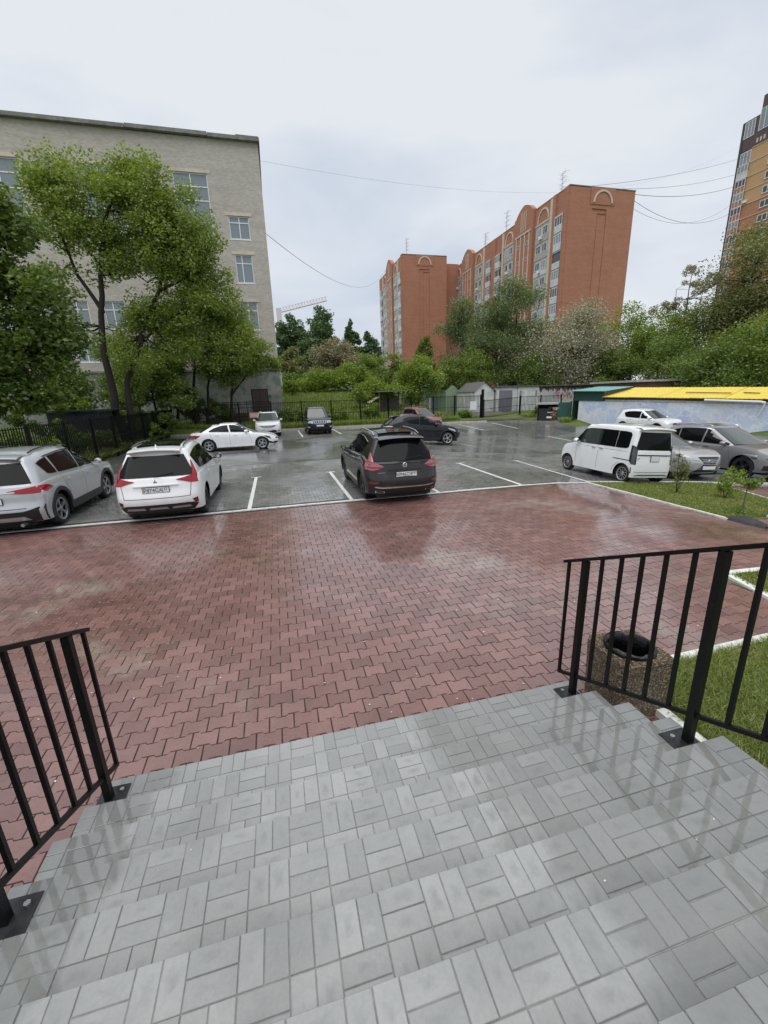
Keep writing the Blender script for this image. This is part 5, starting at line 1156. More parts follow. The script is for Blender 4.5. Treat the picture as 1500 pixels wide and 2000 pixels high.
# ---- red brick apartment blocks
def arch(owner, o, ux, nrm, uc, zc, rw, rh, wd=.30, mat=None, name='arch_band'):
    ux, nrm, o = Vector(ux), Vector(nrm), Vector(o); b = MB()
    def P(u, z, d): v = o+ux*u+nrm*d; return (v.x, v.y, z)
    A = [i*PI/16 for i in range(17)]
    rows = [[P(uc+(rw+w_)*math.cos(a), zc+(rh+w_)*math.sin(a), d) for a in A] for w_, d in ((0, 0), (0, .14), (wd, .14), (wd, 0))]
    b.grid(rows); return b.build(name, mat or M_PALE, owner)
def facade_block(root, X, nrmx, y0, sections, ztop, zbot, F=3.05, wt=33.75, stop=15):
    """sections: (kind, y0, y1) along the long facade at x = X facing -x"""
    o = (X, 0, 0); ux = (0, 1, 0); n_ = (-1, 0, 0)
    for kind, a, c in sections:
        if kind == 'pil': MB().box((X-.22, a, zbot), (X-.002, c, ztop-.2)).build('pilaster', M_PALE, root)
        elif kind == 'brick': MB().box((X-.30, a, zbot), (X-.003, c, ztop+.05)).build('brick_pier', M_REDBR, root)
        elif kind == 'bay':
            MB().box((X-.10, a, zbot), (X-.004, c, wt+.55)).build('panel', M_CONC, root); MB().box((X-.20, a-.1, wt+.56), (X-.003, c+.1, wt+.86)).build('panel_cap', M_PALE, root)
            arch(root, (X, 0, 0), ux, n_, (a+c)/2, wt+1.0, (c-a)*.36, 2.05)
            k = 0; z = wt
            while z > stop:
                m = (a+c)/2
                for u0, u1 in ((a+.45, m-.25), (m+.25, c-.45)):
                    window(root, 'w', (X-.10, 0, 0), ux, u0, u1, z-1.5, z, n_, (.55,), (), .09, M_PANED if (k+int(u0)) % 3 else M_PANE, .0, False)
                MB().box((X-.17, a, z-2.62), (X-.101, c, z-1.66)).build('spandrel', M_BALC if k % 3 == 2 else M_CONC, root)
                if (k*7+int(a)) % 3 != 1: MB().box((X-.55, m-.2, z-2.15), (X-.18, m+.55, z-1.60)).build('air_conditioner', M_FRAME, root)
                z -= F; k += 1
        elif kind == 'balc':
            z = wt; k = 0
            while z > stop:
                bo = MB().box((X-.42, a, z-2.75), (X-.003, c, z-1.62)).build('balcony', M_BALC, root)
                MB().box((X-.46, a-.04, z-2.86), (X-.003, c+.04, z-2.76)).build('balcony_slab', M_SLAB, bo)
                if (k*5+int(a)) % 4 == 3: MB().box((X-.20, a+.05, z-1.60), (X-.004, c-.05, z+.02)).build('balcony_recess', M_PANED, bo)
                else: window(root, 'w', (X-.36, 0, 0), ux, a, c, z-1.62, z, n_, (.33, .66), (), .10, M_PANED if (k+int(a)) % 2 else M_PANE, 0, False)
                MB().box((X-.42, a-.03, z+.02), (X-.003, c+.03, z+.14)).build('balcony_head', M_BALC, bo)
                z -= F; k += 1
        elif kind == 'stair':
            m = (a+c)/2; N = 12; pts = [(a, zbot), (c, zbot), (c, ztop+.35)]
            prof = [(1, .35), (.93, .45), (.86, 1.0), (.72, 1.7), (.55, 2.15), (.45, 2.15), (.28, 1.7), (.14, 1.0), (.07, .45), (0, .35)]
            pts += [(a+(c-a)*u, ztop+h) for u, h in prof[1:]]
            MB().prism(pts, -.45, .6, lambda u, z, d: (X+d, u, z)).build('stair_tower', M_REDBR, root)
            for k in (-.9, -.3, .3, .9): MB().box((X-.53, m+k-.07, wt+1.3), (X-.451, m+k+.07, ztop+1.0)).build('vertical_stripe', M_PALE, root)
            MB().box((X-.58, a+.7, wt+.62), (X-.452, c-.7, wt+.95)).build('panel_cap', M_PALE, root)
            for k in (-2.4, -.75, .75, 2.4): MB().box((X-.56, m+k-.14, zbot), (X-.451, m+k+.14, wt+.6)).build('vertical_stripe', M_PALE, root)
            z = wt-.9
            while z > stop:
                for k in (-1.65, 1.65): window(root, 'w', (X-.45, 0, 0), ux, m+k-.35, m+k+.35, z-.75, z, n_, (), (), .06, M_PANED, 0, False)
                z -= F
def end_wall(root, X0, X1, Y, ztop, zbot, ac, aw, az, rl0, rl1, rz):
    """brick gable end with recessed panel and arch, facing -y"""
    b = MB(); wall_open(b, (0, Y, 0), (1, 0, 0), (0, -1, 0), X0, X1, zbot, ztop, [(rl0, rl1, zbot+.5, rz)], .16)
    b.add([(rl0, Y+.16, zbot), (rl1, Y+.16, zbot), (rl1, Y+.16, rz), (rl0, Y+.16, rz)], [(0, 1, 2, 3)])
    b.build('end_wall', M_REDBR, root)
    b = MB(); m0, m1 = rl0+(rl1-rl0)*.42, rl0+(rl1-rl0)*.98; b.box((m0, Y+.06, zbot), (m1, Y+.159, rz-.9)); b.build('end_panel', M_REDBR, root)
    MB().box((m0, Y+.02, rz-.9), (m1, Y+.158, rz-.72)).build('panel_dark_course', plain('dark_brick', (.16, .06, .04), .8), root)  # narrow darker band across the top of the end panel
    arch(root, (0, Y, 0), (1, 0, 0), (0, -1, 0), ac, az, aw, 1.75, .32)
    MB().box((ac-aw-.9, Y-.10, az-.3), (ac+aw+.9, Y-.002, ztop+.1)).build('parapet_panel', M_REDBR, root)
    for o_ in root.children:
        if o_.name.startswith('arch_band') and abs(o_.data.vertices[0].co.y-Y) < .5: o_.location.y = -.101
rb1 = thing('apartment_block', 'long red brick apartment block with white balconies on the right', 'building', (0, 0, 0))
X1, Y1, ZT = 55.1, 76.2, 37.7
MB().box((X1+.005, Y1+.17, 0), (69.2, 131, ZT-.3)).build('core', M_REDBR, rb1)
end_wall(rb1, X1, 69.25, Y1, ZT, 2, 62.2, 1.75, 35.45, 60.1, 63.3, 34.5)
MB().box((X1-.06, Y1-.05, ZT+.102), (69.35, Y1+.7, ZT+.25)).build('parapet_cap', M_SLAB, rb1)
b = MB(); b.box((X1-.003, Y1, 2), (X1+.006, 131.9, ZT)); b.box((X1-.05, Y1+.7, ZT+.003), (X1+.5, 131.9, ZT+.16)); b.build('facade', M_REDBR, rb1)
facade_block(rb1, X1, -1, Y1, [('brick', 76.25, 77.2), ('balc', 77.25, 79.5), ('brick', 79.6, 80.55), ('pil', 80.65, 81.4), ('bay', 81.55, 86.0), ('stair', 86.7, 93.8), ('bay', 94.4, 98.5), ('pil', 98.75, 99.4), ('balc', 100.1, 102.3), ('brick', 102.5, 104.3), ('balc', 104.6, 106.9), ('pil', 108.2, 108.9),
                               ('bay', 109.3, 113.6), ('stair', 114.2, 121.3), ('bay', 122.0, 126.6), ('pil', 126.9, 127.5), ('balc', 128.0, 130.6)], ZT, 2, stop=17)
MB().box((50.0, 124.5, 0), (55.09, 131.5, 38.2)).build('link_wall', M_REDBR, rb1)
rb2 = thing('apartment_block', 'shorter red brick apartment block standing further off in the middle', 'building', (0, 0, 0))
X2, Y2, ZT2 = 37.4, 122, 39.2
MB().box((X2+.005, Y2+.17, 0), (50.4, 148, ZT2-.3)).build('core', M_REDBR, rb2)
end_wall(rb2, X2, 50.45, Y2, ZT2, 2, 43.9, 1.6, 37.0, 42.3, 45.3, 35.9)
MB().box((X2-.06, Y2-.05, ZT2+.102), (50.5, Y2+.7, ZT2+.25)).build('parapet_cap', M_SLAB, rb2)
MB().box((X2-.003, Y2, 2), (X2+.006, 148, ZT2)).build('facade', M_REDBR, rb2)
facade_block(rb2, X2, -1, Y2, [('brick', 122.05, 122.8), ('balc', 122.9, 125.2), ('pil', 125.6, 126.3), ('bay', 126.6, 130.6), ('stair', 131.2, 138.0), ('bay', 138.7, 142.7), ('pil', 143.0, 143.6), ('balc', 144.2, 146.6)], ZT2, 2, F=3.05, wt=35.2, stop=9)

# ---- tower block at the right edge
M_TANBR = brick_mat('tan_red_brick', (.44, .21, .12), (.36, .165, .095), (.42, .26, .18), stain=(.48, .24, .14))
tw = thing('tower_block', 'ochre and brown brick tower block cut by the right edge', 'building', (0, 0, 0))
TX, TY = 119.0, 98.3
MB().box((TX, 70, 0), (140, TY, 45.6)).build('wall', M_TANBR, tw)
MB().box((TX, 70, 45.65), (140, TY, 57.75)).build('upper_wall', M_YELBR, tw)
MB().box((TX, 70, 57.9), (140, TY, 64.3)).build('top_wall', M_BROWN, tw); MB().box((TX+.3, 70, 64.32), (139, 94.6, 68)).build('roof_house', M_BROWN, tw)
for z in (57.77, 54.7, 51.7, 48.7, 45.6, 42.5, 39.5, 36.4, 33.4, 30.3): MB().box((TX-.12, 70, z), (TX-.002, 95.1, z+.13)).build('string_course', M_PALE, tw)
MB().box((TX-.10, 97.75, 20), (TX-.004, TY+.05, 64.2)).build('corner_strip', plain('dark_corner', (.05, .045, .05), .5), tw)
for k in range(12):
    z = 54.9-k*3.04
    if z < 22: break
    bo = MB().box((TX-.30, 95.15, z-3.0), (TX-.003, 97.7, z-1.75)).build('balcony', M_REDBR if k else M_BALC, tw)
    for u in (95.15, 96.0, 96.85, 97.6): MB().box((TX-.36, u, z-3.0), (TX-.301, u+.1, z-1.75)).build('balcony_bar', M_FRAME, bo)
    MB().box((TX-.36, 95.05, z-3.13), (TX-.003, 97.75, z-3.002)).build('balcony_slab', M_FRAME, bo)
    window(tw, 'w', (TX-.28, 0, 0), (0, 1, 0), 95.15, 97.7, z-1.74, z-.15, (-1, 0, 0), (.33, .66), (), .12, M_PANED if k % 2 else M_PANE, 0, False)
    for u in (88.6, 84, 79): window(tw, 'w', (TX-.05, 0, 0), (0, 1, 0), u, u+2.2, z-2.3, z-.75, (-1, 0, 0), (.5,), (), .12, M_PANED, 0, True)
for u0, u1, z0, z1 in ((95.3, 97.7, 60.6, 64.0), (91.0, 94.4, 60.8, 65.2), (95.15, 97.7, 54.95, 57.6)): window(tw, 'w', (TX-.04, 0, 0), (0, 1, 0), u0, u1, z0, z1, (-1, 0, 0), (.33, .66), (), .12, M_PANE, 0, False)
for u in (92.4, 93.2, 94.0): MB().box((TX-.06, u, 58.5), (TX-.004, u+.4, 59.4)).build('vent_opening', M_PALE, tw)
MB().box((TX-.5, 94.1, 46.0), (TX-.003, 94.9, 46.6)).build('air_conditioner', M_FRAME, tw)

# ---- far pale block behind the poplars
fb = thing('apartment_block', 'distant pale block with a dark roof behind the dark trees', 'building', (0, 0, 0))
MB().box((-10, 150, 0), (42, 162, 18.0)).build('wall', plain('far_pale_wall', (.40, .37, .33), .8, var=.1, scale=.6), fb); MB().box((-10.5, 149.5, 18.02), (42.5, 162.5, 18.9)).build('roof', M_ROOFG, fb)
for k in range(16):
    for z in (8, 11, 14.2): window(fb, 'w', (0, 149.95, 0), (1, 0, 0), -6+k*3, -4.4+k*3, z, z+1.6, (0, -1, 0), (.5,), (), .1, M_PANED, 0, False)

# ---- antennas, crane, wires
M_STEEL = plain('galvanised', (.30, .31, .32), .5, .6)
def antenna(x, y, z, h, label):
    t = thing('roof_antenna', label, 'antenna', (x, y, z)); MB().tube([(0, 0, 0), (0, 0, h)], .045, 6).build('mast', M_STEEL, t)
    for i, (hz, w_) in enumerate(((.97, 1.3), (.8, 1.0), (.62, 1.5), (.45, .9))):
        MB().bar((-w_*.2, -w_, h*hz), (w_*.2, w_*.8, h*hz), .04).build('boom', M_STEEL, t)
        for k in range(4): MB().bar((-.5, -w_+k*.45*w_, h*hz), (.5, -w_+k*.45*w_, h*hz), .025).build('element', M_STEEL, t)
antenna(57.5, 82.0, ZT, 4.6, 'tall aerial near the front corner of the long red block')
antenna(57.0, 101.5, ZT, 5.2, 'aerial halfway along the roof of the long red block')
antenna(57, 112, ZT, 4.2, 'aerial over the far end of the long red block')
antenna(40, 126, ZT2, 5.0, 'aerial on the roof of the shorter red block')
cr_ = thing('crane_boom', 'red and white lattice crane boom rising over the far trees', 'crane', (6.1, 220, 42.6))
M_CRW = plain('crane_pale', (.68, .62, .64), .5); M_CRR = plain('crane_red', (.60, .40, .41), .5)
dx, dz = 23.0, 5.6; N = 16
for (oy, oz), m in (((-.8, -.9), M_CRR), ((.8, -.9), M_CRR), ((0, 1.0), M_CRW)): MB().bar((0, oy, oz), (dx, oy, dz+oz), .16).build('chord', m, cr_)
for i in range(N):
    a, c = i/N, (i+1)/N; m = M_CRR if (i//2) % 2 else M_CRW
    b = MB(); b.bar((a*dx, -.8, a*dz-.9), ((a+c)/2*dx, 0, (a+c)/2*dz+1), .12); b.bar(((a+c)/2*dx, 0, (a+c)/2*dz+1), (c*dx, .8, c*dz-.9), .12); b.bar((a*dx, .8, a*dz-.9), (c*dx, -.8, c*dz-.9), .10); b.build('lattice', m, cr_)
b = MB().box((-1.2, -1.2, -42.6), (1.2, 1.2, 1)); b.build('mast', M_CRW, cr_)
def wire(p, q, sag, r, label):
    p, q = Vector(p), Vector(q); pts = [p+(q-p)*(i/24)+Vector((0, 0, -4*sag*(i/24)*(1-i/24))) for i in range(25)]
    o = MB().tube(pts, r, 4, False).build('overhead_wire', plain('wire_black', (.10, .10, .11), .6), None); tag(o, label, 'wire')
wire((.6, 42.7, 16.6), (37.6, 141, 40.2), 4.5, .022, 'single sagging wire from the pale building to the shorter red block')
wire((60, 77, 38.3), (119, 96, 56.5), .8, .03, 'uppermost wire between the long red block and the tower')
wire((61.5, 77, 38.1), (119, 97.2, 53.5), 1.2, .03, 'second highest wire between the long red block and the tower')
wire((63, 77, 38.0), (119, 98.2, 51.0), 1.6, .045, 'thick third wire between the long red block and the tower')
wire((69, 77, 35.6), (119, 98.3, 47.0), 3.4, .025, 'fourth wire sagging from the corner of the long red block')
wire((69, 77, 37.0), (119, 98.3, 45.0), 3.0, .035, 'lowest wire sagging from the corner of the long red block')
wire((.5, 44, 22.5), (119, 96, 60), 6, .007, 'faint long wire high across the sky over both blocks')

# ---- painted wall and sheds on the right
def mural():
    t = NT('painted_flower_wall'); p = t.pos()
    v = t.n('ShaderNodeTexVoronoi'); v.inputs['Scale'].default_value = .85; wv = t.n('ShaderNodeTexNoise'); wv.inputs['Scale'].default_value = 1.8; wv.inputs['Detail'].default_value = 2; t.l(p, wv.inputs['Vector'])
    add = t.n('ShaderNodeVectorMath', operation='ADD'); sc = t.n('ShaderNodeVectorMath', operation='SCALE'); sc.inputs['Scale'].default_value = .9; t.l(wv.outputs['Color'], sc.inputs[0]); t.l(p, add.inputs[0]); t.l(sc.outputs[0], add.inputs[1]); t.l(add.outputs[0], v.inputs['Vector'])
    v2 = t.n('ShaderNodeTexVoronoi', feature='DISTANCE_TO_EDGE'); v2.inputs['Scale'].default_value = 1.5; t.l(add.outputs[0], v2.inputs['Vector'])
    hs = t.n('ShaderNodeSeparateColor'); t.l(v.outputs['Color'], hs.inputs[0])
    c = t.ramp(hs.outputs[0], [(0, (.60, .68, .78)), (.35, (.42, .54, .76)), (.65, (.68, .72, .74)), (1, (.50, .53, .76))])
    c = t.mix(t.ramp(v2.outputs['Distance'], [(.0, .75), (.09, 0.)]), c, (.78, .79, .79))
    d = t.noise(p, .9, 6, .7); c = t.mix(t.ramp(d, [(.60, 0.), (.70, .8)]), c, (.42, .42, .40)); c = t.mix(t.ramp(t.noise(p, 2.2, 6, .7), [(.66, 0.), (.74, .85)]), c, (.16, .14, .12))
    t.bsdf(c, .75, spec=.25); return t.m
gw = thing('garage_row', 'low garage row with blue flower mural and yellow roof on the right', 'garage', (0, 0, 0))
M_YEL = plain('yellow_sheet_roof', (.72, .56, .07), .5, var=.12, scale=3)
GA, GU, GN = (25.48, 31.77), (.4233, -.906), (.906, .4233)      # line of the painted wall
def W(s_, d, h): return (GA[0]+GU[0]*s_+GN[0]*d, GA[1]+GU[1]*s_+GN[1]*d, -.32-.030*s_+h)
def wbox(s0, s1, d0, d1, h0, h1, n_=1):
    b = MB()
    for i in range(n_):
        a, c = s0+(s1-s0)*i/n_, s0+(s1-s0)*(i+1)/n_
        b.add([W(a, d0, h0), W(c, d0, h0), W(c, d1, h0), W(a, d1, h0), W(a, d0, h1), W(c, d0, h1), W(c, d1, h1), W(a, d1, h1)], [(4, 5, 6, 7), (0, 1, 5, 4), (2, 3, 7, 6), (1, 2, 6, 5), (3, 0, 4, 7)])
    return b
wbox(0, 28, 0, .25, -.5, 1.92).build('wall', mural(), gw)
for i in range(9): wbox(2.2+i*2.8, 4.97+i*2.8, -.04, .3, 1.925, 2.06+.02*(i % 2)).build('ring_beam', M_KERBC, gw)
def corr_roof(s0, s1, d0, d1, ha, hb, n_, name, mat, corr=.022, th=.04):
    b = MB(); r = [[W(s0+(s1-s0)*i/n_, d, h+corr*(i % 2)+k) for i in range(n_+1)] for d, h, k in ((d0, ha, 0), (d1, hb, 0), (d1, hb, -th), (d0, ha, -th), (d0, ha, 0))]
    return b.grid(r).build(name, mat, gw)
for i in range(13): corr_roof(2.05+i*2.0, 4.03+i*2.0, -.30, 6.0, 2.28+.012*(i % 2), 2.92+.012*(i % 2), 16, 'roof_sheet', M_YEL)
corr_roof(-.75, 2.3, -.45, 5.0, 2.74, 3.02, 26, 'annex_roof', plain('teal_sheet', (.14, .36, .33), .45, var=.1))
M_DGREEN = plain('dark_green_sheet', (.014, .060, .046), .5, var=.15)
wbox(-.45, 2.1, -.08, .1, 1.93, 2.68).build('annex_wall', M_DGREEN, gw); wbox(-.5, -.42, -.08, 4, -.1, 2.72).build('annex_side', M_DGREEN, gw)
wbox(2.0, 28, 5.7, 5.9, 0, 2.85).build('back_wall', M_KERBC, gw); wbox(2.1, 28, -.02, .22, 2.07, 2.24).build('eave_board', plain('eave_dark', (.05, .045, .04), .7), gw)
pp = MB(); pp.tube([W(9.0, -.30, 2.16), W(12.0, -.32, 2.10), W(12.25, -.30, 2.04)], .075, 8); pp.tube([W(12.25, -.30, 2.04), W(12.0, -.12, 1.2)], .05, 8); pp.build('gutter_pipe', M_FRAME, gw, smooth=40)
for s_, d, l_ in ((7.2, 2.0, 2.8), (10.6, 2.2, .9)): MB().bar(W(s_, d, 2.62), W(s_+l_, d-.3, 2.585), .16, .06).build('roof_batten', plain('old_wood', (.16, .11, .04), .8), gw)
bk = thing('brick_shed', 'low brown brick shed behind the yellow garage roof', 'shed', (0, 0, 0)); MB().box((35.4, 36, 0), (49, 42, 3.05)).build('wall', brick_mat('old_brick', (.16, .075, .05), (.12, .055, .04), (.16, .12, .1)), bk); MB().box((35.1, 35.7, 3.06), (49.3, 42.3, 3.25)).build('roof', M_KERBC, bk)

# waste enclosure
WEL, WER = (24.2, 33.45, gz(24.2, 33.45)), R(139)
we = thing('waste_enclosure', 'open waste enclosure with green sheet side by the gate, full of cardboard', 'enclosure', WEL, WER)
M_GRN = plain('green_sheet', (.012, .080, .060), .45, var=.12, scale=3); M_DSH = plain('dark_sheet', (.03, .03, .032), .6)
MB().box((-1.45, -1.2, 0), (-1.39, .9, 1.72)).build('side_sheet', M_GRN, we); MB().box((-1.4, .4, .0), (-.40, .45, 1.66)).build('front_sheet', M_GRN, we); MB().box((1.25, -1.2, 0), (1.3, .4, 1.5)).build('end_sheet', M_DSH, we); MB().box((-1.4, -1.22, 0), (1.3, -1.18, 1.5)).build('back_sheet', M_DSH, we)
MB().box((-.45, -1.25, 1.5), (1.4, .5, 1.64)).build('roof', plain('grey_lid', (.36, .37, .38), .5, var=.15), we); MB().box((-1.5, -1.3, -.12), (1.4, .6, .08)).build('plinth', M_SLAB, we)
MB().box((.2, -.9, .1), (1.2, .25, 1.15)).build('container', plain('container_black', (.02, .018, .017), .5), we)
WL_ = ['flattened brown box', 'dark crushed box', 'white packaging sheet', 'open brown carton', 'dark brown carton', 'white foam block', 'small brown carton', 'torn dark carton', 'white paper bundle', 'upper brown box', 'upper dark box', 'upper white bag', 'topmost brown box', 'topmost dark carton']
for i in range(14):
    x, y, z = random.uniform(-.40, .30), random.uniform(-.1, .36), .12+i*.08; rt = Matrix.Rotation(random.uniform(-.7, .7), 3, 'Z') @ Matrix.Rotation(random.uniform(-.5, .5), 3, 'X')
    sx_, sz_ = random.uniform(.15, .32), random.uniform(.05, .16)
    o = MB().box((x-sx_, y-.12, z), (x+sx_, y+.12, z+sz_), rt).build('cardboard_box', plain(('cardboard', 'cardboard_dark', 'waste_white')[i % 3], ((.38, .24, .14), (.22, .12, .075), (.58, .55, .5))[i % 3], .8), None)
    o.matrix_world = Matrix.Translation(WEL) @ Matrix.Rotation(WER, 4, 'Z'); tag(o, WL_[i]+' in the heap inside the waste enclosure', 'waste', 'waste heaped in the enclosure')

# white garages behind the gate
M_WGAR = plain('garage_whitewash', (.56, .57, .57), .8, var=.22, scale=1.6, bump=.2)
def stained():
    t = NT('stained_whitewash'); p = t.pos(); g = t.n('ShaderNodeNewGeometry'); s_ = t.n('ShaderNodeSeparateXYZ'); t.l(g.outputs['Position'], s_.inputs[0])
    st = t.noise(t.pos((2.2, 2.2, .22)), 1.6, 5, .65); h = t.math('ADD', t.math('MULTIPLY', t.math('SUBTRACT', s_.outputs[2], 2.25), .55), st)
    c = t.mix(t.ramp(h, [(.60, 0.), (.70, 1.)]), (.46, .47, .46), (.055, .045, .04)); c = t.mix(t.ramp(t.noise(p, .7, 4), [(.55, 0.), (.7, .5)]), c, (.34, .31, .29)); t.bsdf(c, .85, spec=.2); return t.m
g1 = thing('garage', 'small white gabled garage beyond the gate', 'garage', (0, 0, 0))
MB().prism([(23.6, .2), (26.2, .2), (26.2, 2.75), (24.9, 3.75), (23.6, 2.75)], 48.0, 53, lambda x, z, y: (x, y, z)).build('wall', M_WGAR, g1)
b = MB(); b.add([(26.35, 47.8, 2.66), (24.9, 47.8, 3.80), (24.9, 53.2, 3.80), (26.35, 53.2, 2.66), (26.35, 47.8, 2.56), (26.35, 53.2, 2.56)], [(0, 1, 2, 3), (4, 0, 3, 5)]); b.add([(23.45, 47.8, 2.66), (24.9, 47.8, 3.80), (24.9, 53.2, 3.80), (23.45, 53.2, 2.66)], [(3, 2, 1, 0)]); b.build('roof', M_ROOFG, g1)
g1b = thing('garage', 'pale green gabled garage behind the white gabled one', 'garage', (0, 0, 0)); MB().prism([(22.6, .2), (24.6, .2), (24.6, 2.8), (23.6, 3.6), (22.6, 2.8)], 54.5, 58, lambda x, z, y: (x, y, z)).build('wall', plain('pale_green_wall', (.26, .34, .24), .8, var=.2), g1b)
g1c = thing('garage', 'bluish sheet-metal garage at the far end of the lane', 'garage', (0, 0, 0)); MB().box((20.0, 58, .2), (23.0, 63, 3.9)).build('wall', plain('bluish_sheet', (.26, .32, .36), .6, var=.2), g1c); MB().box((19.9, 57.9, 3.92), (23.1, 63.1, 4.02)).build('roof', M_ROOFG, g1c)
g2 = thing('garage', 'white flat-roofed garage with a grey door beyond the gate', 'garage', (0, 0, 0)); MB().box((26.4, 47.7, .1), (29.2, 53, 3.05)).build('wall', M_WGAR, g2); MB().box((26.75, 47.62, .25), (28.5, 47.70, 2.7)).build('door', plain('grey_garage_door', (.17, .17, .20), .6, var=.15), g2); MB().box((26.3, 47.5, 3.06), (29.25, 53.2, 3.22)).build('roof', M_ROOFG, g2)
g3 = thing('garage', 'white plastered garage between the grey door and the stained wall', 'garage', (0, 0, 0)); MB().box((29.25, 47.6, .1), (32.2, 53, 3.05)).build('wall', M_WGAR, g3); MB().box((29.2, 47.4, 3.06), (32.25, 53.2, 3.20)).build('roof', M_ROOFG, g3)
for x in (29.5, 31.7): MB().box((x, 47.55, 1.9), (x+.18, 47.595, 2.6)).build('wall_patch', M_SLAB, g3)
g4 = thing('garage', 'long stained white garage wall with red graffiti behind the waste enclosure', 'garage', (0, 0, 0)); MB().box((32.25, 47.65, 0), (43.5, 53, 3.0)).build('wall', stained(), g4); MB().box((32.2, 47.45, 3.02), (43.6, 53.2, 3.16)).build('roof', M_ROOFG, g4)
b = MB()
for i in range(9):      # loops of sprayed paint
    cx_, cz_ = 34.6+i*.33, 2.0+.25*math.sin(i*1.7); pts = [(cx_+.28*math.cos(a*.6+i), 47.62, cz_+.38*math.sin(a*.7+i*.8)) for a in range(0, 9)]; b.tube(pts, .03, 4)
b.build('graffiti', plain('red_spray', (.40, .07, .10), .6), g4)

# ---- fences and gate
def picket_fence(name, label, runs, zf, h=2.05, sp=.145, mat=None, cat='fence', postw=.10, every=2.6):
    p0 = runs[0][0]; t = thing(name, label, cat, (p0[0], p0[1], 0)); mat = mat or M_IRON
    pk = MB().box((-.013, -.013, 0), (.013, .013, h)).mesh('picket', mat)
    npk = 0; over = MB()
    for a, c in zip(runs[0], runs[0][1:]):
        d = Vector((c[0]-a[0], c[1]-a[1], 0)); ln = d.length; d.normalize(); za, zc = zf(*a), zf(*c)
        L_ = lambda s_, z: (a[0]+d.x*s_-p0[0], a[1]+d.y*s_-p0[1], z)
        nseg = max(1, round(ln/every))
        for i in range(nseg+1):
            s_ = ln*i/nseg; z = za+(zc-za)*i/nseg; q = L_(s_, 0); MB().box((q[0]-postw/2, q[1]-postw/2, z-.1), (q[0]+postw/2, q[1]+postw/2, z+h+.10)).build('post', mat, t)
        for hz in (.14, h*.52, h-.02): MB().bar(L_(0, za+hz), L_(ln, zc+hz), .03, .035).build('rail', mat, t)
        for i in range(1, int(ln/sp)):
            s_ = i*sp; z = za+(zc-za)*s_/ln+.05; q = L_(s_, z)
            if npk < 300 and inview(a[0]+d.x*s_, a[1]+d.y*s_, 1): link('picket', pk, t, q); npk += 1
            else: over.box((q[0]-.01, q[1]-.01, z), (q[0]+.01, q[1]+.01, z+h))
    if over.v: over.build('pickets', mat, t)['kind'] = 'stuff'
    return t
picket_fence('iron_fence', 'black picket fence along the left side under the trees', [[(-8.15, 9), (-8.15, 37.3)]], lambda x, y: .0, 1.95)
picket_fence('iron_fence', 'black picket fence behind the far row of cars', [[(-8.1, 37.4), (9.9, 37.4), (16.6, 37.9)]], lambda x, y: .12 if x < 15 else .14, 2.15)
gt = picket_fence('lane_gate', 'tall black gate panel with a white notice left of the lane', [[(16.75, 38.3), (19.6, 38.5)]], lambda x, y: .1, 2.15, every=3)
ps = thing('gate_post', 'tall black square gate post at the lane entrance', 'post', (19.78, 38.45, 0)); MB().box((-.10, -.10, 0), (.10, .10, 2.78)).build('post', M_IRON, ps); MB().box((-.12, -.12, 2.785), (.12, .12, 2.84)).build('cap', M_IRON, ps)
nt_ = MB().box((18.35, 38.20, .95), (19.05, 38.23, 1.75)).build('paper_notice', plain('paper_white', (.70, .71, .72), .6)); tag(nt_, 'white paper notice hung on the lane gate', 'sign')
picket_fence('lane_gate', 'low open gate leaf leaning back beside the white garages', [[(19.95, 38.5), (24.6, 39.6)]], lambda x, y: .05 if x < 22 else .25, 1.72, every=4.7)
picket_fence('iron_fence', 'short picket fence behind the waste enclosure', [[(24.75, 39.7), (29.0, 38.9)]], lambda x, y: .25, 1.75)

# dark sheet-metal sheds under the left trees
ds = thing('dark_shed', 'dark sheet-metal shed in the shade under the left trees', 'shed', (-10.6, 27.2, .5))
for i in range(9): MB().box((-1.6+i*.36, 0, 0), (-1.26+i*.36, .03+.02*(i % 2), 1.75)).build('sheet_panel', plain('navy_sheet', (.012, .016, .024), .5, var=.2), ds)
MB().box((-1.7, -.15, 1.76), (1.75, 2.2, 1.84)).build('roof', plain('navy_sheet', (.012, .016, .024)), ds)
# lean-to behind the far fence
lt = thing('lean_to', 'rickety lean-to with a grey sheet roof behind the far fence', 'shed', (11.3, 41.5, .9))
M_OLDW = plain('weathered_wood', (.12, .10, .085), .85, var=.3, scale=6)
for x, y in ((-1.2, 0), (1.3, 0), (-1.2, 1.8), (1.3, 1.8)): MB().box((x-.07, y-.07, -.6), (x+.07, y+.07, 2.0)).build('post', M_OLDW, lt)
MB().box((-1.5, -.3, 2.0), (1.7, 2.1, 2.09)).build('roof', plain('old_roof_sheet', (.14, .135, .13), .6, var=.25), lt); MB().box((-1.2, 1.75, -.6), (1.3, 1.82, 1.6)).build('back_board', M_OLDW, lt)
b = MB(); b.add([(-2.2, -.4, 1.0), (-1.3, -.4, 1.55), (-1.3, 1.0, 1.6), (-2.3, 1.0, 1.05)], [(0, 1, 2, 3)]); b.add([(-2.2, -.4, .96), (-1.3, -.4, 1.51), (-1.3, 1.0, 1.56), (-2.3, 1.0, 1.01)], [(3, 2, 1, 0)]); b.build('tilted_sheet', plain('tan_sheet', (.36, .32, .25), .6), lt)
pl_ = MB().tube([(14.9, 40, 0), (14.9, 40, 2.2)], .06, 8).build('pale_post', M_PALE, None); tag(pl_, 'slim pale post behind the far fence', 'post')
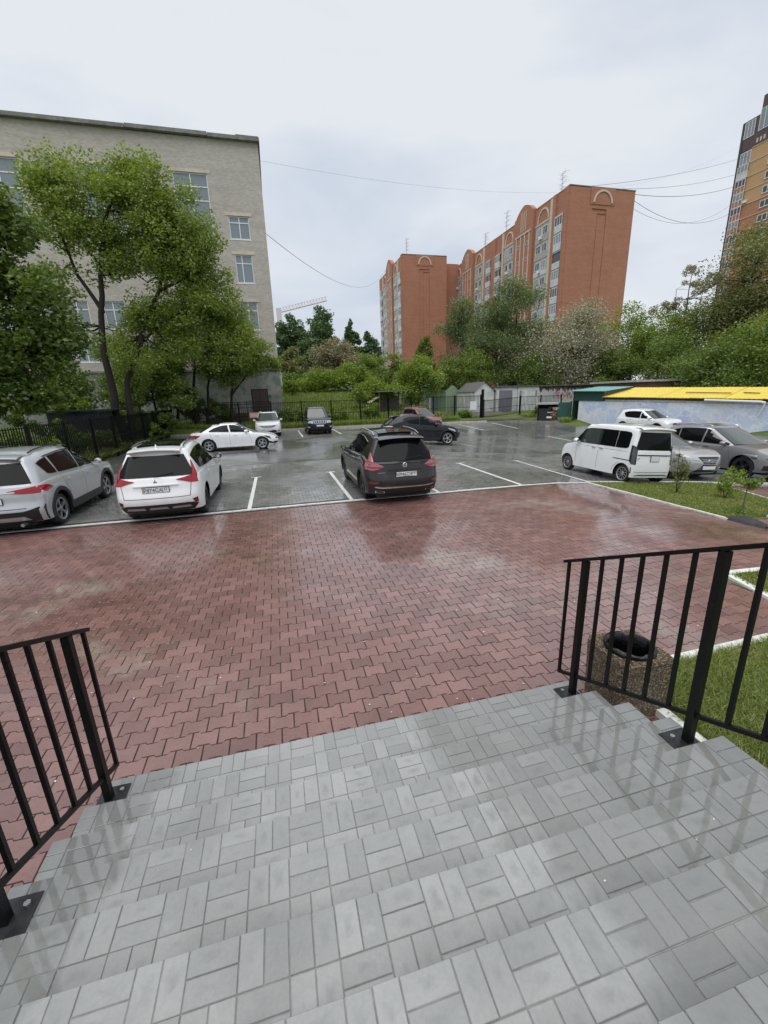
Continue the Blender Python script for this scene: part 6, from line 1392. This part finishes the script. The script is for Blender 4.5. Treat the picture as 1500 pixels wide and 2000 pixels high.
# far car by the field
fc = Car('parked_car', 'far small white car beyond the field by the red shed', dict(L=4.3, W=1.7, ro=.85, fo=.85, r=.31, belt=[(0, .95), (2, .9), (3.3, .9), (4.3, .7)], roof=[(.5, 1.4), (1.6, 1.45), (2.5, 1.38)], endR=[(.2, .1), (1, .1)], endF=[(.2, .1), (1, .1)], gh=dict(xr0=.4, xf0=3.3, xr1=1.0, xf1=2.3, w0=.76, w1=.58)), (3.6, 78), R(190), WHITE); fc.body(); fc.windscreens(); fc.wheels(M_RIM, 5, 'v'); fc.t.location.z = terr(3.6, 78)
fc.sides('side_window', fc.gside, [(1.1, 1.33), (1.9, 1.37), (2.3, 1.33)], [(.9, .98), (1.9, .96), (2.8, .96)], M_GLASS)
rs = thing('red_shed', 'small red-brown shed beyond the field beside the far car', 'shed', (3.9, 83, terr(3.9, 83)-.3)); MB().box((-1.4, 0, 0), (1.3, 3, 2.6)).build('wall', plain('red_brown', (.22, .075, .05), .8, var=.2), rs); MB().box((-1.5, -.1, 2.61), (1.4, 3.1, 2.72)).build('roof', M_ROOFG, rs)
# ------------------------------------------------------------------ trees and shrubs
M_BARK = plain('dark_bark', (.018, .015, .012), .85, var=.35, scale=14, bump=.6); M_BARKG = plain('grey_bark', (.10, .095, .085), .85, var=.35, scale=10, bump=.5)
def leaves(C, n, ls, rg, droop=0.0, flat=.75, up=.35):
    """C: cluster centres (k,4) x y z r ; returns quads"""
    k = len(C); w_ = C[:, 3]**2; idx = rg.choice(k, n, p=w_/w_.sum()); d = rg.normal(0, 1, (n, 3)); d /= np.linalg.norm(d, axis=1)[:, None]
    d *= (rg.uniform(0, 1, n)**.45)[:, None]*C[idx, 3:4]; d[:, 2] *= flat
    c = C[idx, :3]+d
    if droop: c[:, 2] -= droop*rg.uniform(0, 1, n)*C[idx, 3]
    u = rg.normal(0, 1, (n, 3)); u[:, 2] = u[:, 2]*.55-droop*.9; u /= np.linalg.norm(u, axis=1)[:, None]
    v = np.cross(u, rg.normal(0, 1, (n, 3))+np.array([0, 0, up*2])*0); v /= np.linalg.norm(v, axis=1)[:, None]
    s = ls*rg.uniform(.55, 1.25, n)[:, None]
    V = np.stack([c-u*s*.5, c+v*s*.30, c+u*s*.5, c-v*s*.30], 1); return V.reshape(-1, 3)
def tree(name, label, base, blobs, stems, nl, ls, lmat, seed, bark=None, cl=(.45, .9), ncl=9, droop=0.0, cat='tree', group=None, twigs=.5, shell=.55, flat=.75, limb=.045):
    rg = np.random.default_rng(seed); t = thing(name, label, cat, base, 0, group); C = []
    vol = sum((b[3]*b[4]*b[5])**(2/3) for b in blobs)
    for b in blobs:
        k = max(4, int(ncl*len(blobs)*(b[3]*b[4]*b[5])**(2/3)/vol))
        d = rg.normal(0, 1, (k, 3)); d /= np.linalg.norm(d, axis=1)[:, None]; rr = rg.uniform(0, 1, k)**shell
        p = d*rr[:, None]*np.array(b[3:6])+np.array(b[:3]); C.append(np.c_[p, rg.uniform(*cl, k)])
    C = np.vstack(C)
    tr = MB(); tips = []
    for pts, r0, r1 in stems:
        m = len(pts); P = []
        for i in range(m-1):
            for s_ in range(3): f = s_/3; P.append(Vector(pts[i]).lerp(Vector(pts[i+1]), f)+Vector(rg.normal(0, r0*.22, 3)))
        P.append(Vector(pts[-1])); N = len(P); tr.tube(P, [r0+(r1-r0)*(i/(N-1))**.8 for i in range(N)], 8); tips += [(P[i], r0+(r1-r0)*(i/(N-1))) for i in range(int(N*.42), N)]
    sel = rg.permutation(len(C))[:int(len(C)*twigs)]
    for i in sel:
        c = Vector(C[i, :3]); best = min(tips, key=lambda q: (q[0]-c).length+max(0, q[0].z-c.z)*.8)
        q = best[0]; mid = q.lerp(c, .5)+Vector((0, 0, -.10*(c-q).length))+Vector(rg.normal(0, .10*(c-q).length, 3)); r_ = min(best[1]*.6, limb)
        tr.tube([q, q.lerp(mid, .5)+Vector(rg.normal(0, .05, 3)), mid, c.lerp(mid, .4)+Vector(rg.normal(0, .08, 3)), c], [r_, r_*.8, r_*.62, r_*.42, r_*.2], 5, False)
    tr.build('trunk', bark or M_BARK, t, smooth=60)
    V = leaves(C, nl, ls, rg, droop, flat); link('crown', npmesh('crown', V, np.arange(len(V)).reshape(-1, 4), lmat), t)
    return t
LM = dict(fresh=leafmat('leaf_fresh', (.135, .205, .032), (.32, .41, .085), .52), dark=leafmat('leaf_dark', (.065, .12, .020), (.185, .26, .048), .45), mid=leafmat('leaf_mid', (.105, .17, .026), (.25, .33, .062), .48),
          bright=leafmat('leaf_bright', (.12, .19, .022), (.31, .42, .062), .48), olive=leafmat('leaf_olive', (.115, .14, .045), (.25, .26, .10)), willow=leafmat('leaf_willow', (.10, .15, .055), (.21, .27, .115), .42),
          poplar=leafmat('leaf_poplar', (.06, .115, .045), (.13, .205, .078)), blossom=leafmat('leaf_blossom', (.15, .175, .085), (.54, .49, .41), .25), tan=leafmat('leaf_tan', (.17, .17, .085), (.40, .35, .24), .25))
# left: big light tree
z0 = .9
tree('leafy_tree', 'tall light green tree with forked dark trunks before the pale building', (-9.2, 29, z0),
     [(-1.0, 0, 11.4, 1.7, 1.8, 2.4), (-1.7, .2, 12.9, 1.0, 1.2, 1.1), (2.0, .3, 12.7, 2.6, 2.2, 1.8), (4.3, .2, 11.9, 2.2, 2.0, 2.1), (3.2, .5, 10.0, 2.7, 2.0, 1.7), (5.6, .6, 9.3, 1.7, 1.6, 1.9), (1.2, .4, 9.2, 1.5, 1.4, 1.0), (4.8, .8, 7.2, 2.2, 1.8, 1.4), (2.6, .6, 6.9, 1.3, 1.2, .8), (-1.6, 0, 8.6, .8, .8, .6), (1.2, .3, 4.4, .9, .9, .8), (6.6, .8, 7.2, 1.5, 1.4, 1.5), (5.4, .5, 10.8, 1.6, 1.5, 1.6), (-.4, .2, 13.6, 1.2, 1.2, .8), (3.0, .4, 14.0, 1.6, 1.4, .9), (7.2, .9, 5.4, 1.5, 1.3, 1.3), (3.6, .8, 5.0, 1.6, 1.2, 1.2), (1.6, .5, 6.2, 1.2, 1.1, 1.0), (-1.9, .3, 6.6, .9, .9, .8), (.6, .4, 11.0, 1.3, 1.2, 1.0)],
     [([(0, 0, -.6), (-.15, 0, 2.2), (-.1, .05, 5.2), (.25, .1, 7.6), (.5, .1, 9.2), (1.1, .1, 11.2), (2.0, .2, 13.2)], .26, .06), ([(.2, .1, 6.8), (-.7, .1, 8.6), (-1.1, .1, 10.4), (-1.4, .1, 12.4)], .13, .03), ([(.45, .1, -.5), (.75, .2, 3.0), (1.9, .3, 5.6), (3.2, .4, 8.0), (4.2, .4, 10.4), (4.6, .3, 12)], .21, .05),
      ([(1.6, .3, 5.0), (3.2, .6, 6.4), (5.0, .8, 7.4)], .10, .03), ([(.5, .1, 9.1), (-.1, .1, 10.2), (-.4, .1, 11.8)], .09, .03), ([(3.2, .4, 8), (4.8, .6, 8.8), (5.6, .6, 9.6)], .09, .03)], 78000, .17, LM['fresh'], 11, ncl=30, cl=(.45, .95), twigs=.5, limb=.06)
tree('maple_tree', 'dark broad-leaved tree with low boughs at the left edge', (-11.0, 21, .8),
     [(.2, 0, 7.4, 2.2, 2.2, 2.4), (1.4, 0, 9.0, 1.3, 1.5, .9), (2.2, 0, 6.3, 1.5, 1.6, 1.2), (2.3, .2, 4.4, 1.3, 1.5, 1.0), (.3, 0, 4.2, 2.2, 2.0, 1.3), (-.4, -.4, 2.2, 2.2, 1.6, 1.2), (1.4, -.2, 2.4, 1.0, 1.2, .8)],
     [([(-.6, 0, -.6), (-.3, 0, 2.2), (.1, 0, 4.8), (.3, 0, 7.5), (.8, 0, 9.2)], .22, .05), ([(-.2, 0, 3.2), (1.0, .1, 4.6), (2.0, .1, 6.0)], .10, .03)], 34000, .20, LM['dark'], 12, ncl=30, cl=(.4, .85))
tree('leafy_tree', 'dense mid green tree over the fence left of the ramp door', (-6.6, 38.6, .8),
     [(0, 0, 6.0, 2.6, 1.8, 2.2), (2.2, 0, 8.6, 2.2, 1.8, 2.0), (-1.2, 0, 8.2, 1.8, 1.5, 1.6), (3.6, .2, 6.4, 1.9, 1.6, 1.8), (1.2, 0, 10.8, 1.6, 1.4, 1.4), (-2.6, 0, 4.4, 1.6, 1.4, 1.3), (2.4, 0, 4.0, 1.6, 1.4, 1.0)],
     [([(0, 0, -.5), (.2, 0, 2.4), (.6, 0, 5.5), (1.2, 0, 9.5)], .18, .04), ([(.9, .2, -.5), (1.3, .2, 2.8), (2.2, .2, 5.8), (3.2, .2, 8)], .14, .03), ([(-1.4, 0, -.5), (-1.2, 0, 2.6), (-1.6, 0, 5.4)], .10, .03)], 38000, .19, LM['mid'], 13, ncl=28, cl=(.5, 1.0))
tree('leafy_tree', 'light green bough-spreading tree beside the corner of the pale building', (-3.2, 38.9, .6),
     [(1.6, 0, 5.8, 2.0, 1.5, 1.4), (.2, 0, 7.0, 1.8, 1.5, 1.5), (3.0, 0, 5.0, 1.0, 1.0, .9), (.4, 0, 4.4, 1.7, 1.4, 1.0), (-1.2, 0, 5.4, 1.3, 1.2, 1.2)],
     [([(-.6, 0, -.5), (-.3, 0, 2.4), (.3, 0, 5.0), (.6, 0, 7.0)], .14, .03), ([(-.3, 0, 2.4), (1.2, 0, 4.2), (2.6, 0, 5.2)], .08, .02)], 26000, .18, LM['fresh'], 14, ncl=26, cl=(.45, .9))
tree('leafy_tree', 'shady tree filling the thicket between the forked trunks and the ramp', (-9.2, 37.0, .8), [(0, 0, 4.0, 2.6, 1.4, 2.0), (-1.6, 0, 5.6, 1.8, 1.3, 1.4), (1.6, 0, 2.4, 1.8, 1.3, 1.3), (-2.2, 0, 2.6, 1.8, 1.3, 1.3)], [([(0, 0, -.4), (.1, 0, 2), (-.2, 0, 5.5)], .12, .03)], 20000, .19, LM['mid'], 15, ncl=26, cl=(.5, .9))
tree('leafy_tree', 'dark low-branched tree behind the dark shed', (-14.2, 33.5, .9), [(0, 0, 3.2, 2.4, 1.6, 1.9), (-1.6, 0, 4.6, 1.8, 1.4, 1.5), (1.4, 0, 2.0, 1.6, 1.3, 1.2)], [([(0, 0, -.4), (.1, 0, 2), (-.2, 0, 5)], .12, .03)], 15000, .19, LM['dark'], 16, ncl=26, cl=(.5, .9))
for i, (x, y, h, lab) in enumerate(((-8.9, 31.8, 5.2, 'thin dark sapling behind the fence right of the forked trunks'), (-7.8, 38.0, 6.0, 'thin leaning sapling behind the white saloon'), (-9.6, 34.5, 5.6, 'slim young tree in the thicket behind the left fence'))):
    tree('young_tree', lab, (x, y, .6), [(.2, 0, h*.75, 1.1, 1.0, 1.2), (-.3, 0, h*.5, .8, .8, .7)], [([(0, 0, -.4), (.1, 0, h*.4), (.3, 0, h)], .08, .02)], 3500, .17, LM['mid'], 20+i, ncl=9)
ug = [(-9.3, 18.0, 1.9), (-10.2, 23.5, 1.8), (-9.2, 25.5, 1.1), (-9.6, 30.8, 2.3), (-9.0, 33.0, 2.0), (-8.9, 35.6, 2.4), (-12.0, 31.5, 3.4), (-10.5, 36.2, 3.4), (-6.9, 39.4, 2.8), (-4.8, 40.0, 2.0), (-13.0, 26.5, 3.6), (-9.1, 15.0, 1.4), (-10.4, 12.5, 1.8)]
for i, (x, y, h) in enumerate(ug):
    lab = ['low dark bush', 'rounded leafy bush', 'short scrub', 'mid green bush', 'small tangled bush', 'fuller leafy bush', 'tall shady bush', 'broad shady bush', 'bush left of the ramp', 'bush under the ramp railing', 'tallest shady bush', 'bush at the near end', 'bush nearest the left edge'][i]
    tree('bush', lab+' in the undergrowth behind the left fence', (x, y, terr(x, y)), [(0, 0, h*.55, h*.75, h*.6, h*.5), (.5, 0, h*.35, h*.5, h*.5, h*.35)], [([(0, 0, -.2), (.1, 0, h*.8)], .03, .01), ([(.1, 0, -.2), (.4, .1, h*.7)], .025, .01)], int(1500+h*1500), .16, LM['dark' if i % 3 else 'mid'], 40+i, cat='bush', ncl=10, cl=(.25, .5), group='undergrowth behind the left fence', limb=.02)
# trees of the middle and far ground
def auto(w_, h0, h1, n, rg, taper=.6):
    o = []
    for i in range(n):
        f = (i+.5)/n; z = h0+(h1-h0)*f; k = math.sin(PI*(.15+.80*f))**taper; rr = w_*.5*k; o.append((rg.normal(0, rr*.33), rg.normal(0, rr*.33), z, rr*rg.uniform(.5, .75), rr*rg.uniform(.5, .75), (h1-h0)/n*rg.uniform(.65, 1.0)))
    return o
FAR = [('poplar_tree', 'broad dark poplar rising highest over the field', 12.3, 110, 9.6, 9, 24.2, 'poplar', 9000, .55, 0), ('poplar_tree', 'dark poplar beside the corner of the pale building', 4.6, 95, 7.0, 8, 19.6, 'poplar', 6500, .5, 0), ('poplar_tree', 'slim dark poplar right of the broad one', 19.0, 105, 4.4, 8.5, 20.6, 'poplar', 3800, .5, 0), ('poplar_tree', 'small dark poplar left of the shorter red block', 22.2, 100, 5.0, 8, 17.3, 'poplar', 3800, .5, 0),
       ('blossom_tree', 'tan blossoming tree above the field bushes', 11.0, 80, 10.4, 5, 12.6, 'tan', 8000, .34, .3), ('leafy_tree', 'olive tree beside the corner of the pale building', 3.3, 75, 6.0, 5, 10.8, 'olive', 5000, .34, 0), ('poplar_tree', 'low dark tree behind the tan blossoming one', 7.2, 92, 7.0, 6, 14.8, 'poplar', 4500, .45, 0), ('poplar_tree', 'dark tree filling the gap left of the slim poplar', 16.0, 96, 6.0, 6, 14.5, 'poplar', 4000, .45, 0),
       ('bush', 'wide bright bush along the top of the field', 7.0, 64, 8.5, 2.8, 6.6, 'bright', 7000, .26, 0), ('bush', 'bright bush at the right end of the field', 12.6, 65, 7.0, 2.9, 7.4, 'bright', 6000, .26, 0), ('bush', 'mid green bush between the field and the olive tree', 4.0, 68, 5.0, 3.0, 6.6, 'mid', 4500, .26, 0), ('leafy_tree', 'loose mid green tree right of the tan one', 15.2, 71, 7.0, 4.2, 9.4, 'mid', 5500, .28, .2), ('bush', 'round bright bush right behind the far fence', 9.9, 44.2, 4.7, .9, 4.5, 'bright', 9000, .17, 0),
       ('leafy_tree', 'mid green tree before the foot of the shorter red block', 17.4, 63, 5.4, 3, 8.6, 'mid', 5000, .26, 0), ('leafy_tree', 'fresh green tree over the lean-to', 16.0, 47, 5.6, 1.2, 7.0, 'bright', 9000, .19, .2), ('leafy_tree', 'dark tree before the end wall of the shorter red block', 21.6, 61, 4.6, 3, 10.9, 'dark', 4500, .26, 0),
       ('birch_tree', 'airy light tree between the two red blocks', 27.2, 60, 9.6, 5.5, 16.2, 'willow', 7500, .24, .7), ('willow_tree', 'large drooping grey-green tree before the long red block', 34.8, 58, 13.5, 3, 18.2, 'willow', 25000, .24, .5), ('blossom_tree', 'wide pale blossoming tree before the red end wall', 41.0, 53, 16.0, 2.6, 14.2, 'blossom', 21000, .23, .3), ('leafy_tree', 'bright green tree right of the blossoming one', 55.0, 57, 13.5, 3, 15.2, 'bright', 16000, .27, 0),
       ('leafy_tree', 'dark green tree below the tall sparse one', 54.4, 49, 9.8, 2.4, 12.8, 'mid', 10000, .25, 0), ('sparse_tree', 'tall sparse tree left of the tower', 60.5, 54, 9.5, 9, 20.0, 'tan', 3800, .22, 0), ('leafy_tree', 'big olive tree at the right edge before the tower', 59.0, 44, 14.5, 2.2, 22.5, 'olive', 26000, .26, .3), ('leafy_tree', 'dark bushy tree behind the long garage wall', 34.5, 52.5, 9.0, 2.4, 7.4, 'dark', 7000, .22, 0),
       ('leafy_tree', 'green tree behind the white gabled garage', 27.0, 56, 7.6, 2.6, 8.6, 'mid', 6500, .23, 0), ('leafy_tree', 'dark tree behind the stained garage wall', 44.5, 50, 8.0, 1.8, 8.0, 'dark', 6000, .24, 0), ('leafy_tree', 'dark tree behind the brick shed', 48.0, 42, 9.0, 1.6, 8.5, 'dark', 7000, .24, 0), ('leafy_tree', 'shady green tree behind the yellow roof', 42, 34, 8.0, 1.8, 6.4, 'dark', 6500, .22, 0), ('leafy_tree', 'mid green tree behind the yellow roof at the right edge', 47.5, 33, 9.0, 1.8, 9.5, 'mid', 8000, .23, 0),
       ('leafy_tree', 'fresh green tree behind the drooping one', 47.0, 61, 10.5, 3, 14.0, 'bright', 9000, .27, 0), ('bush', 'yellow-green bush beside the corner of the pale building', 2.4, 60, 2.6, 2.8, 5.4, 'bright', 2200, .2, 0), ('leafy_tree', 'green tree left of the drooping one behind the garages', 30.5, 62, 6.0, 4, 10.5, 'mid', 4500, .26, 0), ('leafy_tree', 'green filler tree below the airy light one', 23.0, 56, 5.0, 2.6, 7.2, 'mid', 4500, .22, 0)]
for i, (nm, lab, x, y, w_, h0, h1, m, nl, ls, dr) in enumerate(FAR):
    rg = np.random.default_rng(100+i); zb = terr(x, y); nb = 9 if nl < 6000 else 12
    if nm == 'sparse_tree' or nm == 'birch_tree': nb = 6
    bl = auto(w_, h0-zb+(h1-h0)*.08, h1-zb-(h1-h0)*.06, nb, rg, .45 if nm != 'poplar_tree' else .7); hh = h1-zb
    if nm == 'bush': bl = [(rg.uniform(-.32, .32)*w_, rg.uniform(-.2, .2)*w_, hh*rg.uniform(.25, .68), w_*.24, w_*.22, hh*.26) for _ in range(9)]
    if m in ('blossom', 'bright', 'mid', 'dark', 'olive', 'poplar') and nm != 'bush':      # spreading crowns
        bl += [(rg.uniform(-.36, .36)*w_, rg.uniform(-.25, .25)*w_, (h0-zb)+(h1-h0)*rg.uniform(.12, .66), w_*.20, w_*.18, (h1-h0)*.15) for _ in range(6)]
    st = [([(0, 0, -.5), (rg.normal(0, .2), 0, hh*.35), (rg.normal(0, .4), 0, hh*.65), (rg.normal(0, .6), 0, hh*.93)], .05+hh*.012, .03)]
    if nm in ('birch_tree', 'sparse_tree', 'willow_tree'):
        st += [([(0, 0, hh*.2), (s_*w_*.16, 0, hh*.5), (s_*w_*.26, 0, hh*.8)], .13, .03) for s_ in (-1, 1)]
    tree(nm, lab, (x, y, zb), bl, st, int(nl*1.9), ls*1.05, LM[m], 200+i, M_BARKG if nm in ('birch_tree', 'sparse_tree') else M_BARK, cat='bush' if nm == 'bush' else 'tree', ncl=20 if nl > 8000 else 15, cl=(w_*.085, w_*.16) if nm != 'sparse_tree' else (.3, .7), droop=dr, twigs=.9 if nm in ('sparse_tree', 'birch_tree') else .35, limb=.09 if nm in ('birch_tree', 'sparse_tree') else .06, flat=.8)
# shrubs on the lawn
tree('young_shrub', 'upright young shrub on the lawn in front of the silver crossover', (10.34, 8.72, gz(10.34, 8.7)), [(0, 0, .75, .20, .20, .28), (.18, 0, .68, .16, .16, .20), (-.12, 0, 1.05, .07, .07, .22), (.05, 0, .45, .22, .2, .15)], [([(0, 0, 0), (-.05, 0, .5), (-.13, 0, 1.25)], .010, .004), ([(0, 0, 0), (.1, 0, .4), (.2, 0, .85)], .010, .004), ([(.02, .02, 0), (.0, 0, .5), (.04, 0, 1.0)], .010, .004), ([(0, 0, 0), (.16, 0, .3), (.3, 0, .55)], .008, .003)], 1700, .045, LM['olive'], 61, cat='shrub', cl=(.06, .12), ncl=12, limb=.006)
tree('young_shrub', 'low spreading light green shrub in the middle of the lawn', (11.25, 8.1, gz(11.25, 8.1)), [(-.1, 0, .5, .25, .2, .2), (.25, 0, .62, .25, .2, .15), (.0, 0, .25, .3, .25, .15), (.35, 0, .4, .15, .15, .1)], [([(0, 0, 0), (-.1, 0, .3), (-.2, 0, .6)], .010, .004), ([(0, 0, 0), (.15, 0, .35), (.32, 0, .7)], .010, .004)], 1500, .06, LM['bright'], 62, cat='shrub', cl=(.07, .13), ncl=12, limb=.006)
tree('young_shrub', 'lollipop sapling with a bare stem near the tip of the lawn', (9.74, 6.62, gz(9.74, 6.6)), [(.05, -.05, .72, .26, .2, .10), (-.06, 0, .10, .12, .12, .10), (.1, 0, .66, .15, .15, .08)], [([(0, 0, 0), (.04, 0, .35), (.03, 0, .7)], .016, .008)], 1100, .05, LM['bright'], 63, cat='shrub', cl=(.06, .11), ncl=12, limb=.006, bark=M_BARKG)
# field grass, weeds along the fences
rg = np.random.default_rng(5); P = np.c_[rg.uniform(-2.5, 17, 30000), 37.7+rg.uniform(0, 1, 30000)**1.3*28]
Z = np.array([terr(a, c) for a, c in P]); blades('grass', P, Z-.02, .42, .035, M_GRASSF, 'rough green grass of the field rising behind the far fence', 6, .5)
P = np.r_[np.c_[rg.uniform(-7.9, 16.5, 9000), 36.5+np.abs(rg.normal(0, .35, 9000))], np.c_[rg.uniform(23.6, 26, 1200), rg.uniform(36, 38, 1200)], np.c_[-8.2-np.abs(rg.normal(0, .35, 7000)), rg.uniform(11, 36.5, 7000)], np.c_[rg.uniform(22.0, 22.7, 500), rg.uniform(29.1, 29.6, 500)]]
blades('grass', P, np.array([max(.05, terr(a, c)) for a, c in P])-.02, .42, .02, M_GRASSF, 'tall weeds along the foot of the picket fences', 7, .6)
for i, (x, y, h, lab) in enumerate(((5.5, 38.6, 1.5, 'leafy weed bush behind the far fence right of the black off-roader'), (8.3, 39.0, 1.6, 'tangled weed bush behind the far fence by the lean-to'), (1.2, 38.6, 1.5, 'dark weed bush behind the far fence beside the white crossover'), (13.2, 38.6, 1.5, 'weed bush behind the red crossover'), (24.6, 36.6, 1.2, 'dark shrub between the gate leaf and the waste enclosure'), (18.2, 39.4, .8, 'small weed clump at the foot of the lane gate'))):
    tree('bush', lab, (x, y, terr(x, y)), [(0, 0, h*.5, h*.7, h*.5, h*.45), (.6, 0, h*.35, h*.5, h*.4, h*.3)], [([(0, 0, -.2), (.1, 0, h*.8)], .03, .01)], 2400, .14, LM['bright' if i not in (2, 4) else 'dark'], 80+i, cat='bush', ncl=10, cl=(.2, .45), limb=.02)
